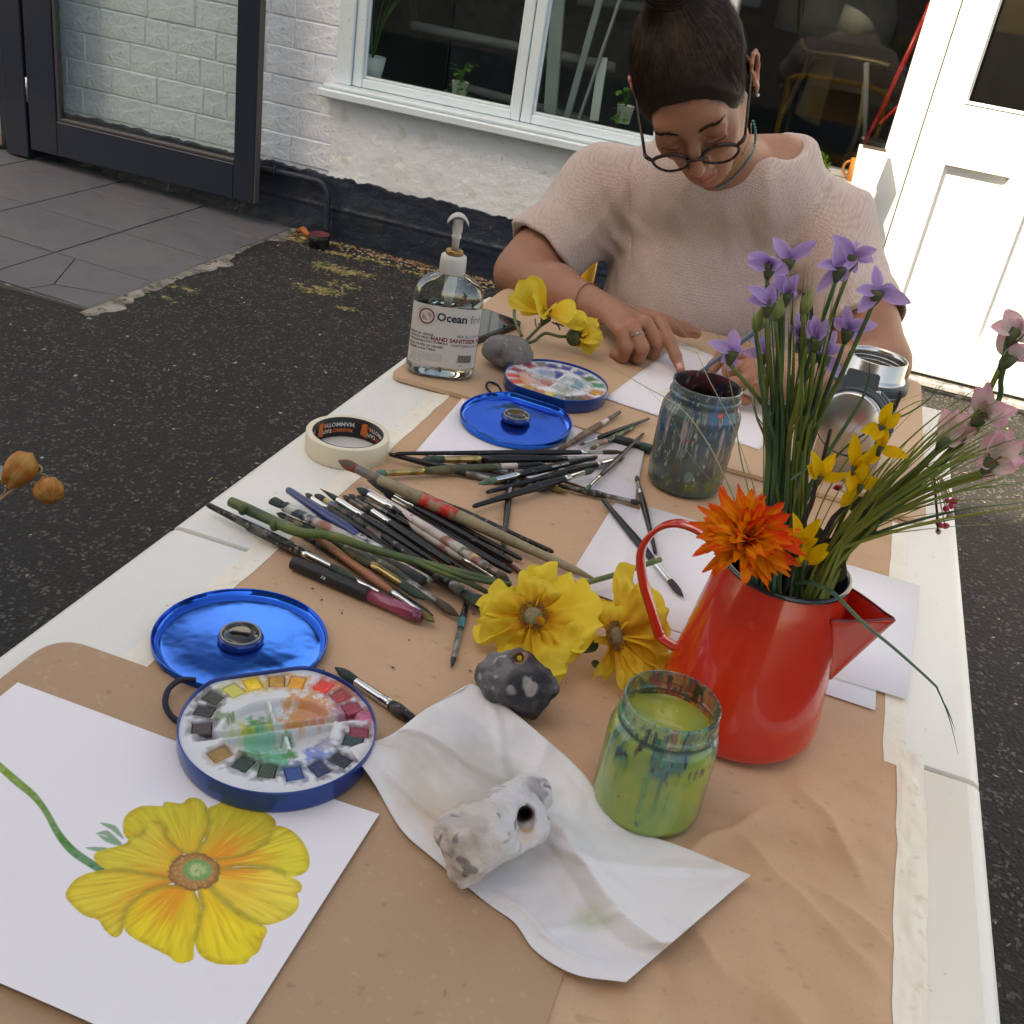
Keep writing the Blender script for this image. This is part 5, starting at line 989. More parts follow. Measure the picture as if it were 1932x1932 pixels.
bl(s(.28, .5, st_)*s(.042, .06, z+.012*n2)*s(.112, .1, z)*.75, (.30, .31, .30)); bl(s(.45, .6, st_)*s(.05, .07, z)*.5, (.36, .27, .28)); bl(s(.62, .7, n3*.6+n2*.5)*.8, (.42, .43, .4)); bl(s(.6, .75, vnoise(a*9, z*50, 8, 110))*s(.05, .09, z)*.7, (.03, .1, .28)); bl(s(.7, .75, vnoise(a*11, z*70, 9, 111))*.7, (.14, .22, .2))
for px, py, r_, q in ((1357, 792, .0028, (.7, .05, .02)), (1299, 831, .0022, (.5, .08, .1)), (1255, 815, .0012, (.6, .5, .45))):
    for yy in (jc[1]-.045,): p = Y(px, py, yy)-jc; bl(s(1.1, .7, np.sqrt((x-p[0])**2+(z-p[2])**2)/r_+.3*n3)*(y < 0), q)
al = np.clip(.80+.35*n4+.2*(z < .07)+.2*s(.3, .5, st_), 0, 1)*s(.1300, .128, z+.001*n2)+.25; al = np.clip(al, .55, 1)
v = v*1.0; rr_ = 1+(.006*s(.3, .6, st_)+.003*n3)*s(.1, .09, z)*(z > .01); v[:, 0] *= rr_; v[:, 1] *= rr_
ob('jar', tr((v, np.array([g for g in f if len(g) == 4])), None, jc), m_pg, t, col=np.concatenate([np.clip(c, .01, 1), al[:, None]], 1))
v, f = lathe(fine([(.0385, .1291), (.0378, .126), (.0380, .108), (.0435, .098), (.0435, .01), (.001, .008)], 60), 120, cap0=False, cap1=False); a = np.arctan2(v[:, 1], v[:, 0]); z = v[:, 2]; n1 = fbm(a*5, z*70, 0, 4, 120); c = np.tile([.03, .025, .025], (len(v), 1)); bl(s(.0, .5, n1)*.8, (.12, .02, .03)); bl(s(.1, .5, -n1)*.8, (.015, .03, .05)); bl(s(.6, .7, vnoise(a*20, z*200, 1, 9))*.7, (.2, .22, .18))
ob('inner_crust', tr((v, np.array(f)), None, jc), mat('crusted paint', vcol=True, rough=.4, bump=[(220, .001)]), t, col=c)
ob('dirty_water', tr(lathe([(.0433, .011), (.0434, .062)], 48), None, jc), mat('dirty water', (.03, .035, .02), .05), t)
# near jar: green yellow water
jc = np.array([-.0150, .6260, TZ+.003]); t = thing('water_jar', 'small clear glass jar of yellow green paint water beside the jug', 'jar', jc)
ZS = 1.09
op = [(.028, .0), (.036, .0006), (.0395, .004), (.0405, .010), (.0402, .05), (.0398, .063), (.0380, .069), (.0352, .0725), (.0345, .0745), (.0360, .0765), (.0360, .0785), (.0347, .0805), (.0345, .087), (.0350, .0885), (.0344, .090), (.0330, .0902)]
ip = [(.0330, .0902), (.0322, .088), (.0322, .074), (.0328, .0715), (.0335, .0708)]
v, f = lathe(fine(op, 170), 240, cap1=False); v[:, 2] *= 1; x, y, z = v.T; a = np.arctan2(y, x); n4 = fbm(a*4, z*60, 3, 4, 203); n2 = vnoise(a*16, z*120, 1, 201); n3 = vnoise(a*30, z*300, 2, 202)
c = np.tile([.16, .26, .2], (len(v), 1)); bl(s(-.1, .5, n4), (.05, .17, .16)); bl(s(.2, .5, -n4)*.8, (.3, .36, .22)); bl(s(.35, .55, n2), (.015, .03, .06)); bl(s(.5, .6, vnoise(a*7, z*90, 4, 204)), (.02, .25, .18))
dr_ = vnoise(a*11, z*5, 7, 210); al = s(.058, .075, z+.012*n4)*(.35+.35*s(.0, .5, n4+n2*.5))+s(.35, .5, n2+.3*n4)*s(.045, .06, z)*.6+s(.55, .62, dr_)*s(.02, .05, z)*.45+.04*(z > 0)
al += np.exp(-((z-.0735)/.0012)**2)*.7+np.exp(-((z-.0793)/.0008)**2)*.5*(n3 > -.2); c = np.where((np.exp(-((z-.0735)/.0016)**2) > .4)[:, None], np.array([.01, .06, .07]), c)
for px, py, r_, r2, q in ((1265, 1420, .0021, .008, (.22, .12, .1)), (1330, 1420, .0035, .004, (.01, .02, .05)), (1248, 1436, .0016, .003, (.01, .05, .04)), (1203, 1550, .0022, .004, (.02, .2, .12)), (1203, 1425, .0022, .0028, (.03, .01, .05)), (1239, 1417, .0022, .0028, (.01, .1, .08)), (1165, 1507, .001, .001, (.2, .04, .01)), (1213, 1500, .0012, .018, (.1, .28, .1))):
    p = Y(px, py, jc[1]-.036)-jc; m_ = s(1.15, .75, np.sqrt(((x-p[0])/r_)**2+((z-p[2])/r2)**2)+.4*n3)*(y < 0); bl(m_, q); al = np.maximum(al, m_*.85)
v = v*(1, 1, ZS); ob('jar', tr((v, np.array([g for g in f if len(g) == 4])), None, jc), m_pg, t, col=np.concatenate([np.clip(c, .005, 1), np.clip(al, 0, .92)[:, None]], 1))
v, f = lathe(fine(ip, 60), 160, cap0=False, cap1=False); a = np.arctan2(v[:, 1], v[:, 0]); z = v[:, 2]; n2 = vnoise(a*8, z*110, 1, 221)+.4*vnoise(a*30, z*300, 1, 222); c = np.tile([.05, .05, .07], (len(v), 1)); c[n2 > .62] = (.3, .03, .05); al = s(.5, .6, np.abs(n2))*s(.066, .072, z)*.75
p = Y(1313, 1312, jc[1]+.032)-jc; q_ = Y(1313, 1350, jc[1]+.032)-jc; m_ = (np.abs(v[:, 0]-p[0]) < .0022)*(z > .074)*(z < .0885)*(v[:, 1] > 0); al = np.maximum(al, m_*.9); c[m_ > 0] = (.01, .01, .012)
v = v*(1, 1, ZS); ob('inner_glass', tr((v, np.array(f)), None, jc), m_pg, t, col=np.concatenate([c, al[:, None]], 1))
ob('paint_water', tr(lathe([(.034, .0025), (.0386, .0045), (.0397, .010), (.0396, .05), (.0391, .062*ZS), (.0376, .0670*ZS), (.0350, .0700*ZS), (.0326, .0705*ZS), (.001, .0705*ZS)], 72), None, jc), mat('green yellow water', (.47, .46, .075), .1, sss=.5, sssr=(1, 1, .3), ssss=.02, n=[(30, .45, .65, (.33, .40, .11))], tl=.15), t)
# steel flask with its lid flipped open
m_steel = mat('brushed steel', (.56, .54, .52), .26, 1., n=[(3, .4, .6, (.5, .47, .44))], bump=[(900, .00003)]); m_ring = mat('slate rubber', (.045, .06, .07), .45)
fc = np.array([.094, 1.350, ZBT]); t = thing('steel_flask', 'brushed steel flask standing open with its screw lid hanging in front', 'flask', fc); L3 = lambda p, s_=48, **k: tr(lathe(p, s_, **k), None, fc)
ob('body', L3([(.034, 0), (.039, .001), (.041, .004), (.041, .108), (.0425, .113), (.0425, .1155), (.038, .117)]), m_steel, t)
ob('collar', L3([(.0415, .1155), (.0455, .116), (.046, .118), (.046, .1265), (.0452, .128), (.036, .1285)]), m_ring, t)
ob('neck', L3([(.037, .1172), (.0405, .1288), (.0385, .1315), (.0365, .134), (.0362, .1535), (.0357, .154), (.0342, .154), (.0338, .148), (.0338, .12), (.030, .09)], cap1=False), m_steel, t)
for k in range(3): ob('thread', tube([(fc[0]+.0332*math.cos(q), fc[1]+.0332*math.sin(q), fc[2]+.132+.005*k+.004*q/6.28) for q in np.linspace(.2, 5.6, 40)], .0009, 6), m_steel, t)
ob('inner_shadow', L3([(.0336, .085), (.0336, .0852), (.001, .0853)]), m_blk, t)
lcn = Y(1604, 797, 1.287); nd_ = ray(1604, 797); nd_ = -nd_/np.linalg.norm(nd_); nd_ = nd_+np.array([-.16, 0, -.30]); nd_ /= np.linalg.norm(nd_); M = frame(nd_)
lidp = lambda p, **k: tr(lathe(p, 64, **k), M, lcn)
ob('lid', lidp([(.040, -.02), (.040, .002), (.0392, .0065), (.0365, .0088), (.001, .0096)]), m_steel, t)
ob('lid_rings', lidp([(.0405, -.001), (.0435, -.002), (.0445, -.004), (.0420, -.0055), (.0455, -.007), (.0468, -.0095), (.044, -.0115), (.0475, -.0135), (.0485, -.018), (.047, -.022), (.040, -.022)], cap0=False, cap1=False), m_ring, t)
sc0 = Y(1625, 722, 1.300)
ob('hinge_strap', tr(slab(rounded([(-.021, -.014), (.021, -.014), (.019, .014), (-.019, .014)], .004, 4), -.003, .003), frame((0, -1, .25)), sc0), m_ring, t, smooth=False)
ob('hinge_pin', axial(Y(1654, 737, 1.298), Y(1656, 757, 1.295), [(0, .003), (.1, .0045), (.9, .0045), (1, .003)], 12), m_steel, t)
# red enamel jug
m_ered = mat('red enamel jug', (.60, .030, .012), .22, n=[(4, .4, .7, (.50, .020, .012)), (70, .74, .78, (.05, .02, .02), .8)], coat=.7, bump=[(12, .0012)], rn=(6, .16, .26)); m_ebk = mat('black enamel', (.01, .012, .016), .18, coat=.6)
jb = np.array([.0325, .7625, TZ+.0045]); t = thing('red_enamel_jug', 'tall red enamel jug with a triangular spout holding the artificial flowers', 'jug', jb)
prof = [(.001, .0), (.050, .0), (.0585, .001), (.0640, .004), (.0672, .010), (.0675, .016), (.0640, .045), (.0588, .085), (.0548, .116), (.0536, .123), (.0527, .128), (.0505, .1375), (.0500, .1405)]
lean = lambda vf: (vf[0]+np.stack([.006*vf[0][:, 2]/.14, (.0195)*vf[0][:, 2]/.14, 0*vf[0][:, 2]], -1), vf[1])
ob('body', tr(lean(lathe(prof, 96, cap0=False, cap1=False)), None, jb), m_ered, t)
ob('inside', tr(lean(lathe([(.0498, .1405), (.0485, .136), (.0500, .125), (.0520, .1), (.0555, .07), (.060, .035), (.060, .014), (.001, .010)], 72, cap0=False, cap1=False)), None, jb), m_ebk, t)
a = np.linspace(0, 2*np.pi, 96, endpoint=False); ob('rim', tr(lean(tube(np.stack([.0500*np.cos(a), .0500*np.sin(a), .1412+0*a], -1), .0021, 10, closed=True)), None, jb), m_ebk, t)
# spout: V shaped trough
T0 = np.array([.1235, .764, .8775]); 
def bpt(ang, z): r = np.interp(z, [p[1] for p in prof[5:]], [p[0] for p in prof[5:]]); return jb+np.array([r*math.cos(ang)+.006*z/.14, r*math.sin(ang)+.0195*z/.14, z])
def spw(u, v, off=0.):            # u across: 0 near body edge .. 1 far body edge, v from top rim (0) to keel (1)
    out = []
    for uu, vv in zip(u, v):
        A0, A1 = bpt(-.66, .1255), bpt(.50, .1285); K = bpt(-.08, .062); rd = .008
        s2 = uu*2-1; w_ = 1-np.abs(s2); tipmix = np.clip((w_)/1., 0, 1)
        base_ = A0 if s2 < 0 else A1; tp = T0+np.array([0, (s2)*.012*(1), 0]); top = base_*(1-tipmix**.9)+tp*(tipmix**.9) if True else base_
        if w_ > .86: q = (w_-.86)/.14; top = top+np.array([.003*q, 0, 0])
        bk = bpt(-.08+(-.52 if s2 < 0 else .55)*(1-tipmix)*(1-vv), .062+.064*(1-vv)); kb = K
        low = kb*(1)+0; p = top*(1-vv)+(low*tipmix+bpt(-.08+(-.58 if s2 < 0 else .58)*(1-tipmix)*(1-vv), .1255-.0635*vv)*(1-tipmix))*vv
        out.append(p)
    return np.array(out)
P_, F_ = grid(49, 20, spw); ob('spout', (P_, F_), m_ered, t).modifiers.new('thick', 'SOLIDIFY').thickness = .0012
top = spw(np.linspace(0, 1, 60), np.zeros(60)); ob('spout_rim', tube(top, .0010, 8), mat('dark red edge', (.16, .02, .02), .3), t)
hp = [(-.010, .782, .876), (-.020, .781, .888), (-.036, .779, .8975), (-.054, .777, .899), (-.068, .776, .890), (-.0755, .775, .874), (-.0755, .775, .858), (-.068, .775, .836), (-.057, .775, .815), (-.0475, .774, .797), (-.044, .774, .7925)]
hq = catmull(hp, 6)
def strap(path, wd, th):          # channel section strap, width along y
    V = []; F = []; T = np.gradient(path, axis=0); T /= np.linalg.norm(T, axis=1)[:, None]; n = len(path); sec = [(-wd, th*.2), (-wd*.8, th), (-wd*.3, th*1.3), (wd*.3, th*1.3), (wd*.8, th), (wd, th*.2), (wd*.85, -th*.5), (wd*.4, 0), (-wd*.4, 0), (-wd*.85, -th*.5)]
    for i in range(n):
        y_ = np.array([.25, .968, 0]); nn = np.cross(T[i], y_); nn /= np.linalg.norm(nn); nn = nn*(1 if nn@np.array([-1, 0, .2]) > 0 or i < 3 else 1)
        for a_, b_ in sec: V.append(path[i]+y_*a_+nn*b_)
    m_ = len(sec)
    for i in range(n-1): F += [(i*m_+k, i*m_+(k+1) % m_, (i+1)*m_+(k+1) % m_, (i+1)*m_+k) for k in range(m_)]
    return np.array(V), F+[tuple(range(m_))[::-1], tuple((n-1)*m_+k for k in range(m_))]
ob('handle', strap(hq, .0062, .0026), m_ered, t); ob('handle_foot', strap(np.array([(-.0455, .774, .7935), (-.038, .774, .7885), (-.030, .774, .786), (-.022, .774, .785)]), .0062, .0022), m_ered, t)
# ================================================================== BRUSHES
MB_ = {'black': mat('black lacquer', (.009, .009, .010), .3, coat=.12, spec=.4, n=[(150, .62, .7, (.16, .15, .14), .6)]),
 'worn': mat('worn black lacquer', (.014, .013, .012), .45, spec=.35, n=[(60, .5, .62, (.13, .11, .09), .8), (180, .58, .66, (.3, .28, .25), .5), (35, .6, .68, (.03, .08, .06), .8)]),
 'paint': mat('paint flecked handle', (.05, .06, .03), .5, n=[(35, .42, .58, (.12, .11, .05)), (55, .55, .65, (.25, .08, .05), .8), (80, .58, .66, (.35, .34, .28), .8), (45, .6, .68, (.02, .1, .1), .8)]),
 'multi': mat('multicoloured handle', (.45, .4, .36), .45, n=[(40, .5, .58, (.3, .1, .07), .9), (55, .54, .62, (.03, .06, .04), .9), (70, .56, .64, (.5, .45, .1), .8), (50, .6, .68, (.05, .15, .3), .8)]),
 'cream': mat('cream handle', (.58, .47, .42), .35, coat=.3, n=[(70, .58, .66, (.25, .15, .1), .7)]),
 'beige': mat('olive beige wood handle', (.25, .2, .115), .5, n=[(24, .45, .65, (.3, .25, .15)), (120, .6, .7, (.15, .11, .06), .6)], sv=(1, 1, 1)),
 'redsp': mat('red paint patch', (.5, .03, .02), .4, n=[(90, .5, .6, (.3, .2, .12))]),
 'orange': mat('orange wood handle', (.33, .13, .06), .4, n=[(40, .5, .65, (.4, .12, .1)), (140, .6, .7, (.12, .06, .03), .6)]),
 'blue': mat('blue plastic handle', (.012, .03, .13), .28, coat=.4, n=[(30, .62, .68, (.1, .07, .05), .7)]),
 'brown': mat('brown wood handle', (.13, .075, .05), .5, n=[(50, .45, .6, (.2, .14, .1)), (90, .6, .68, (.3, .27, .24), .6)]),
 'reddk': mat('red brown handle', (.12, .025, .018), .35), 'green': mat('green flecked handle', (.035, .05, .03), .45, n=[(60, .5, .6, (.15, .2, .08), .8), (120, .56, .64, (.35, .35, .3), .7)]),
 'silver': mat('nickel ferrule', (.62, .61, .58), .18, 1., bump=[(120, .0002)]), 'gold': mat('brass ferrule', (.45, .32, .13), .28, 1., n=[(60, .5, .65, (.2, .17, .08))]),
 'dirty': mat('painted ferrule', (.3, .29, .27), .4, .6, n=[(70, .45, .6, (.1, .1, .09)), (50, .58, .66, (.3, .16, .12), .7)]), 'grey': mat('grey painted ferrule', (.14, .125, .12), .5, .2, n=[(60, .5, .65, (.25, .15, .12), .6)]),
 'navyw': mat('navy white ferrule', (.03, .05, .08), .45, n=[(55, .48, .56, (.5, .48, .44)), (80, .6, .65, (.02, .02, .03))]), 'teal': mat('teal band', (.01, .16, .19), .3, coat=.3), 'pinkm': mat('pink barrel', (.26, .03, .085), .3, coat=.5, n=[(20, .5, .65, (.16, .02, .05))])}
def br_(n_, c_, c2): return mat(n_, c_, .8, n=[(90, .4, .6, c2)], bump=[(700, .0006)], sv=(1, 1, 1))
MB_.update(hdark=br_('dark bristle', (.03, .03, .028), (.06, .055, .05)), hgreen=br_('green grey bristle', (.05, .075, .055), (.03, .045, .04)), hteal=br_('teal bristle', (.08, .22, .18), (.05, .14, .12)), holive=br_('olive bristle', (.16, .13, .03), (.09, .08, .03)),
 hbrown=br_('brown bristle', (.06, .045, .03), (.1, .07, .05)), hred=br_('red bristle', (.4, .05, .03), (.1, .08, .05)), hmint=br_('mint bristle', (.12, .2, .13), (.06, .12, .08)))
def brush(label, tip, f0, f1, end, r=.0036, h='black', fe='silver', b='hdark', z=0., z1=None, kind='round', band=None, base=TZ, cat='paintbrush', extra=None):
    z1 = z if z1 is None else z1; pz = [base+.0022+r+z, base+.0022+r+z1]
    e = np.array([tip, end], float); D_ = e[1]-e[0]; LL = D_@D_; fr = lambda q: float((np.array(q)-e[0])@D_/LL)
    p0, p1 = Z(*tip, pz[0]), Z(*end, pz[1]); t0, t1 = fr(f0), fr(f1); t = thing('paintbrush', label, cat, p0, 'loose paintbrushes on the brown paper'); L = np.linalg.norm(p1-p0); rf = r*.95
    at_ = lambda q: p0+(p1-p0)*q
    fl = .55 if kind == 'flat' else 1.; rl = random.uniform(-.3, .3)
    bw = {'round': [(0, .15), (.12, .45), (.35, .95), (.6, 1.1), (1, .95)], 'flat': [(0, 1.35), (.05, 1.5), (.5, 1.4), (1, 1.15)], 'fine': [(0, .06), (.3, .35), (.7, .8), (1, .9)]}[kind]
    ob('bristles', axial(p0, at_(t0+.004), [(a_, rf*b_) for a_, b_ in bw], 14, sy=fl), MB_[b], t)
    ob('ferrule', axial(at_(t0), at_(t1), [(0, rf*(1.25 if kind == 'flat' else .88)), (.05, rf*(1.25 if kind == 'flat' else .92)), (.72, rf*1.0), (.76, rf*1.12), (.8, rf*1.0), (.84, rf*1.12), (.88, rf), (1, rf*1.02)], 16, sy=1), MB_[fe], t)
    hs = [(0, r*.98), (.02, r), (.18, r*1.28), (.35, r*1.22), (.75, r*.85), (.97, r*.72), (.992, r*.55), (1, r*.2)]
    if band is None: ob('handle', axial(at_(t1-.002), p1, hs, 14), MB_[h], t)
    else:
        q0, q1, bm = band; H0 = at_(t1-.002); pr = lambda q: np.interp(q, [a_ for a_, _ in hs], [b_ for _, b_ in hs]); hh = lambda q: H0+(p1-H0)*q
        seg = lambda a_, b_: [(k, float(pr(a_+(b_-a_)*k))) for k in np.linspace(0, 1, 8)]
        ob('handle', axial(H0, hh(q0), seg(0, q0), 14), MB_[h], t); ob('band', axial(hh(q0), hh(q1), [(k, v_*1.02) for k, v_ in seg(q0, q1)], 14), MB_[bm], t); ob('handle', axial(hh(q1), p1, seg(q1, 1.), 14), MB_[extra or h], t)
    return t, p0, p1
def onbrush(s_, size, pa, pb, z, mm, t):   # lettering along a handle, facing the viewer's side
    a_, b_ = Z(*pa, z), Z(*pb, z); ex_ = (b_-a_)/np.linalg.norm(b_-a_); up_ = np.cross([0, -.6, .8], ex_); up_ = np.cross(ex_, np.cross([0, -.55, .83], ex_)*-1); up_ /= np.linalg.norm(up_)
    yy = np.cross(up_, ex_); text(s_, size, np.stack([ex_, yy, up_], 1), a_, mm, t, bold=.00005)
K = .0075
T1 = brush('long black brush at the lower left of the pile, handle over the table edge strip', (673, 1094), (631, 1067), (578, 1041), (390.3, 951.5), .0040, 'worn', 'silver', 'hgreen', K*.7)
brush('black brush tucked right beside the lowest long black brush', (765, 1143), (720, 1121), (669, 1096), (464, 995), .0037, 'black', 'silver', 'hdark', 0)
brush('wide flat brush with a stiff grey green tip and a pale blotched handle', (514, 944), (541, 952), (583, 982), (818, 1098), .0046, 'multi', 'navyw', 'hgreen', K*1.2, K*.4, kind='flat')
brush('thin dark brush under the green flower stalk at the left', (522, 968), (540, 977), (575, 996), (800, 1092), .0030, 'worn', 'dirty', 'hdark', 0)
bb = brush('brush with a fat blue shaped handle and very wide black bristles', (800, 1098), (722, 1040), (682, 1014), (541.5, 923), .0052, 'blue', 'navyw', 'hdark', K*.3, K*1.4, kind='flat')
brush('thin silver collared brush just right of the blue handle', (576, 931), (588, 941), (620, 964), (805, 1082), .0028, 'black', 'silver', 'hbrown', K*.4)
brush('round brush with a white splashed collar right of the blue handle', (593.5, 933), (612, 947), (637, 967), (850, 1088), .0038, 'worn', 'multi', 'hdark', K*.3)
brush('brush with a narrow yellowish point and long bright nickel ferrule', (603.8, 921.6), (638, 944), (687.5, 979.5), (825.5, 1064), .0036, 'black', 'silver', 'hgreen', K*1.0, kind='fine')
brush('slim black brush, first of the two leaning together mid pile', (646.6, 935), (662, 945), (690, 962), (890, 1088), .0028, 'black', 'dirty', 'hdark', K*.3)
brush('slim black brush, second of the two leaning together mid pile', (657.9, 932.9), (672, 942), (700, 958), (905, 1094), .0028, 'black', 'dirty', 'hdark', K*.6)
brush('dark green tipped slim brush behind the small nickel ferrule', (673, 935), (690, 946), (735, 972), (932, 1080), .0028, 'black', 'dirty', 'hgreen', K*.8)
brush('green bristled brush with a short bright nickel ferrule mid pile', (689.5, 955), (703, 963), (738, 986.5), (850, 1065), .0033, 'black', 'silver', 'hgreen', K*1.1)
T2 = brush('stout brush with bushy grey green bristles and ringed nickel ferrule', (673, 921), (697, 932), (748, 962), (966, 1080), .0040, 'black', 'silver', 'hgreen', K*1.4)
T3 = brush('cream handled brush printed with small lettering and smeared in many colours', (962, 1097), (945, 1083), (927, 1066), (683, 916.5), .0040, 'multi', 'dirty', 'hbrown', K*1.6, K*1.5, band=(.42, .995, 'cream'), extra='cream')
brush('black brush with a teal stripe beside its nickel ferrule', (692.7, 905.6), (748, 938), (787, 962), (967, 1061), .0036, 'black', 'silver', 'hdark', K*.9)
T4 = brush('very long beige handled brush with red tipped bristles and red splashes', (638.5, 869), (674, 886), (722, 909), (1122, 1093), .0056, 'beige', 'grey', 'hred', K*2.8, K*.2, band=(.21, .38, 'redsp'))
brush('long thin black brush lying just above the long beige one', (775, 924), (817, 940), (840, 953), (1045, 1042), .0034, 'worn', 'dirty', 'hbrown', K*.4)
brush('orange wood handled brush at the near edge of the pile', (820, 1174), (797, 1157), (743, 1120), (587, 1008), .0034, 'orange', 'silver', 'holive', K*.6, K*1.0)
brush('thin black brush with a teal ring crossing under the orange one', (560, 1001), (575, 1010), (600, 1030), (817, 1162), .0032, 'black', 'black', 'hdark', 0, band=(.5, .56, 'teal'))
brush('fat brush with a grey green pointed tip and olive smeared ferrule', (803, 1131), (765, 1100), (703, 1066), (630, 1020), .0046, 'paint', 'gold', 'hgreen', K*1.2, kind='round')
brush('brush with a bushy brown tip reaching furthest toward the painting', (866, 1163), (829, 1139), (775, 1100), (640, 1012), .0043, 'paint', 'dirty', 'hbrown', K*.4)
brush('white flecked dark brush whose silver ferrule points to the yellow flower', (962, 1109), (936, 1093), (880, 1058), (745, 972), .0040, 'multi', 'silver', 'hdark', K*.7)
brush('brush with a red collar half buried in the middle of the pile', (905, 1110), (866, 1080), (826, 1045), (700, 960), .0030, 'black', 'redsp', 'hdark', 0)
brush('red brown handle end poking out beside the yellow flower', (800, 960), (815, 970), (850, 995), (1004, 1094), .0032, 'reddk', 'dirty', 'hdark', 0)
brush('black brush with a broad dark green tip beside the yellow flower', (909, 1142), (885, 1108), (868, 1085), (720, 1010), .0044, 'worn', 'dirty', 'hgreen', K*.9, kind='flat')
brush('blackened brush lying lowest at the flower end of the pile', (940, 1150), (905, 1125), (860, 1095), (700, 1020), .0048, 'worn', 'grey', 'hdark', 0)
brush('black brush under the green stems at the middle of the pile', (880, 1122), (850, 1100), (810, 1080), (620, 985), .0034, 'black', 'dirty', 'hdark', -.0005)
brush('brown wood brush showing between the blue handle and the black ones', (800, 1078), (775, 1060), (750, 1040), (680, 985), .0034, 'brown', 'gold', 'hdark', K*.4)
brush('small slanting brush lying alone with a teal band and tiny point', (851.5, 1261), (853, 1244), (868, 1193), (884, 1120), .0028, 'black', 'dirty', 'hdark', 0, kind='fine', band=(.05, .3, 'teal'))
for lab, a_, b_, c_, d_, zz_ in (('slim black brush filling the pile just under the cream handled one', (704, 938), (722, 950), (752, 970), (948, 1088), .4), ('glossy black brush between the two ringed nickel ferrules', (724, 930), (742, 941), (775, 961), (958, 1071), .2), ('thin dark brush hugging the underside of the long beige brush', (716, 912), (733, 921), (762, 936), (985, 1056), .3), ('black brush with a worn collar low in the middle of the bundle', (632, 948), (650, 960), (682, 982), (868, 1100), .1), ('short black brush wedged beside the orange handled one', (610, 985), (628, 998), (655, 1016), (790, 1105), .8)):
    brush(lab, a_, b_, c_, d_, .0031, 'black', 'silver', 'hdark', K*zz_)
# second pile
brush('black brush lying steeply from the tape roll down to the right', (945, 909), (925, 901), (880, 889), (733.6, 856.6), .0036, 'black', 'dirty', 'hdark', 0, K*.8)
brush('slender black brush along the top of the second pile with curved dark tip', (1178, 853), (1135, 855), (1090, 861), (745, 855.5), .0030, 'black', 'silver', 'hbrown', K*1.4)
T5 = brush('large round brush with a bushy green tip and gold ringed ferrule', (792.8, 867), (834.7, 864), (903, 863.5), (1124, 866), .0046, 'black', 'gold', 'hgreen', K*.7, band=(.74, .99, 'dirty'))
brush('olive smeared brush with a teal tip and white numbered band', (705, 894), (725, 893), (797, 890), (1028, 876), .0042, 'paint', 'gold', 'hteal', K*.3, K*.6, band=(.62, .76, 'cream'), extra='black')
brush('black handle end lying just under the gold ringed brush', (1110, 884), (1080, 883), (1050, 880), (886.8, 877), .0030, 'black', 'dirty', 'hdark', 0)
brush('dark brush crossing beneath the olive smeared one', (1040, 925), (1005, 914), (975, 905), (880, 889), .0038, 'black', 'worn', 'hdark', 0)
T6 = brush('black brush with a pale green tip pointing left at the near side', (902, 912.8), (931.7, 907), (974.6, 897.5), (1127, 862), .0038, 'black', 'silver', 'hmint', K*1.1)
brush('black brush with its rounded handle end pointing left below the green tip', (1178, 864), (1157, 868), (1121, 875), (917, 929), .0036, 'black', 'silver', 'hbrown', K*.6, K*.4)
brush('lowest black brush of the second pile with a thick grey green tip', (1122, 886), (1100.7, 892), (1060.7, 903), (891.9, 955.7), .0038, 'black', 'silver', 'hgreen', K*1.4, K*.5)
brush('brush with an olive tip lying under the crossing handles', (1070.7, 929), (1035, 919), (1010, 912), (880, 876), .0036, 'worn', 'dirty', 'holive', 0)
T7 = brush('black brush standing upright in the picture between the two piles', (967, 862), (967, 870), (966, 886), (948.5, 1046), .0034, 'black', 'dirty', 'hdark', 0)
brush('black brush with a dull ferrule lying below the blotting paper', (1210.7, 950), (1190.7, 947), (1144, 939), (1052, 916), .0032, 'worn', 'dirty', 'hdark', K*.3)
brush('thin brush slanting up over the blotting paper to the right', (1105.7, 924), (1110.7, 917), (1127, 897), (1214.5, 817.5), .0026, 'black', 'silver', 'hmint', K*.9)
brush('thin brush with a fine white point on the board edge', (1090.7, 840.7), (1101, 837), (1124, 827), (1225.7, 789.5), .0026, 'black', 'silver', 'hbrown', K*.6, K*1.1, kind='fine')
brush('brown wooden brush with a white splash leaning on the board', (1050, 852), (1064, 840), (1078, 831), (1172, 776), .0036, 'brown', 'brown', 'hbrown', K*.3, K*1.2, band=(.55, .7, 'cream'))
brush('small brush with a yellow green speckled collar on the board edge', (1112, 849), (1122, 843), (1142, 831), (1197, 804.5), .0028, 'green', 'multi', 'holive', K*.6, K*1.0)
brush('small dark brush lying against the far jar', (1200.5, 897), (1206, 911), (1214.5, 934), (1237, 1044), .0029, 'black', 'silver', 'hbrown', .0022)
brush('black brush on the white sheets with a nickel ferrule and dark point', (1289, 1126), (1271, 1098), (1240.7, 1057), (1137, 942), .0036, 'black', 'silver', 'hdark', .003)
brush('black brush with dark green bristles running under the paper towel', (632, 1259), (672, 1286), (740, 1330), (800, 1372), .0042, 'worn', 'silver', 'hgreen', .0)
for bt, s_, a_, b_, h_ in ((T3, 'CARAVELLE', (770, 973), (860, 1030), .0205), (T2, '8', (752, 964), (760, 968), .0175), (T1, 'SERIES 8', (560, 1033), (520, 1014), .0145), (T5, '16  STUDIO', (945, 861), (1010, 861), .0165), (T6, 'GREAT VALUE', (1040, 879), (1090, 868), .0185), (T7, 'ACADEMY', (966, 915), (958, 985), .0105)): onbrush(s_, .0042, a_, b_, TZ+h_, m_ow, bt[0])
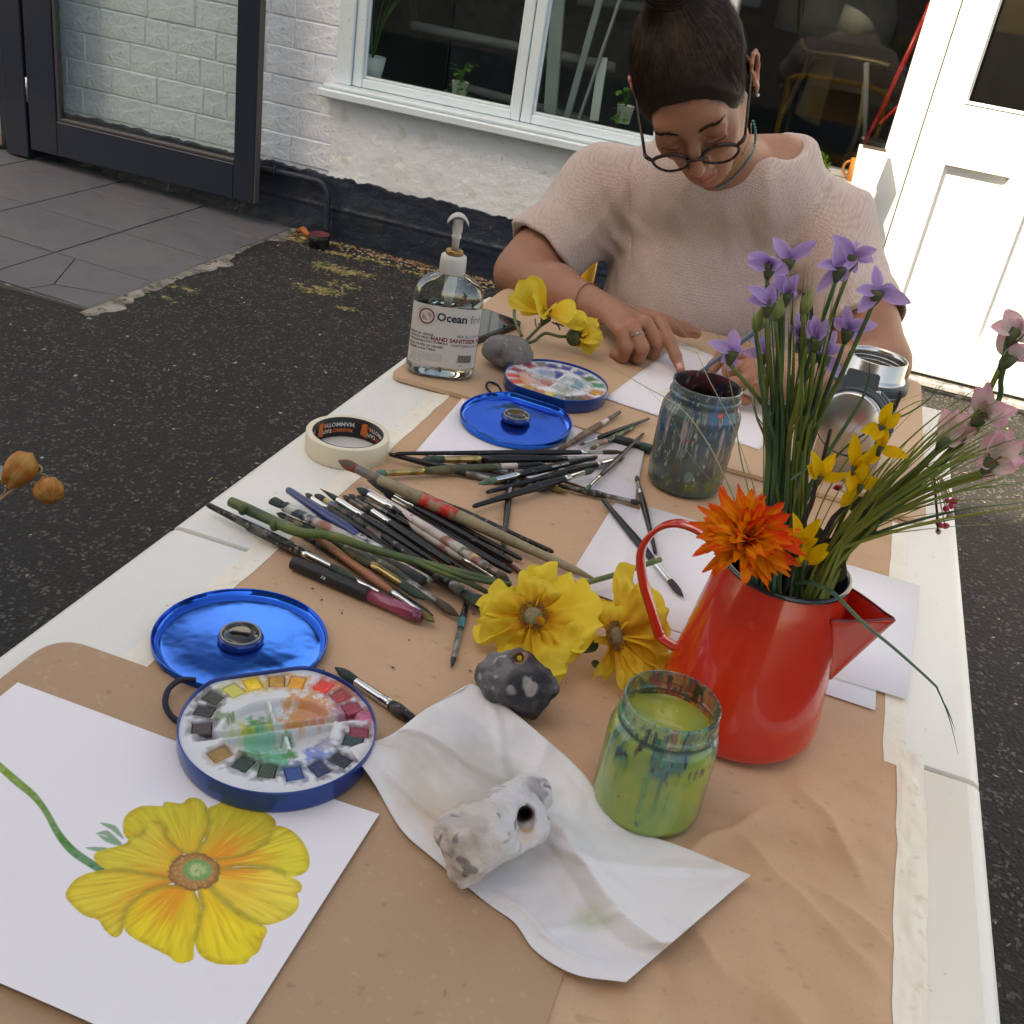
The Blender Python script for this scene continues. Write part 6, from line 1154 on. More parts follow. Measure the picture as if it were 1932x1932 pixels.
# marker pens
def pen(label, p0, p1, r, ma, mb, q, z=0., cat='pen'):
    a_, b_ = Z(*p0, TZ+.0022+r+z), Z(*p1, TZ+.0022+r+z); t = thing('marker_pen', label, cat, a_, 'marker pens'); c_ = a_+(b_-a_)*q
    ob('cap', axial(a_, c_, [(0, r*.7), (.01, r*.98), (.03, r), (.97, r*1.06), (1, r*1.0)], 20), ma, t); ob('barrel', axial(c_, b_, [(0, r*.93), (.8, r*.95), (.93, r*.9), (.935, r*.75), (.99, r*.75), (1, r*.6)], 20), mb, t); return t
m_mk = mat('matt black pen', (.014, .014, .015), .5)
t = pen('thick black marker with a magenta barrel at the front of the brushes', (551.7, 1060.5), (797, 1166), .0066, m_mk, MB_['pinkm'], .60); onbrush('2.0', .004, (607, 1086), (625, 1094), TZ+.0165, m_ow, t)
pen('short black pen with ribbed print under the edge of the drawing board', (1157, 828), (1232, 848), .0062, m_mk, MB_['worn'], .5)
# flecks and a tiny screw on the table
pts = np.array([list(Z(RNG.uniform(500, 1100), RNG.uniform(900, 1300), 0.742)) for _ in range(55)]); pts = pts[(pts[:, 0] > -.50)]; pts[:, 2] = TZ+.0022
pebbles('paint_crumbs', pts, .0011, m_blk, .5, 'tiny dark paint crumbs scattered over the brown paper', 'crumbs')
s0 = Z(628, 952, TZ+.002); t = thing('screw', 'tiny metal screw lying on the tape above the blue brush handle', 'screw', s0)
ob('shank', axial(s0, s0+(.009, .001, 0), [(0, .0001), (.3, .0009), (1, .0011)], 8), m_steel, t); ob('head', axial(s0+(.009, .001, 0), s0+(.0105, .0012, 0), [(0, .0012), (.4, .0028), (1, .003)], 12), m_steel, t)
# ================================================================== FLOWERS
def blade3(p0, p1, w, facing, nu=9, nv=5, cup=.15, bend=.1, ruf=0., shape='oval', seed=0, twist=0.):
    p0 = np.array(p0, float); p1 = np.array(p1, float); d = p1-p0; L = np.linalg.norm(d); d = d/L; f = np.array(facing, float); f = f-d*(f@d); f /= np.linalg.norm(f)+1e-9; s_ = np.cross(d, f)
    def fn(u, v):
        q = v*2-1
        if shape == 'oval': ww = np.sin(np.pi*np.clip(u*.93+.05, 0, 1))**.8
        elif shape == 'point': ww = np.sin(np.pi*np.clip(u*.93+.03, 0, 1)**.85)**.85
        elif shape == 'wide': ww = .22+.9*np.sin(np.pi*np.clip(u*.62+.02, 0, 1))**1.3*np.where(u > .8, np.sqrt(np.clip(1-((u-.8)/.235)**2, 0, 1)), 1)
        elif shape == 'spoon': ww = .18+.85*np.clip(u, 0, 1)**1.2*np.sqrt(np.clip(1-((np.clip(u, .75, 1)-.75)/.26)**2, 0, 1))
        elif shape == 'strap': ww = np.clip(u*6, .4, 1)*np.sqrt(np.clip(1-((np.clip(u, .7, 1)-.7)/.31)**2, 0, 1))
        ln = u*L; 
        if ruf: ln = ln+ruf*L*.5*vnoise(q*2.3+seed*7.1, seed*3.3, u*0)*u**3
        h = cup*w*(q*q)*np.sin(np.pi*np.clip(u, 0, 1))**.5+bend*L*(u-u*u)*4*.5+(ruf*w*(vnoise(q*2.1+seed, u*3.1, seed*1.7)+.5*vnoise(q*5+seed, u*4, seed*2.7)) if ruf else 0)
        t_ = twist*u; c_, s2 = np.cos(t_), np.sin(t_)
        a_ = ww*w*q; return p0+d*ln[:, None]+s_*(a_*c_-h*s2)[:, None]+f*(a_*s2+h*c_)[:, None]
    P_, F_ = grid(nu, nv, fn); U, V = np.meshgrid(np.linspace(0, 1, nu), np.linspace(0, 1, nv), indexing='ij'); return P_, F_, U.ravel(), V.ravel()*2-1
VIEW = lambda p: (CAM_LOC-np.array(p))/np.linalg.norm(CAM_LOC-np.array(p))
m_pet = mat('fabric petal', vcol=True, rough=.75, tl=.32, bump=[(900, .0002)], spec=.25); m_stem = mat('flower stem', (.07, .11, .025), .5, n=[(40, .4, .65, (.13, .16, .04)), (14, .5, .65, (.04, .07, .03))])
m_calyx = mat('calyx green', (.04, .065, .03), .6, n=[(80, .4, .6, (.08, .1, .04))]); m_grs = [mat('grass blade dark', (.035, .085, .045), .4, n=[(30, .4, .65, (.07, .14, .05))], tl=.15), mat('grass blade mid', (.14, .20, .035), .45, n=[(30, .4, .65, (.22, .28, .07))], tl=.25), mat('grass blade olive', (.21, .23, .04), .45, n=[(30, .4, .65, (.14, .17, .03))], tl=.25)]
def petal(par, p0, p1, w, facing, cfun, name='petal', **k):
    P_, F_, U, V = blade3(p0, p1, w, facing, **k); return ob(name, (P_, F_), m_pet, par, col=np.clip(cfun(U, V, P_), 0, 1))
mixc = lambda a_, b_, t_: np.array(a_)[None]*(1-np.clip(t_, 0, 1)[:, None])+np.array(b_)[None]*np.clip(t_, 0, 1)[:, None]
# --- yellow anemone style fabric flowers
def ycol(bright=1., orange=.8):
    def f(U, V, P_):
        s_ = vnoise(V*9, U*2, P_[:, 0]*40, 5)+.5*vnoise(V*22, U*3, P_[:, 1]*40, 6); c = mixc((.80*bright, .50*bright, .03), (.82*bright, .64*bright, .075), U*1.3+.2*s_)
        o_ = np.clip(1-(U/.70)+.45*s_, 0, 1)*np.clip(1.15-np.abs(V)*1.1, 0, 1)*orange; c = c*(1-o_[:, None])+np.array([.62, .20, .012])*o_[:, None]; return c*(1-.10*np.clip(s_, 0, 1))[:, None]
    return f
def centre(par, c, nrm, r, seed=0):
    M = frame(nrm); ob('centre', tr(lathe([(.001, -.004), (r*.6, -.003), (r*.7, .001), (r*.6, .0035), (r*.3, .0048), (.0005, .005)], 28), M, c), mat('flower eye', (.17, .15, .06), .8, n=[(300, .4, .6, (.25, .2, .1))], bump=[(500, .0012)]), par)
    rs = np.random.default_rng(seed); V = []; F = []; n = 0
    for i in range(420):
        a_ = rs.uniform(0, 6.283); q = r*(.62+.42*math.sqrt(rs.uniform(0, 1))); p = np.array(c)+M@np.array([math.cos(a_)*q, math.sin(a_)*q, rs.uniform(.0005, .0042)*(1.3-q/r*.6)]); v, f = lathe([(.0003, 0), (.0006, .0006), (.0003, .0012)], 4); v = tr((v, f), M, p)[0]; V.append(v); F += [tuple(k+n for k in g) for g in f]; n += len(v)
    ob('stamens', (np.concatenate(V), F), mat('stamens', (.22, .09, .02), .8, n=[(400, .4, .6, (.36, .17, .04))]), par, kind='stuff')
bq = lambda x, y: (907.6+.20425*x, 1057.5+.20425*y)
def ypt(x, y, z): return Z(*bq(x, y), z)
fl = thing('yellow_silk_flower', 'open yellow silk flower facing up beside the brushes', 'flower', ypt(480, 520, .775)); c0 = ypt(480, 520, .787); vn = VIEW(c0)*.75+np.array([0, 0, .5])
for i, (x, y, z, w_) in enumerate([(300, 165, .800, .024), (620, 160, .806, .022), (30, 365, .768, .013), (-10, 560, .760, .021), (760, 120, .806, .027), (1065, 560, .797, .026), (150, 870, .752, .024), (880, 880, .774, .030), (700, 985, .758, .026), (610, 1075, .755, .018), (430, 940, .754, .019)]):
    p1 = ypt(x, y, z); petal(fl, c0-vn*.003*(i % 3)+(p1-c0)*.12, p1, w_, vn, ycol(1+.04*(i % 3), .85), nu=20, nv=17, cup=.10, bend=.07, ruf=.34, shape='wide', seed=i)
centre(fl, c0+vn*.0005, vn, .0125, 1)
stp = lambda l, z: [Z(px, py, z+dz) for px, py, dz in l]
ob('stem', tube(catmull(stp([(436, 947, .012), (500, 976, .016), (560, 1003, .020), (626, 1011, .024), (690, 1032, .028), (765, 1054, .030), (830, 1070, .030), (890, 1085, .03), (962, 1107, .03), (990, 1140, .032)], TZ+.004), 6), np.interp(np.linspace(0, 1, 55), [0, .05, .3, 1], [.0052, .0058, .0044, .0028]), 12), m_stem, fl)
ob('side_stem', tube(catmull(stp([(765, 1052, .031), (820, 1075, .031), (880, 1098, .029), (936, 1128, .02), (975, 1165, .018)], TZ+.004), 6), .0024, 10), m_stem, fl)
ob('side_stem', tube(catmull(stp([(800, 1060, .033), (860, 1082, .034), (915, 1097, .034), (965, 1102, .034)], TZ+.004), 6), .0022, 10), m_stem, fl)
for q in ((460, 955), (520, 985), (560, 990), (600, 1000)): p = Z(*q, TZ+.024); ob('leaf_scar', tr(lathe([(.0056, -.002), (.0064, 0), (.0054, .002)], 10), frame((1, -.35, .1)), p-(0, 0, .0035)), m_stem, fl)
f2 = thing('yellow_silk_flower', 'yellow silk flower lying on its side with its centre turned to the right', 'flower', ypt(1235, 700, .770)); c0 = ypt(1225, 700, .782); vn = np.array([.72, -.25, .62])
for i, (x, y, z, w_, fc_) in enumerate([(1500, 175, .800, .026, (.3, -.7, .6)), (1650, 420, .800, .024, (.2, -.7, .6)), (1705, 600, .786, .021, (.2, -.6, .8)), (1715, 830, .762, .022, (.2, -.4, 1)), (1610, 1070, .753, .017, (.2, -.3, 1)), (1415, 1215, .750, .015, (.3, -.2, 1)), (1105, 1085, .752, .011, (.9, -.3, .6)), (1010, 395, .795, .013, (.8, -.5, .4)), (1060, 740, .772, .010, (.9, -.4, .3)), (1250, 400, .800, .016, (.3, -.7, .6))]):
    p1 = ypt(x, y, z); petal(f2, c0+(p1-c0)*.14, p1, w_, fc_, ycol(1.02, .9), nu=20, nv=15, cup=.16, bend=.08 if i > 3 else .0, ruf=.28, shape='wide', seed=20+i)
centre(f2, c0+vn*.001/1., vn, .0125, 2)
for p0, p1, w_ in (((1080, 760), (940, 850), .006), ((1075, 780), (965, 790), .005), ((1070, 920), (1050, 990), .004), ((1110, 560), (1060, 520), .004)): petal(f2, ypt(*p0, .765), ypt(*p1, .758), w_, (0, -.4, 1), lambda U, V, P_: mixc((.05, .08, .03), (.09, .11, .05), U), name='sepal', shape='point')
ob('stem', tube(catmull([ypt(1080, 560, .772), Z(1095, 1130, .765), Z(1092, 1106, .760), Z(1165, 1083, .762), Z(1246, 1055.7, .765)], 6), .0028, 10), m_stem, f2)
dq = lambda x, y: (931.3+.12255*x, 505+.12255*y)
def fpt(x, y, z): return Z(*dq(x, y), z)
f3 = thing('yellow_silk_flower', 'small yellow silk flower sprig behind the grey holed pebble', 'flower', fpt(560, 1150, ZBT)); c0 = fpt(800, 700, .800); up_ = VIEW(c0)*.2+np.array([.1, -.1, 1])
for i, (x, y, z, w_, fc_) in enumerate([(470, 190, .862, .020, (.2, -1, .3)), (640, 560, .835, .018, (.1, -1, .5)), (235, 480, .815, .012, (.2, -.8, .8)), (430, 560, .805, .014, (.2, -.9, .7)), (1250, 690, .812, .020, (0, -.7, 1)), (1420, 860, .795, .018, (0, -.6, 1)), (900, 640, .825, .015, (0, -.8, .6))]):
    p1 = fpt(x, y, z); petal(f3, c0+(p1-c0)*.1, p1, w_, fc_, ycol(.98, .35), nu=16, nv=13, cup=.14, bend=.03, ruf=.16, shape='wide', seed=40+i)
centre(f3, c0+(0, 0, .004), (0, -.3, 1), .008, 3)
c1 = fpt(1330, 1070, .775)
for i, (x, y, z, w_) in enumerate([(1560, 790, .800, .014), (1640, 960, .790, .014), (1660, 1120, .776, .014), (1540, 1260, .760, .013), (1430, 850, .800, .012), (1400, 1180, .764, .012), (1600, 1040, .79, .014)]): petal(f3, c1, fpt(x, y, z), w_, np.array([-.2, -.8, .6])*(1 if i % 2 else .8), ycol(.92, .1), nu=14, nv=11, cup=.4, bend=.15, ruf=.25, shape='wide', seed=50+i)
F = Field(c1-(.05, .04, .04), c1+(.04, .04, .04), .0012); F.ell(fpt(1245, 1070, .773), (.0125, .011, .014), .004); F.cone(fpt(1245, 1070, .773), fpt(1140, 1060, .770), .006, .0025, .006); vf = F.mesh(); ob('calyx', vf, m_calyx, f3)
F = Field(fpt(780, 850, .785)-(.03, .03, .03), fpt(780, 850, .785)+(.03, .03, .03), .0012); F.cone(fpt(800, 780, .792), fpt(740, 880, .782), .0085, .003, .006); ob('calyx', F.mesh(), m_calyx, f3)
for l in ([(740, 880, .782), (660, 960, .776), (520, 1100, .762), (430, 1180, .760)], [(1150, 1060, .770), (1020, 1060, .772), (900, 1030, .777), (800, 1010, .78), (720, 1050, .775), (640, 1120, .768), (560, 1150, .764), (470, 1170, .76)], [(405, 450, .790), (330, 590, .780), (320, 760, .770), (370, 920, .766), (430, 1050, .762)]): ob('stem', tube(catmull([fpt(*q) for q in l], 6), .0024, 10), m_stem, f3)
for l in ([(640, 790, .775), (650, 880, .775), (670, 940, .775)], [(700, 860, .776), (680, 930, .775)], [(900, 840, .79), (960, 870, .785), (1000, 900, .78), (1020, 960, .776)], [(960, 850, .787), (1070, 900, .78)]): ob('sepal', tube(catmull([fpt(*q) for q in l], 4), .0012, 6), m_calyx, f3)
# --- purple star flowers in the jug
JY = .785
a1 = lambda x, y: (1325.9+.21242*x, 426.2+.21242*y)
def pcol(U, V, P_): n_ = vnoise(V*4, U*3, P_[:, 0]*50, 4); return mixc((.32, .18, .44), (.52, .38, .70), U*.8+.25*n_+.15)+(np.abs(V) > .8)[:, None]*np.array([.12, .1, .12])
mouth = lambda i, n, r=.03: jb+np.array([.008+r*math.cos(i*2.4), .0+r*math.sin(i*2.4)*.8, .115])
PF = [((592, 385), [(425, 268), (418, 322), (560, 300), (690, 330), (742, 405), (620, 295)], 'lowest spreading purple flower at the far left of the top row', .775),
 ((755, 340), [(640, 130), (985, 150), (860, 240), (700, 240)], 'topmost purple flower with two long petals spread like wings', .80),
 ((582, 725), [(420, 560), (425, 660), (600, 545), (655, 640), (530, 600)], 'cup shaped dark violet flower at the left above the pointed buds', .77),
 ((738, 640), [(655, 430), (845, 460), (560, 545), (830, 610), (740, 480)], 'tall violet cup flower in the second row left of centre', .79),
 ((1205, 412), [(1185, 190), (1040, 360), (1035, 560), (1250, 480), (1275, 330)], 'lilac flower facing the viewer with a dark red eye', .80),
 ((1330, 305), [(1180, 105), (1355, 150), (1520, 215), (1495, 310), (1340, 400), (1290, 380)], 'highest right hand purple flower with a green centre', .82),
 ((1540, 620), [(1535, 380), (1385, 575), (1400, 745), (1810, 670), (1705, 575)], 'rightmost purple flower on a long leaning stem', .79),
 ((1282, 965), [(1270, 735), (1175, 825), (1520, 885), (1440, 855), (1370, 990)], 'purple flower low on the right above the flask', .80),
 ((252, 1155), [(75, 1045), (280, 945), (245, 1265), (340, 1070), (180, 1200)], 'lone purple flower above the dark jar at the left', .78),
 ((545, 1165), [(375, 1120), (440, 1020), (520, 1000), (600, 1090)], 'half hidden purple flower beside the woman\'s fist', .83),
 ((885, 1030), [(845, 800), (770, 910), (830, 1000), (905, 850)], 'small upright lilac flower in the middle of the stems', .80),
 ((1010, 1040), [(990, 825), (1100, 850), (1120, 940), (940, 860), (1060, 1010)], 'pale lilac cup flower in the middle of the bunch', .78),
 ((1075, 1190), [(1170, 960), (1200, 1080), (1000, 1170), (1215, 1330), (1090, 1010)], 'drooping lilac flower left of the flask neck', .80)]
def stem_to(par, top, tgt, r0, r1, m, bow=0., name='stem'):
    mid = (top*.55+tgt*.45)+np.array([bow, 0, .01]); ob(name, tube(catmull([top, mid, tgt, tgt*.6+(jb+np.array([.0, 0, .05]))*.4], 7), np.linspace(r0, r1, 22), 7), m, par)
for i, (cc, tips, lab, yy) in enumerate(PF):
    c = Y(*a1(*cc), yy); t = thing('purple_silk_flower', lab, 'flower', c, 'purple silk flowers in the jug')
    top = c+(0, 0, .004); foc = VIEW(c); pr = c-np.array([0, 0, .006])
    for j, tp in enumerate(tips):
        p1 = Y(*a1(*tp), yy+random.uniform(-.012, .012)); p1 = p1+(p1-top)*.14; petal(t, top, p1, .0044+.0012*random.random(), foc+np.array([random.uniform(-.7, .7), 0, random.uniform(-.3, .7)]), pcol, nu=12, nv=7, cup=.35, bend=.10*random.choice((-1, 1)), ruf=.08, shape='point', seed=i*7+j)
    ob('calyx', axial(c-(0, 0, .007), c+(0, 0, .004), [(0, .0018), (.3, .0034), (.7, .0048), (1, .0052)], 10), m_calyx, t)
    bx_ = {8: (1480, 830), 6: (1530, 840), 7: (1520, 850)}.get(i, (1448+i*6.2, 840)); md = Y(*bx_, JY+.004*(i % 3)); mo_ = mouth(i, 13, .022)
    ob('stem', tube(catmull([c-(0, 0, .006), c*.5+md*.5+(0, 0, .0), md, mo_, mo_-(0, 0, .07)], 6), np.linspace(.0016, .0023, 25), 7), [m_stem, m_grs[0], m_grs[1]][i % 3], t)
for i, (q, lab) in enumerate((((490, 850), 'leftmost pale green pointed bud among the purple flowers'), ((667, 750), 'pale green bud standing between the two left violet cups'), ((922, 690), 'rounded pale green bud behind a dark stem at the centre'))):
    c = Y(*a1(*q), JY); t = thing('flower_bud', lab, 'bud', c, 'green buds in the jug'); ob('bud', axial(c-(0, 0, .008), c+(0, 0, .013), [(0, .0015), (.2, .0040), (.4, .0047), (.6, .0036), (.8, .0014), (1, .0004)], 12), mat('bud green', (.25, .3, .1), .5, tl=.2), t); md = Y(1452+i*25, 850, JY-.006); mo_ = mouth(i+5, 13, .02)
    ob('stem', tube(catmull([c-(0, 0, .007), c*.5+md*.5, md, mo_, mo_-(0, 0, .07)], 6), .0017, 7), m_grs[1], t)
# --- grass tufts
def gblade(par, path, w0, m, tw=.3):
    q = catmull(path, 7); n = len(q); u = np.linspace(0, 1, n); ww = w0*np.clip(1.05-u**2.2, .06, 1); V = []; T = np.gradient(q, axis=0); T /= np.linalg.norm(T, axis=1)[:, None]
    ph = random.uniform(-1.2, 1.2)
    for k in range(n):
        f = VIEW(q[k]); s_ = np.cross(T[k], f); s_ /= np.linalg.norm(s_)+1e-9; g = np.cross(s_, T[k]); a_ = ph+tw*u[k]; s2 = s_*math.cos(a_)+g*math.sin(a_); g2 = np.cross(s2, T[k]); V += [q[k]-s2*ww[k], q[k]+g2*ww[k]*.35, q[k]+s2*ww[k]]
    F = [(3*k+j, 3*k+j+1, 3*k+j+4, 3*k+j+3) for k in range(n-1) for j in (0, 1)]; return ob('blade', (np.array(V), F), m, par)
tf = thing('grass_tuft', 'upright tuft of dark artificial grass standing in the middle of the jug', 'grass', jb+(0, 0, .06))
for i in range(56):
    k = random.random(); bxx = 1446+88*k; tipx = bxx+(k-.5)*80+random.gauss(0, 22)+20; tipy = random.choice([random.uniform(480, 620), random.uniform(600, 760)]); yy = JY+random.uniform(-.018, .02)
    md = Y(bxx, 850+random.uniform(-20, 20), yy); tp = Y(tipx, tipy, yy+random.uniform(-.02, .02)); mo_ = jb+np.array([.006+.03*(k-.5)*2*.7, random.uniform(-.02, .02), .125]); gblade(tf, [mo_-(0, 0, .08), mo_, md, md*.45+tp*.55+(random.uniform(-.003, .003), 0, 0), tp], random.uniform(.0012, .0024), m_grs[random.choice((0, 0, 0, 1, 2))])
tf2 = thing('grass_tuft', 'olive green tuft of artificial grass leaning far out to the right', 'grass', jb+(.02, 0, .06))
ends = [(1960, 862), (1960, 892), (1960, 930), (1960, 965), (1940, 820), (1900, 770), (1870, 740), (1830, 800), (1790, 850), (1760, 800), (1880, 800), (1935, 795), (1850, 850), (1810, 820), (1900, 830), (1720, 840), (1700, 870)]
for i in range(62):
    e = ends[i % len(ends)]; e = (e[0]+random.uniform(-30, 30), e[1]+random.uniform(-22, 22)); yy = JY-.01+random.uniform(-.03, .035); k = random.random(); mo_ = jb+np.array([.022+.02*k, random.uniform(-.022, .014), .128]); m1 = Y(1560+60*k+random.uniform(-15, 15), 1040-40*k+random.uniform(-14, 14), JY-.01+(yy-JY)*.4)
    tp = Y(*e, yy); m2 = m1*.5+tp*.5+np.array([0, 0, random.uniform(.004, .018)]); gblade(tf2, [mo_-(.01, 0, .07), mo_, m1, m2, tp], random.uniform(.0011, .0021), m_grs[random.choice((1, 2, 2, 2, 0))])
for i, (l, yy, w_) in enumerate(([[(1500, 1100), (1560, 1010), (1640, 905), (1760, 790), (1912, 690)], .78, .0008], [[(1500, 1100), (1540, 1010), (1600, 900), (1700, 800), (1850, 640)], .79, .0007], [[(1490, 1090), (1530, 960), (1620, 800), (1760, 735), (1850, 690)], .80, .0005], [[(1500, 1090), (1560, 930), (1640, 820), (1740, 755), (1780, 790)], .79, .0005], [[(1480, 1100), (1500, 980), (1560, 860), (1630, 745), (1642, 675)], .77, .0016], [[(1480, 1100), (1520, 950), (1600, 840), (1730, 770), (1790, 712)], .78, .0008])): gblade(tf2, [Y(*q, yy) for q in l], w_*1.3, m_grs[0 if i > 3 else 1])
wk = thing('trailing_grass', 'few hair thin grass whiskers trailing from the jug across the dark jar', 'grass', jb+(-.02, 0, .1))
m_whk = mat('pale thin grass', (.28, .3, .16), .5)
for i, l in enumerate(([(1410, 1000), (1373, 913), (1337, 839), (1285.6, 771), (1211, 726), (1110, 672)], [(1420, 1010), (1351, 920), (1312, 872), (1290, 839), (1261, 778), (1213, 727), (1133, 681)], [(1440, 980), (1410, 880), (1378, 794), (1337, 715), (1317, 670), (1299, 639), (1252, 578)], [(1430, 990), (1409, 913), (1393, 839), (1385, 760), (1360, 650), (1345, 615)], [(1440, 960), (1440, 800), (1425, 690), (1395, 585)])): gblade(wk, [Y(px, py, .775+.012*k) for k, (px, py) in enumerate(l)], .0007, m_whk)
wl2 = thing('trailing_grass', 'long single grass blade curling over the jug rim and down to the right', 'grass', jb+(.05, -.02, .14))
q = [(1470, 1108, .770), (1490, 1101, .757), (1528, 1099, .742), (1560, 1112, .735), (1578, 1124, .732), (1631, 1177, .730), (1688, 1224, .735), (1758, 1287, .74), (1771, 1305, .742), (1791, 1355, .745), (1808, 1423, .748)]; gblade(wl2, [Y(*k) for k in q], .0021, m_grs[0], tw=.1); gblade(wl2, [Y(1778, 1322, .743), Y(1790, 1345, .75), Y(1803, 1380, .755)], .0006, m_grs[0])
gblade(wl2, [Y(1478, 1106, .76), Y(1494, 978, .745), Y(1515, 880, .745), Y(1508, 845, .75), Y(1478, 800, .755)], .0020, m_grs[0])
gblade(wl2, [Y(1492, 905, .76), Y(1530, 880, .76), Y(1570, 878, .76), Y(1600, 895, .76)], .0013, m_grs[0])
# --- pink lily sprays
c1_ = lambda x, y: (1616.3+.20424*x, 552.4+.20424*y)
def kcol(U, V, P_): n_ = vnoise(V*4, U*3, P_[:, 0]*50, 4); return mixc((.70, .62, .55), (.76, .40, .50), U*1.5-.35+.3*n_)
for i, (cc, tips, lab, st_, yy) in enumerate([((1425, 600), [(1335, 340), (1600, 500), (1470, 450), (1550, 570)], 'pink star flower high at the right edge of the picture', (1810, 830), .76),
 ((1490, 370), [(1385, 155), (1240, 300), (1500, 240), (1470, 450), (1560, 330)], 'topmost pink flower leaning out of the picture at the right', (1860, 790), .755),
 ((1165, 1120), [(1115, 870), (1215, 825), (1090, 1040), (1400, 1050), (1490, 1090), (1395, 1210), (1200, 1000)], 'pink flower with a small orange throat above the cupped one', (1770, 850), .765),
 ((835, 1360), [(830, 1070), (930, 1090), (1050, 1110), (1020, 1350), (1160, 1180), (790, 1250), (1110, 1260)], 'large cupped pink flower nearest the right end of the board', (1650, 960), .77),
 ((1260, 1560), [(1210, 1290), (1320, 1260), (1430, 1265), (1540, 1370), (1545, 1550), (1470, 1640), (1190, 1725), (1110, 1560), (1400, 1660), (1290, 1350)], 'wide open pink flower with dark stamens facing the viewer', (1700, 950), .76)]):
    c = Y(*c1_(*cc), yy); t = thing('pink_silk_flower', lab, 'flower', c, 'pink silk flowers in the jug')
    for j, tp in enumerate(tips): p1 = Y(*c1_(*tp), yy+random.uniform(-.015, .012)); petal(t, c, p1, .0066, VIEW(c)+np.array([random.uniform(-.5, .5), 0, random.uniform(-.2, .6)]), kcol, nu=12, nv=7, cup=.35, bend=.12*random.choice((-1, 1)), ruf=.08, shape='point', seed=i*9+j)
    ob('calyx', axial(c-(.004, 0, .010), c+(0, 0, .002), [(0, .0018), (.4, .0042), (1, .0056)], 10), m_calyx, t)
    md = Y(*st_, yy+.01); mo_ = jb+np.array([.026, -.005+.005*i, .130]); ob('stem', tube(catmull([c-(.004, 0, .009), c*.5+md*.5, md, md*.4+mo_*.6+(0, 0, .004), mo_, mo_-(.01, 0, .06)], 6), .0019, 7), m_grs[0 if i % 2 else 1], t)
    if i in (2, 4):
        for j in range(6): e = c+VIEW(c)*.010+np.array([random.uniform(-.005, .005), 0, random.uniform(-.004, .006)]); ob('stamen', axial(c, e, [(0, .0004), (.7, .0004), (.75, .0009), (1, .0007)], 6), mat('stamen', (.2, .1, .02), .7) if j == 0 else bpy.data.materials['stamen'], t)
# --- yellow forsythia branches
d1 = lambda x, y: (1483.7+.1634*x, 615.6+.1634*y); e1 = lambda x, y: (1294.3+.20425*x, 757.6+.20425*y)
def fcol(U, V, P_): n_ = vnoise(V*4, U*3, P_[:, 0]*50, 4); return mixc((.70, .40, .015), (.80, .52, .02), U+.3*n_)
m_twig = mat('dark twig', (.03, .022, .018), .7, bump=[(200, .001)])
for i, (lab, tw, fls) in enumerate([('taller dark twig of yellow forsythia flowers crossing the flask lid', [e1(1190, 1400), e1(1250, 1290), e1(1360, 1080), e1(1500, 930), e1(1590, 740), e1(1700, 520), e1(1800, 300), e1(1880, 130), (1692, 762), (1700, 738)],
   [(d1(790, 1640), [d1(795, 1280), d1(1000, 1390), d1(740, 1890), d1(900, 1600)]), (d1(860, 1850), [d1(1045, 1770), d1(930, 1610), d1(650, 2060), d1(760, 1700)]), (d1(1100, 1170), [d1(1210, 910), d1(1290, 1020), d1(885, 1205), d1(1010, 1300)]), (d1(1080, 1410), [d1(1150, 1170), d1(1370, 1500), d1(940, 1570), d1(1060, 1250)])]),
  ('shorter dark twig of yellow forsythia flowers left of the flask lid', [e1(1040, 1330), e1(1080, 1130), e1(1160, 930), e1(1200, 760), e1(1250, 600), e1(1300, 400), e1(1335, 255)],
   [(d1(390, 1750), [d1(290, 1480), d1(545, 1500), d1(690, 1690), d1(260, 1620)]), (e1(1040, 1330), [e1(1225, 1110), e1(1195, 1270), e1(990, 1060), e1(1140, 1290)]), (e1(1100, 1490), [e1(1285, 1330), e1(1290, 1400), e1(1040, 1340), e1(1130, 1320), e1(1000, 1480)])])]):
    q = [Y(*p, .765 if i == 0 else .755) for p in tw]; t = thing('forsythia_branch', lab, 'branch', q[0]); qq = catmull([jb+np.array([.01, -.01, .06])]+q, 5); ob('twig', tube(qq, np.linspace(.0024, .0013, len(qq))*(1+.18*vnoise(np.arange(len(qq))*.9, 0, 0)), 8), m_twig, t)
    for j, (cc, tips) in enumerate(fls):
        yy = (.758 if i == 0 else .745)-(.006 if cc[1] > 1000 else 0); c = Y(*cc, yy); f = ob('blossom', axial(c-(0, 0, .006), c+(0, 0, .002), [(0, .0012), (1, .003)], 8), m_calyx, t)
        for k, tp in enumerate(tips): petal(f, c, c+(Y(*tp, yy+random.uniform(-.008, .006))-c)*1.12, .0048, VIEW(c)+np.array([random.uniform(-.6, .6), 0, random.uniform(-.3, .6)]), fcol, nu=12, nv=7, cup=.35, bend=.10*random.choice((-1, 1)), ruf=.1, shape='point', seed=k, twist=random.uniform(-.5, .5))
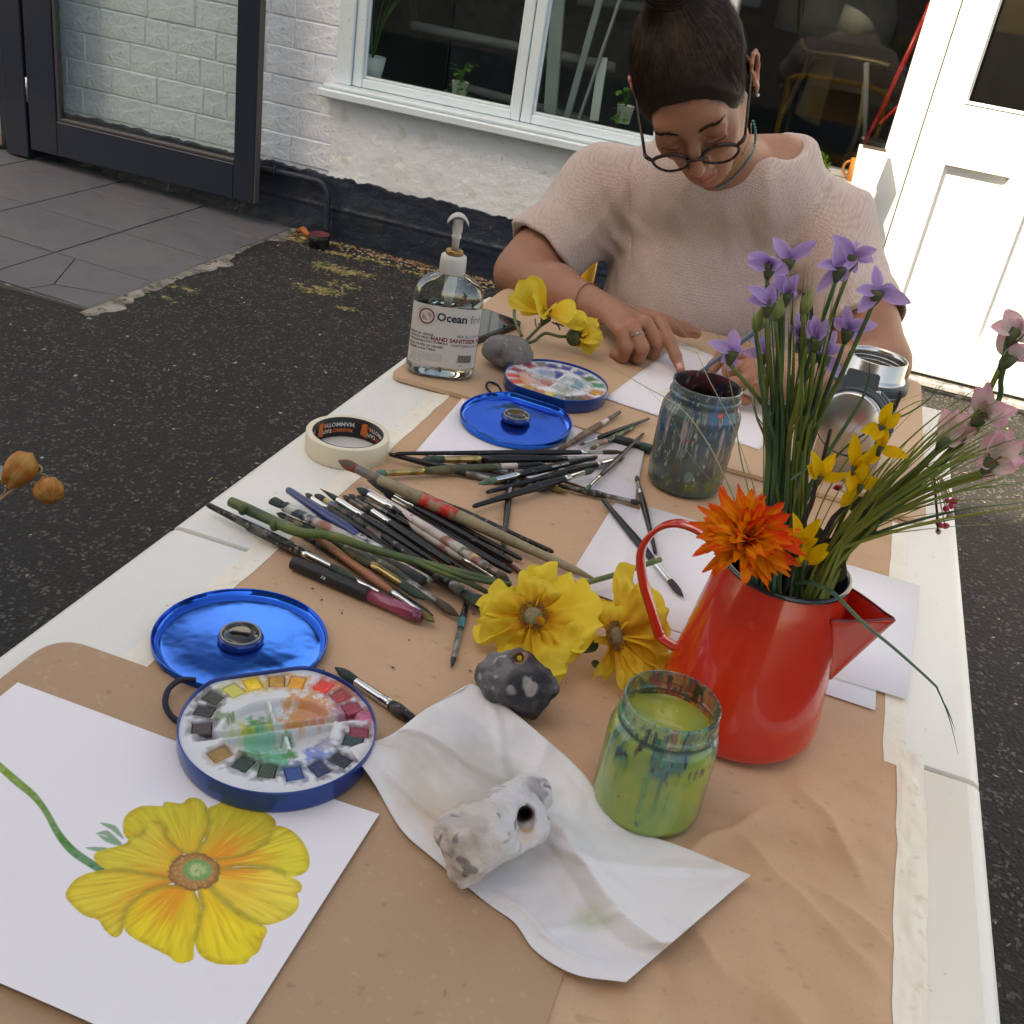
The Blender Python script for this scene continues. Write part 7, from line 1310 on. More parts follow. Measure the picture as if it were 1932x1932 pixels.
# --- orange chrysanthemum
cc = Y(1413, 1000, .722); t = thing('orange_chrysanthemum', 'big shaggy orange and red silk chrysanthemum over the jug rim and handle', 'flower', cc)
up_ = VIEW(cc)*.65+np.array([-.12, 0, .72]); up_ /= np.linalg.norm(up_); Mx = frame(up_)
def ocol(k):
    def f(U, V, P_): n_ = vnoise(V*5, U*3, P_[:, 0]*60, 4); r_ = np.clip((U-.62)*2.2+.5*n_+k, 0, 1); return mixc((.86, .36, .015), (.85, .055, .012), r_)
    return f
for i in range(118):
    ph = i*2.39996+random.uniform(-.2, .2); q = (i+.5)/118; th = math.acos(1-q*1.15)*.98+random.uniform(-.12, .12); R_ = random.uniform(.028, .041)*(.8 if th < .6 else 1)
    dl = np.array([math.sin(th)*math.cos(ph), math.sin(th)*math.sin(ph), math.cos(th)*.85]); dw = Mx@dl; sd = np.array([0, 0, -.25])*(th > 1.25)
    p0 = cc-up_*.012+dw*.006; p1 = cc-up_*.010+(dw+sd*.5)*R_+RNG.normal(size=3)*.0022; petal(t, p0, p1, random.uniform(.0030, .0050), np.cross(np.cross(dw, up_+np.array([.01, .02, 0])), dw) if th < .25 else up_+VIEW(cc)*.3+RNG.normal(size=3)*.45, ocol(.02+.45*(dl[0] > 0)*(dl[1] > -.1)+random.uniform(-.25, .25)), nu=11, nv=5, cup=.55, bend=random.uniform(-.1, .2), ruf=.25, shape='strap' if i % 3 else 'point', seed=i, twist=random.uniform(-.5, .5))
for tip, yy in (((1316, 955), .72), ((1325, 1080), .715), ((1300, 985), .73), ((1345, 1085), .705), ((1455, 1095), .70), ((1492, 1076), .70), ((1490, 1088), .705), ((1350, 1040), .70), ((1425, 1075), .695), ((1445, 1050), .69), ((1512, 1000), .735), ((1400, 1080), .695)):
    petal(t, cc-up_*.01, Y(*tip, yy), .0044, VIEW(cc), ocol(0.), nu=10, nv=5, cup=.5, bend=.1, shape='point', seed=int(tip[0]))
ob('stem', tube(catmull([cc-up_*.01, cc-up_*.03+(.02, .02, -.01), jb+np.array([0, .0, .11]), jb+np.array([0, 0, .04])], 6), .0022, 8), m_stem, t)
# --- crimson blossom sprigs and broad leaves
m_crim = mat('crimson bud', (.5, .02, .07), .5); m_cb = mat('blush bract', (.6, .38, .28), .6, tl=.2)
for lab, pts_, root, yy in (('small crimson budded sprig behind the yellow forsythia', [(1590, 902), (1580, 920), (1637, 902), (1655, 928), (1660, 938), (1650, 948), (1605, 925), (1615, 912), (1648, 925)], (1600, 955), .80), ('small crimson budded sprig hanging beside the right table edge', [(1790, 935), (1800, 945), (1785, 960), (1793, 972), (1772, 990), (1783, 992), (1770, 1003), (1795, 955), (1788, 945)], (1750, 880), .80)):
    r0 = Y(*root, yy); t = thing('crimson_sprig', lab, 'sprig', r0); ob('stem', tube(catmull([Y(1530, 1080, .79), (Y(1530, 1080, .79)+r0)/2+(0, 0, .01), r0, Y(*pts_[-3], yy)], 6), .0008, 6), m_twig, t)
    for k, p in enumerate(pts_): c = Y(*p, yy+random.uniform(-.01, .01)); d_ = np.array([random.uniform(-1, 1), -.3, random.uniform(-.6, .8)])*.006; ob('bud', axial(c-d_*.5, c+d_*.6, [(0, .0006), (.4, .0026), (.8, .002), (1, .0005)], 8), m_crim if k % 3 else m_cb, t); ob('stalk', tube([r0, (r0+c)/2+(0, 0, .004), c], .0005, 5), m_cb, t)
tl_ = thing('leaf_sprig', 'dark green broad leaves low in the jug mouth', 'leaves', Y(1540, 1030, .77))
for p0, p1, w_ in (((1600, 950), (1655, 962), .007), ((1622, 962), (1650, 1005), .009), ((1530, 1020), (1565, 1035), .008), ((1525, 1010), (1560, 1010), .007), ((1560, 1040), (1600, 1010), .007), ((1570, 1075), (1520, 1055), .010), ((1500, 1085), (1450, 1068), .010), ((1560, 1095), (1590, 1050), .010), ((1480, 1060), (1530, 1085), .01)):
    petal(tl_, Y(*p0, .775), Y(*p1, .765), w_, (.1, -.8, .6), lambda U, V, P_: mixc((.035, .045, .02), (.06, .07, .03), U), name='leaf', cup=.2, shape='point')
for p0, p1 in (((1540, 1080), (1600, 955)), ((1530, 1080), (1545, 1010))): ob('stem', tube(catmull([Y(*p0, .78), (Y(*p0, .78)+Y(*p1, .775))/2, Y(*p1, .775)], 5), .0014, 6), m_stem, tl_)
ob('root_foam', tr(lathe([(.040, .06), (.043, .09), (.041, .112), (.03, .12), (.001, .123)], 40), None, jb+(.005, .015, 0)), mat('dark foam', (.02, .028, .018), .95, bump=[(90, .006)]), tl_)
# ================================================================== PHYSALIS
m_phy = mat('papery lantern', vcol=True, rough=.7, tl=.35, bump=[(260, .0006)])
t = thing('dried_physalis', 'dried physalis sprig with two papery orange lanterns at the left edge', 'dried plant', Dp(38, 882, 1.27))
def lantern(c, axis_, R_, Ln, k):
    def fn(u, v):
        a_ = v*2*np.pi; r = R_*np.sin(np.pi*np.clip(u*.88+.10*(1-u), 0, 1))**.72*(1+.10*np.abs(np.sin(a_*2.5))-.05)+.0004; r = r*np.where(u > .82, np.clip((1-u)/.18, .02, 1)**.8, 1); z_ = Ln*(u-.5)+.003*np.cos(a_*5)*(u < .2); return np.stack([r*np.cos(a_), r*np.sin(a_)*.9, z_], -1)
    P_, F_ = grid(30, 81, fn); U, V = [q.ravel() for q in np.meshgrid(np.linspace(0, 1, 30), np.linspace(0, 1, 81), indexing='ij')]
    n_ = vnoise(V*18, U*5, k); rib = np.abs(np.sin(V*2*np.pi*2.5)) < .12; cl = mixc((.62, .34, .10), (.50, .17, .03), .5+.6*n_-.2*U+(k-1)*.2); cl[rib] *= 1.25; M = frame(axis_); return ob('lantern', tr((P_, F_), M, c), m_phy, t, col=np.clip(cl, 0, 1))
lc1, lc2 = Dp(38, 884, 1.27), Dp(92, 926, 1.27); ux, uy = CR@np.array([1, 0, 0]), CR@np.array([0, 1, 0])
lantern(lc1, ux*.62+uy*.75, .0185, .047, 1); lantern(lc2, ux*.5-uy*.75-CR@np.array([0, 0, 1])*.6*-1, .0165, .032, 1.6)
ob('stalk', tube(catmull([Dp(-230, 1120, 1.27), Dp(-100, 1035, 1.27), Dp(0, 943, 1.27), Dp(40, 915, 1.275), Dp(68, 895, 1.28), Dp(76, 893, 1.28), Dp(79, 884, 1.28), Dp(73, 877, 1.28)], 6), .0013, 7), mat('straw stalk', (.4, .27, .12), .6), t)
ob('stalk', tube(catmull([Dp(76, 893, 1.28), Dp(86, 896, 1.28), Dp(94, 904, 1.272)], 5), .0008, 6), bpy.data.materials['straw stalk'], t)
ob('stalk', tube(catmull([Dp(-225, 1120, 1.275), Dp(-100, 1030, 1.275), Dp(0, 938, 1.275), Dp(10, 922, 1.275), Dp(14, 910, 1.275)], 5), .0008, 6), bpy.data.materials['straw stalk'], t)
vb = Dp(-230, 1120, 1.27); hz = vb[2]; vt = thing('floor_vase', 'pale blue tall floor vase holding the dried physalis just left of the table', 'vase', (vb[0], vb[1], 0))
ob('vase', tr(lathe([(.05, 0), (.07, .02), (.075, .3), (.05, hz-.12), (.022, hz-.03), (.028, hz), (.024, hz), (.018, hz-.03), (.001, hz-.06)], 36), None, (vb[0], vb[1], 0)), mat('pale blue glaze', (.3, .45, .58), .35), vt)
t2 = thing('pale_blue_petal', 'scrap of pale blue papery honesty leaf behind the upper lantern', 'petal', Dp(2, 888, 1.30)); petal(t2, Dp(-30, 900, 1.30), Dp(14, 884, 1.30), .010, VIEW(Dp(0, 890, 1.3)), lambda U, V, P_: mixc((.35, .5, .6), (.45, .6, .7), U), name='leaf'); ob('stalk', tube(catmull([Dp(-228, 1120, 1.28), Dp(-90, 1000, 1.285), Dp(-50, 950, 1.29), Dp(-30, 900, 1.30)], 5), .0008, 6), bpy.data.materials['straw stalk'], t2)
# ================================================================== THE WOMAN
HR = np.array([[0.9322, -0.2528, -0.259], [-0.0092, 0.6988, -0.7152], [0.3618, 0.6691, 0.6491]]); HT = np.array([-0.23886, 1.61845, 1.12968])
HW = lambda p: HR@np.array(p, float)+HT
TO_L = lambda v: (v-HT)@HR
woman = thing('person', 'woman with dark bun and glasses in a pale pink knitted top, drawing at the table', 'person', (-.2, 1.9, 0))
SR, SL = np.array([-.405, 1.93, .900]), np.array([-.012, 1.925, .925])
ER = Y(985, 517, 1.795); WR = Z(1138, 583, .786); EL = Y(1658, 684, 1.735); WLf = Z(1470, 722, .783)
CR_ = Y(1038, 463, 1.86); CL_ = Y(1648, 588, 1.80)
dR = (ER-SR)/np.linalg.norm(ER-SR); CR_ = SR+dR*.165; dL = (EL-SL)/np.linalg.norm(EL-SL); CL_ = SL+dL*.205
def torso(F, o):                  # o = offset from the cloth surface
    F.ell((-.197, 1.935, .855), (.176-o, .118-o, .165-o), .05); F.ell((-.19, 1.905, .70), (.178-o, .132-o, .17-o), .06)
    F.cone((-.27, 1.93, .925), SR, .080-o, .070-o, .05); F.cone((-.12, 1.93, .94), SL, .080-o, .070-o, .05); F.cone((-.275, 1.93, .975), (-.115, 1.93, 1.016), .056-o, .056-o, .05); F.cone((-.245, 1.868, .960), (-.130, 1.868, .973), .068-o, .068-o, .05)
H_ = .0021
F = Field((-.60, 1.44, .728), (.22, 2.08, 1.275), H_)
torso(F, .014)
# neck and head
F.cone(HW((0, .034, -.045)), (-.196, 1.862, .995), .048, .050, .03); F.cone((-.196, 1.862, .995), (-.196, 1.93, .94), .050, .060, .03)
M, t_ = HR, HT; hc = lambda a, b, ra, rb, k, op='add', flat=None: F.cone(a, b, ra, rb, k, op, M, t_, flat); he = lambda c, r, k, op='add', R3=None: F.ell(c, r, k, op, M, t_, R3)
he((0, .018, .045), (.073, .093, .080), .01); he((0, -.026, .012), (.0605, .064, .080), .02); he((0, -.037, -.048), (.046, .050, .050), .03)
for s_ in (-1, 1):
    hc((s_*.048, .004, -.045), (s_*.017, -.062, -.090), .018, .015, .03); he((s_*.035, -.062, -.022), (.022, .021, .020), .02)
hc((0, -.068, -.097), (0, -.062, -.092), .019, .02, .02)
hc((-.034, -.078, .030), (.034, -.078, .030), .0125, .0125, .018)
for s_ in (-1, 1): he((s_*.033, -.101, .009), (.021, .018, .0135), .010, 'cut')
for s_ in (-1, 1):
    he((s_*.032, -.0765, .008), (.0165, .0145, .0125), .004)
    hc((s_*.021, -.0895, -.0015), (s_*.043, -.0855, -.0015), .0016, .0016, .004, 'cut')
    hc((s_*.020, -.0905, -.0045), (s_*.044, -.083, -.0045), .0028, .0028, .005)
hc((0, -.086, .022), (0, -.0965, -.004), .0065, .0068, .012); hc((0, -.0975, -.004), (0, -.1125, -.0310), .0072, .0092, .008); hc((0, -.110, -.0310), (0, -.1125, -.033), .0088, .0080, .004)
for s_ in (-1, 1):
    he((s_*.0115, -.1000, -.0345), (.0066, .0092, .0066), .006); hc((s_*.0058, -.1065, -.0425), (s_*.0075, -.0985, -.0425), .0024, .0024, .003, 'cut')
hc((0, -.090, -.048), (0, -.092, -.058), .010, .011, .014)
hc((-.017, -.0925, -.0640), (0, -.1005, -.0605), .0034, .0050, .006); hc((.017, -.0925, -.0640), (0, -.1005, -.0605), .0034, .0050, .006)
hc((-.014, -.0935, -.0705), (0, -.0990, -.0725), .0040, .0062, .006); hc((.014, -.0935, -.0705), (0, -.0990, -.0725), .0040, .0062, .006)
hc((-.021, -.0940, -.0662), (0, -.1075, -.0664), .0012, .0014, .0025, 'cut'); hc((.021, -.0940, -.0662), (0, -.1075, -.0664), .0012, .0014, .0025, 'cut')
for s_ in (-1, 1):                # ears
    R3 = np.array(Euler((math.radians(-14), 0, s_*math.radians(24))).to_matrix())
    he((s_*.0775, .014, .000), (.0055, .0165, .028), .005, 'add', R3); he((s_*.0850, .010, .003), (.0050, .0095, .017), .003, 'cut', R3); ep = [(.0800, -.001, .014), (.0835, .004, .025), (.0860, .014, .0295), (.0885, .024, .024), (.0890, .028, .010), (.0870, .025, -.004), (.0835, .015, -.017), (.0800, .006, -.024)]; [hc((s_*ep[i][0], ep[i][1], ep[i][2]), (s_*ep[i+1][0], ep[i+1][1], ep[i+1][2]), .0030, .0030, .003) for i in range(7)]; hc((s_*.0795, .006, -.022), (s_*.078, .004, -.029), .0058, .0050, .005); hc((s_*.080, .0, -.002), (s_*.079, -.001, -.008), .0042, .004, .004)
# arms
F.cone(SR, CR_, .058, .047, .03); F.cone(CR_, ER, .049, .0435, .03); F.cone(ER, ER*.55+WR*.45, .0425, .0385, .03); F.cone(ER*.55+WR*.45, WR, .0375, .0245, .02, flat=None)
F.cone(SL, CL_, .056, .047, .03); F.cone(CL_, EL, .048, .0440, .03); F.cone(EL, EL*.5+WLf*.5, .0425, .037, .03); F.cone(EL*.5+WLf*.5, WLf, .037, .0255, .02)
# her right hand: index pointing, the others curled under
W0 = WR; mcp = [Z(1243, 603, .800), Z(1219, 610, .803), Z(1195, 617, .799), Z(1172, 627, .793)]
for k, q in enumerate(mcp): F.cone(W0+(q-W0)*.12, q, .0170-.001*k, .0118-.0007*k, .012)
F.cone(W0+(mcp[1]-W0)*.3, W0+(mcp[2]-W0)*.75, .017, .016, .012)
def chain(pts, rr, k=.0035):
    for i in range(len(pts)-1): F.cone(pts[i], pts[i+1], rr[i], rr[i+1], k)
chain([mcp[0], Z(1262, 641, .790), Z(1275, 672, .774), Z(1284, 697, .7605)], [.0112, .0098, .0086, .0068])
def curl(m, pip_, r): d = (pip_-m); chain([m, pip_, pip_+np.array([-.004, .010, -.019]), pip_+np.array([-.020, .024, -.024])], [r*1.05, r, r*.93, r*.8], .003)
curl(mcp[1], Z(1241, 648, .780), .0104); curl(mcp[2], Z(1212, 657, .779), .0104); curl(mcp[3], Z(1182, 656, .776), .0098)
th_ = [W0+(mcp[0]-W0)*.35+np.array([.008, .016, -.010]), Z(1262, 612, .782), Z(1290, 622, .776), Z(1314, 629, .7725)]; chain(th_, [.0165, .0122, .0108, .0085], .008)
F.ell(Z(1312, 625, .779), (.006, .005, .0016), .001)
# her left hand: fist round the pencil
WLH = WLf; PT = Z(1300, 720, ZBT+.001)
fm = [Z(1402, 668, .805), Z(1416, 690, .803), Z(1424, 715, .797), Z(1424, 741, .789)]
for k, q in enumerate(fm): F.cone(WLH+(q-WLH)*.1, q, .0185-.001*k, .0120-.0006*k, .014)
F.cone(WLH, (fm[1]+fm[2])/2, .020, .016, .015)
ips = [Z(1366, 668, .792), Z(1376, 697, .790), Z(1384, 724, .785), Z(1392, 750, .778)]
for k in range(4):
    q = ips[k]; r = .0106-.0004*k; dn = np.array([.004, .002, -.019]); en = q+dn+np.array([.018, .003, -.002]) if k else Z(1343, 698, .770)
    chain([fm[k], q, en] if k == 0 else [fm[k], q, q+dn, en], [r*1.1, r, r*.75] if k == 0 else [r*1.1, r, r*.92, r*.8], .0028)
chain([WLH+(fm[0]-WLH)*.35+np.array([-.004, .014, -.004]), Z(1392, 655, .786), Z(1362, 676, .778), Z(1343, 692, .772)], [.0165, .0122, .0104, .0082], .007)
F.put(lambda X, Y_, Z_: (.0007*fbm(X*26, Y_*26, Z_*26, 2, 303)).astype(np.float32), F.lo, F.lo+F.n*F.h, op='raw', pad=0) if 0 else None
bv, bf = F.mesh(); SKF = F
def sdf_at(F_, P_):
    g = (np.asarray(P_)-F_.lo)/F_.h; i = np.clip(np.round(g).astype(int), 0, F_.n-1); return F_.d[i[..., 0], i[..., 1], i[..., 2]]
# a light relaxation of the voxel steps
def relax(v, q, it=2):
    e = np.concatenate([q[:, [0, 1]], q[:, [1, 2]], q[:, [2, 3]], q[:, [3, 0]]]); n = len(v)
    for _ in range(it):
        for lam in (.5, -.52):
            s_ = np.zeros_like(v); c_ = np.bincount(e.ravel(), minlength=n)
            for k in range(3): s_[:, k] = np.bincount(e[:, 0], v[e[:, 1], k], n)+np.bincount(e[:, 1], v[e[:, 0], k], n)
            v = v+lam*(s_/np.maximum(c_, 1)[:, None]-v)
    return v
bv = relax(bv, bf, 2); L_ = TO_L(bv)
n1 = fbm(bv[:, 0]*24, bv[:, 1]*24, bv[:, 2]*24, 3, 310); n2 = vnoise(bv[:, 0]*160, bv[:, 1]*160, bv[:, 2]*160, 311)
skin = np.tile([.335, .155, .092], (len(bv), 1))*(1+.05*n1+.03*n2)[:, None]
def bl2(m_, q): global skin; skin = skin*(1-m_[:, None])+np.array(q)*m_[:, None]
G = lambda c, r: np.exp(-(((L_-np.array(c))/np.array(r))**2).sum(1))
for s_ in (-1, 1): bl2(G((s_*.042, -.075, -.025), (.02, .03, .018))*.35, (.47, .15, .10)); bl2(G((s_*.032, -.09, .010), (.018, .014, .008))*.45, (.30, .12, .085)); bl2(G((s_*.088, .012, .005), (.01, .02, .03))*.5, (.52, .18, .12))
bl2(G((0, -.115, -.032), (.013, .012, .012))*.45, (.48, .15, .10)); lip = np.clip(1.25-np.sqrt((L_[:, 0]/.0215)**2+((L_[:, 2]+.0665)/(.0092-.004*np.clip(np.abs(L_[:, 0])/.02, 0, 1)))**2), 0, .3)/.3*(L_[:, 1] < -.085); bl2(lip*.75, (.40, .11, .09))
bl2((np.clip(1-np.abs(L_[:, 2]+.0664)/.0013, 0, 1)*(np.abs(L_[:, 0]) < .02)*(L_[:, 1] < -.088))*.7, (.13, .04, .035))
_x, _y, _z = L_.T; _zl = .084-.9*np.clip(np.abs(_x)-.030, 0, 1)-.0035*np.exp(-(_x/.012)**2); _hd = .75*_y+.66*(_z-(_zl-.078))+.0150+.0012*vnoise(_x*420, _y*60, _z*60, 12)+.0016*vnoise(_x*130, _y*90, _z*90, 13)
bl2(np.clip((_hd+.0075)/.0085, 0, 1)**1.6*(_z > -.03)*(_z < .2)*(np.abs(_x) < .08)*(_y < .13)*(_y > -.12)*.93, (.020, .011, .008))   # fine roots at the hairline
for hp_ in (mcp, ips, fm):
    for q in hp_: bl2(np.exp(-(np.linalg.norm(bv-q-(0, 0, .008), axis=1)/.011)**2)*.4, (.46, .15, .095))
for q, r in ((Z(1284, 697, .760), .012), (Z(1316, 629, .772), .013)): bl2(np.exp(-(np.linalg.norm(bv-q, axis=1)/r)**2)*.5, (.55, .19, .13))
m_skin = mat('skin', vcol=True, rough=.48, sss=.18, ssss=.012, sssr=(1, .35, .2), bump=[(420, .0003), (90, .0006)], spec=.4)
body = ob('body', (bv, bf), m_skin, woman, col=np.clip(skin, 0, 1))
# nails
def nail(c, d, up_, w_, l_):
    d = np.array(d)/np.linalg.norm(d); up_ = np.array(up_, float); up_ -= d*(up_@d); up_ /= np.linalg.norm(up_); s_ = np.cross(d, up_)
    def fn(u, v): q = v*2-1; return np.array(c)+d*((u-.5)*l_)[:, None]+s_*(q*w_*np.sqrt(np.clip(1-(np.abs(u-.45)*1.6)**4, .1, 1)))[:, None]+up_*(-.0022*q*q*1.0)[:, None]
    return grid(8, 7, fn)
m_nail = mat('nail', (.55, .27, .21), .25, coat=.4)
ob('fingernail', nail(Z(1283, 689, .7725), Z(1285, 700, .760)-Z(1275, 672, .774), (0, -.7, .7), .0045, .010), m_nail, body)
# ---- knitted top
S = Field((-.60, 1.70, .60), (.18, 2.10, 1.06), .0030)
torso(S, 0)
def sleeve(S0, C0, E0, d, r0, r1, outw):
    S.cone(S0, C0, r0, r1, .045); S.cone(C0-d*.038, C0+d*.01, r1+.0075, r1+.0085, .005)
sleeve(SR, CR_, ER, dR, .078, .0690, 0); sleeve(SL, CL_, EL, dL, .074, .0655, 0)
def cutoff(C0, d, rr):
    def fn(X, Y_, Z_): q = (X-C0[0])*d[0]+(Y_-C0[1])*d[1]+(Z_-C0[2])*d[2]; r = np.sqrt((X-C0[0])**2+(Y_-C0[1])**2+(Z_-C0[2])**2); return np.maximum(-q+.0, r-rr)
    S.put(fn, C0-rr, C0+rr, .006, 'cut')
cutoff(CR_, dR, .105); cutoff(CL_, dL, .095)
S.cone(CR_-dR*.016, CR_+dR*.03, .0610, .0630, .006, 'cut'); S.cone(CL_-dL*.016, CL_+dL*.03, .0585, .0605, .006, 'cut')
nk = np.array([-.170, 1.905, 1.062]); Rn = np.array(Euler((math.radians(26), math.radians(-6), 0)).to_matrix())
S.ell(nk, (.096, .084, .054), .020, 'cut', R3=Rn)
def folds(X, Y_, Z_):
    a_ = .0075*np.abs(vnoise(X*13+Z_*4, Y_*4, Z_*3.5, 401))-.003+.0040*np.abs(vnoise(X*24-Z_*12, Y_*8, Z_*7, 402))+.0016*vnoise(X*50+Z_*30, Y_*20, Z_*22, 403)
    dr = np.sqrt((X-SR[0]-.05)**2+(Y_-1.86)**2+(Z_-.86)**2); dl = np.sqrt((X-SL[0]+.05)**2+(Y_-1.85)**2+(Z_-.87)**2)
    a_ = a_+.0016*np.sin((X*.8+Z_*.9)*150+vnoise(X*20, Y_*20, Z_*20, 5)*2)*np.exp(-(dr/.06)**2)+.0018*np.sin((X*.8-Z_*.8)*140)*np.exp(-(dl/.06)**2)
    ct = .003*np.exp(-(np.abs((X+.345)+(Z_-.93)*.25)/.004)**2)*(Z_ > .82)+.0028*np.exp(-(np.abs((X+.045)-(Z_-.93)*.35)/.004)**2)*(Z_ > .82)
    return (a_+ct).astype(np.float32)
S.put(folds, S.lo, S.lo+S.n*S.h, op='raw', pad=0)
sv, sq = S.mesh(); sv = relax(sv, sq, 3)
m_knit = mat('pale pink knit', (.58, .46, .41), .92, n=[(235, .15, .6, (.40, .30, .27), .7, 'k'), (6, .4, .7, (.55, .44, .40), .5)], bump=[(235, .0012, 'k'), (900, .0004)], spec=.12, sheen=.25, sv=(1, 1, 1.2))
top = ob('knitted_top', (sv, sq), m_knit, woman)
# lower body, seated
m_jean = mat('blue denim', (.03, .055, .12), .8, bump=[(500, .0006)])
J = Field((-.42, 1.55, .36), (.06, 2.12, .72), .006); J.ell((-.19, 1.93, .55), (.17, .14, .14), .04); J.cone((-.27, 1.92, .52), (-.30, 1.60, .53), .085, .065, .04); J.cone((-.10, 1.92, .52), (-.08, 1.60, .53), .085, .065, .04); ob('jeans', J.mesh(), m_jean, woman)
J = Field((-.42, 1.5, .0), (.06, 1.75, .6), .006); J.cone((-.30, 1.61, .52), (-.31, 1.66, .08), .062, .042, .02); J.cone((-.08, 1.61, .52), (-.07, 1.66, .08), .062, .042, .02); ob('lower_legs', J.mesh(), m_jean, woman)
J = Field((-.42, 1.48, .0), (.06, 1.75, .14), .005); J.cone((-.31, 1.68, .045), (-.32, 1.55, .035), .038, .032, .02); J.cone((-.07, 1.68, .045), (-.06, 1.55, .035), .038, .032, .02); ob('shoes', J.mesh(), m_blk, woman)
# ---- hair
m_hair = mat('dark brown hair', (.014, .008, .005), .6, n=[(4, .45, .65, (.022, .013, .008))], spec=.25, bump=[(300, .0006)], sv=(1, 1, 1))
Hf = Field((-.13, -.14, -.10), (.13, .17, .21), .0024); EC, ER3 = np.array([0, .0195, .0475]), np.array([.0758, .0955, .0840])
BUN = np.array([.0, .040, .152])
Hf.ell((0, .018, .045), (.073, .093, .080), .01); Hf.ell((0, -.026, .012), (.064, .064, .080), .02); Hf.ell((0, .070, -.005), (.052, .040, .050), .03)
def hline(x, y, z):               # signed distance above the hairline, metres
    zl = .084-.9*np.clip(np.abs(x)-.030, 0, 1)+.0035*np.exp(-(x/.012)**2)*-1+.002*np.sin(x*130+1); d = .75*y+.66*(z-(zl-.078))+.0150; return d
Hs = Field(Hf.lo, Hf.lo+(Hf.n-1)*Hf.h, Hf.h); Hs.d = Hf.d.copy()
def grow(X, Y_, Z_):
    d = hline(X, Y_, Z_); return -(np.clip(d*.30, -.004, .0048)+.0022*np.clip((Z_-.05)/.08, 0, 1)*(d > 0)+.0007*vnoise(X*90, Y_*20, Z_*20, 7)*np.clip(d*60, 0, 1))
Hf.put(grow, Hf.lo, Hf.lo+Hf.n*Hf.h, op='raw', pad=0)
Hf.ell(BUN, (.036, .034, .028), .012); Hf.ell((0, .034, .130), (.026, .026, .014), .02)
hv, hq_ = Hf.mesh(); hair = ob('hair', (relax(hv, hq_, 2)@HR.T+HT, hq_), m_hair, woman)
def strands(n, rad_, seedn, flyaway=0.):
    rs = np.random.default_rng(seedn); K_ = 12; tgt = (np.array([0, .034, .128])-EC)/ER3; tgt /= np.linalg.norm(tgt); D = []
    while len(D) < n:
        d = rs.normal(size=3); d /= np.linalg.norm(d); p = EC+d*ER3; h_ = hline(*p)
        if p[2] < -.04 or h_ < rs.uniform(-.0055, .011) or math.acos(np.clip(d@tgt, -1, 1)) < .25: continue
        D.append(d)
    D = np.array(D); OM = np.arccos(np.clip(D@tgt, -1, 1))[:, None]; JT = rs.normal(size=(n, 3))*.045; lift = rs.uniform(-.0002, .0016+flyaway, (n, 1)); C_ = []
    for k in range(K_):
        u = k/(K_-1); w_ = (np.sin((1-u)*OM)*D+np.sin(u*OM)*tgt)/np.sin(OM)+JT*math.sin(math.pi*u)*.6; w_ /= np.linalg.norm(w_, axis=1)[:, None]; p = EC+w_*ER3; nn = w_/ER3; nn /= np.linalg.norm(nn, axis=1)[:, None]
        for _ in range(3): p = p+nn*((lift*math.sin(math.pi*min(u*.9+.05, 1))+.0001)[:, 0]-np.minimum(sdf_at(Hf, p), sdf_at(Hs, p)))[:, None]*.9
        C_.append(p)
    C_ = np.stack(C_, 1); C_[:, 1:-1] = (C_[:, :-2]+2*C_[:, 1:-1]+C_[:, 2:])/4; T = np.gradient(C_, axis=1); T /= np.linalg.norm(T, axis=2)[..., None]+1e-9; Nn = (C_-EC)/ER3**2; Nn /= np.linalg.norm(Nn, axis=2)[..., None]; B = np.cross(T, Nn); r = rad_*np.sin(np.pi*np.linspace(.08, .9, K_))[None, :, None]
    V = np.stack([C_-B*r, C_+Nn*r, C_+B*r], 2).reshape(-1, 3); i0 = (np.arange(n)[:, None, None]*K_+np.arange(K_-1)[None, :, None])*3+np.arange(2)[None, None, :]
    return V@HR.T+HT, np.stack([i0, i0+1, i0+4, i0+3], -1).reshape(-1, 4)
m_hair2 = mat('hair strands', (.022, .012, .007), .5, spec=.3, n=[(30, .45, .6, (.050, .028, .016)), (140, .5, .6, (.012, .007, .005), .6)])
o = ob('hair_strands', strands(5200, .00042, 5), m_hair2, hair, kind='stuff'); ob('loose_hairs', strands(420, .00022, 6, .004), m_hair2, hair, kind='stuff')
# bun coils
bn = []
for i in range(260):
    a0 = random.uniform(0, 6.28); rr_ = random.uniform(.6, 1.03); el = random.uniform(-.6, .8); q = np.linspace(a0, a0+random.uniform(1.2, 2.6), 9); L0 = np.stack([BUN[0]+.037*rr_*np.cos(q)*math.cos(el), BUN[1]+.035*rr_*np.sin(q)*math.cos(el), BUN[2]+.029*math.sin(el)+.004*np.sin(q*2)], -1); bn.append(tube(L0@HR.T+HT, .0007, 4, cap=False))
ob('bun_coils', join(*bn), m_hair2, hair, kind='stuff')
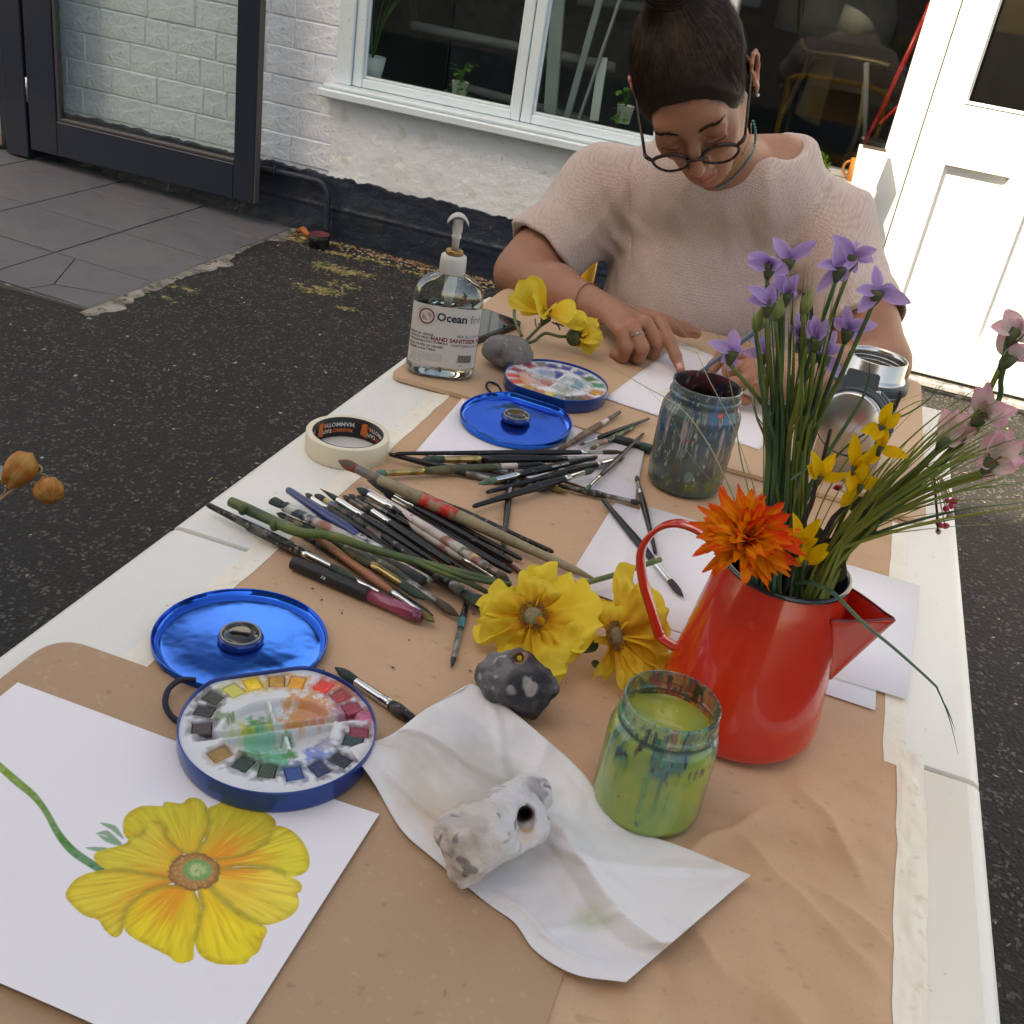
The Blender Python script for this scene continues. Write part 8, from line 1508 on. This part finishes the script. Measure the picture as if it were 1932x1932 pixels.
# brows and lashes
def face_y(x, z, off=.0006):      # depth of the face surface at local (x, z)
    ys = np.arange(-.14, .0, .0004); P_ = np.stack([np.full(ys.shape, x), ys, np.full(ys.shape, z)], -1)@HR.T+HT; s_ = sdf_at(SKF, P_); k = np.argmax(s_ < .0002); return ys[k]-off
def hairs(name, base_fn, n, ln, r):
    q = []
    for i in range(n):
        u = (i+random.random())/n; (x, z), d = base_fn(u); e = np.random.default_rng(i).normal(size=3)*(.0005, 0, .0014 if name == 'eyebrow' else .0003); x += e[0]; z += e[2]; p = np.array([x, face_y(x, z, .0002), z]); d = np.array(d)/np.linalg.norm(d)
        p2 = p+d*ln; 
        if name == 'eyebrow': p2[1] = face_y(p2[0], p2[2], .0007)
        q.append(tube(np.array([HW(p), HW((p+p2)/2+(0, -.0004, 0)), HW(p2)]), [r, r, r*.3], 4, cap=False))
    ob(name, join(*q), m_hair, body)
for s_ in (-1, 1):
    hairs('eyebrow', lambda u: ((s_*(.013+.033*u), .0245+.0075*math.sin(math.pi*min(u*.72+.05, 1))), (s_*1, 0, .30-.75*u)), 210, .0045, .00019)
    hairs('eyelashes', lambda u: ((s_*(.0195+.025*u), -.0035-.0016*math.sin(math.pi*u)), (s_*.25*(u-.3), -.75, -.65)), 30, .0032, .00012)
    ob('lash_line', tube(np.array([HW((x, face_y(x, z, .0002), z)) for x, z in [(s_*(.019+.026*u), -.0028-.0018*math.sin(math.pi*u)) for u in np.linspace(0, 1, 9)]]), .0005, 6), m_hair, body)
# ---- glasses
m_acet = mat('dark tortoiseshell', (.018, .011, .009), .35, coat=.1, spec=.4, n=[(120, .5, .65, (.07, .03, .012))])
gl = ob('glasses', tube(np.array([HW(p) for p in catmull([(-.0100, -.1095, -.0105), (-.005, -.1130, -.0070), (0, -.1140, -.0062), (.005, -.1130, -.0070), (.0100, -.1095, -.0105)], 5)]), .0026, 10), m_acet, woman)
for s_ in (-1, 1):
    a_ = np.linspace(0, 2*np.pi, 56, endpoint=False); rx, rz = .0250, .0182; cx = np.array([s_*.0350, -.1030, -.0165])
    rim = np.array([HW(cx+np.array([rx*math.cos(q)*(1+.04*math.sin(q)), .0045*abs(math.cos(q))**2*(1 if s_*math.cos(q) > 0 else -.6), rz*math.sin(q)])) for q in a_])
    ob('rim', tube(rim, .0020+.0011*np.clip(np.sin(a_)+.2, 0, 1), 8, closed=True), m_acet, gl)
    P_ = np.concatenate([rim, rim.mean(0)[None]]); ob('lens', (P_, [(i, (i+1) % 56, 56) for i in range(56)]), pane('lens glass', (.97, .97, .98)), gl)
    ob('end_piece', tube(np.array([HW((s_*.0600, -.0995, -.0085)), HW((s_*.067, -.0950, -.0065)), HW((s_*.0705, -.0890, -.0055))]), [.0026, .0032, .0028], 8), m_acet, gl)
    tp = [(s_*.0700, -.0890, -.0055), (s_*.0735, -.062, .0005), (s_*.0770, -.035, .0065), (s_*.0800, -.008, .0125), (s_*.0810, .004, .0145), (s_*.0808, .012, .013), (s_*.0800, .022, .006), (s_*.079, .030, -.006)]
    ob('temple', tube(np.array([HW(p) for p in tp]), .0019, 8, flat=1.5), m_acet, gl)
    ob('nose_pad', tube(np.array([HW((s_*.0120, -.1065, -.014)), HW((s_*.0115, -.102, -.021))]), .0016, 6), m_acet, gl)
er = HW((.0815, .0015, -.036)); ob('earring', lathe([(.0001, -.0026), (.0020, -.0014), (.0026, 0), (.0020, .0014), (.0001, .0026)], 12), mat('pearl', (.75, .72, .68), .2), woman); bpy.data.objects['earring'].location = (er-wl(woman)).tolist()
me = bpy.data.objects['earring'].data; me.transform(Matrix.Translation((wl(woman)).tolist()))
ob('earring_hook', tube(np.array([HW((.081, .002, -.026)), HW((.083, .000, -.030)), HW((.0815, .0015, -.034))]), .0004, 5), m_steel, woman)
# ---- necklace beads, chain, bracelet, ring
def onskin(px, py, y0, gap):
    r = ray(px, py); r = r/r[1]; ts = np.arange(y0-.25, y0+.3, .0007); P_ = CAM_LOC+r[None]*ts[:, None]; s_ = sdf_at(SKF, P_); k = np.argmax(s_ < gap); return P_[k] if s_[k] < gap else CAM_LOC+r*y0
nlp = catmull([onskin(px, py, 1.80, .0026) for px, py in [(1420, 226), (1425, 246), (1424, 272), (1413, 299), (1396, 322), (1375, 343), (1352, 356)]], 14)
for _ in range(4): nlp[1:-1] = (nlp[:-2]+nlp[1:-1]*2+nlp[2:])/4
ln = np.concatenate([[0], np.cumsum(np.linalg.norm(np.diff(nlp, axis=0), axis=1))]); nb = int(ln[-1]/.0047); m_tq = mat('turquoise bead', (.03, .16, .17), .35, n=[(200, .4, .6, (.06, .26, .25))])
nkl = ob('necklace', tube(nlp, .0005, 5), m_cord, woman); bs = lathe([(.0002, -.0021), (.0016, -.0014), (.0022, 0), (.0016, .0014), (.0002, .0021)], 9)
for i in range(nb):
    p = np.array([np.interp((i+.5)*ln[-1]/nb, ln, nlp[:, k]) for k in range(3)]); ob('bead', tr(bs, None, p), m_tq, nkl)
ch = [onskin(px, py, 1.80, .0012) for px, py in [(1417, 232), (1416, 262), (1405, 285), (1388, 308), (1370, 330)]]; ob('thin_chain', tube(catmull(ch, 6), .0006, 5), MB_['gold'], woman)
ad = (WR-ER)/np.linalg.norm(WR-ER); bc_ = ER*.16+WR*.84; Mx = frame(ad, (0, 0, 1)); a_ = np.linspace(0, 2*np.pi, 60, endpoint=False)
br3 = np.array([bc_+Mx@np.array([.0305*math.cos(q), .0305*math.sin(q), .007*math.cos(q+2.2)]) for q in a_]); bcl = ob('bracelet', tube(br3, .0010, 6, closed=True), mat('bronze chain', (.3, .14, .08), .3, .8), woman)
for i in range(0, 60, 2): ob('link', tr(lathe([(.0003, -.0012), (.0016, 0), (.0003, .0012)], 6), None, br3[i]), bpy.data.materials['bronze chain'], bcl)
rp = (mcp[2]*.5+Z(1212, 657, .779)*.5); rd = Z(1212, 657, .779)-mcp[2]; Mx = frame(rd/np.linalg.norm(rd), (0, 0, 1)); rgs = np.array([rp+Mx@np.array([.0112*math.cos(q), .0112*math.sin(q), 0]) for q in a_]); rg = ob('ring', tube(rgs, .0008, 6, closed=True), m_steel, woman)
vv = VIEW(rp)+np.array([0, 0, .3]); vv = vv-rd*(vv@rd)/(rd@rd); vv /= np.linalg.norm(vv); ob('ring_stone', tr(lathe([(.0012, 0), (.0024, .0008), (.0016, .0022), (.0001, .0026)], 8), frame(vv), rp+vv*.0112), mat('pale blue stone', (.3, .45, .6), .1), rg)
# ---- pencil held in the fist, and her chair
pp0 = PT+np.array([.0, .0, .001]); pd_ = (Z(1352, 680, .785)-pp0); pd_ /= np.linalg.norm(pd_); t = thing('pencil', 'slim pencil held between her left finger and thumb', 'pencil', pp0)
ob('shaft', axial(pp0+pd_*.018, pp0+pd_*.15, [(0, .0034), (1, .0034)], 6), mat('pencil paint', (.05, .09, .16), .3), t, smooth=False); ob('point', axial(pp0, pp0+pd_*.018, [(0, .0003), (1, .0034)], 8), mat('cedar', (.45, .28, .15), .6), t)
m_yc = mat('yellow chair enamel', (.80, .42, .04), .35, coat=.3); t = thing('yellow_chair', 'yellow metal chair the woman sits on, glimpsed beside her top', 'chair', (-.19, 2.0, 0))
ob('seat', box(-.40, .02, 1.72, 2.14, .415, .44, .01), m_yc, t)
for x, y in ((-.38, 1.75), (0, 1.75), (-.38, 2.12), (0, 2.12)): ob('leg', tube([(x, y, .41), (x+(x+.19)*.12, y+(y-1.93)*.12, 0)], .012, 8), m_yc, t)
b0 = Y(1108, 520, 2.12); ob('backrest', tube(catmull([(b0[0], 2.12, .44), (b0[0], 2.13, .70), (b0[0]+.02, 2.15, .80), (-.19, 2.17, .82), (-b0[0]-.40, 2.15, .80), (-b0[0]-.38, 2.13, .70), (-b0[0]-.38, 2.12, .44)], 6), .014, 10), m_yc, t)
ob('back_panel', box(-.33, -.05, 2.155, 2.165, .62, .78, .004), m_yc, t)
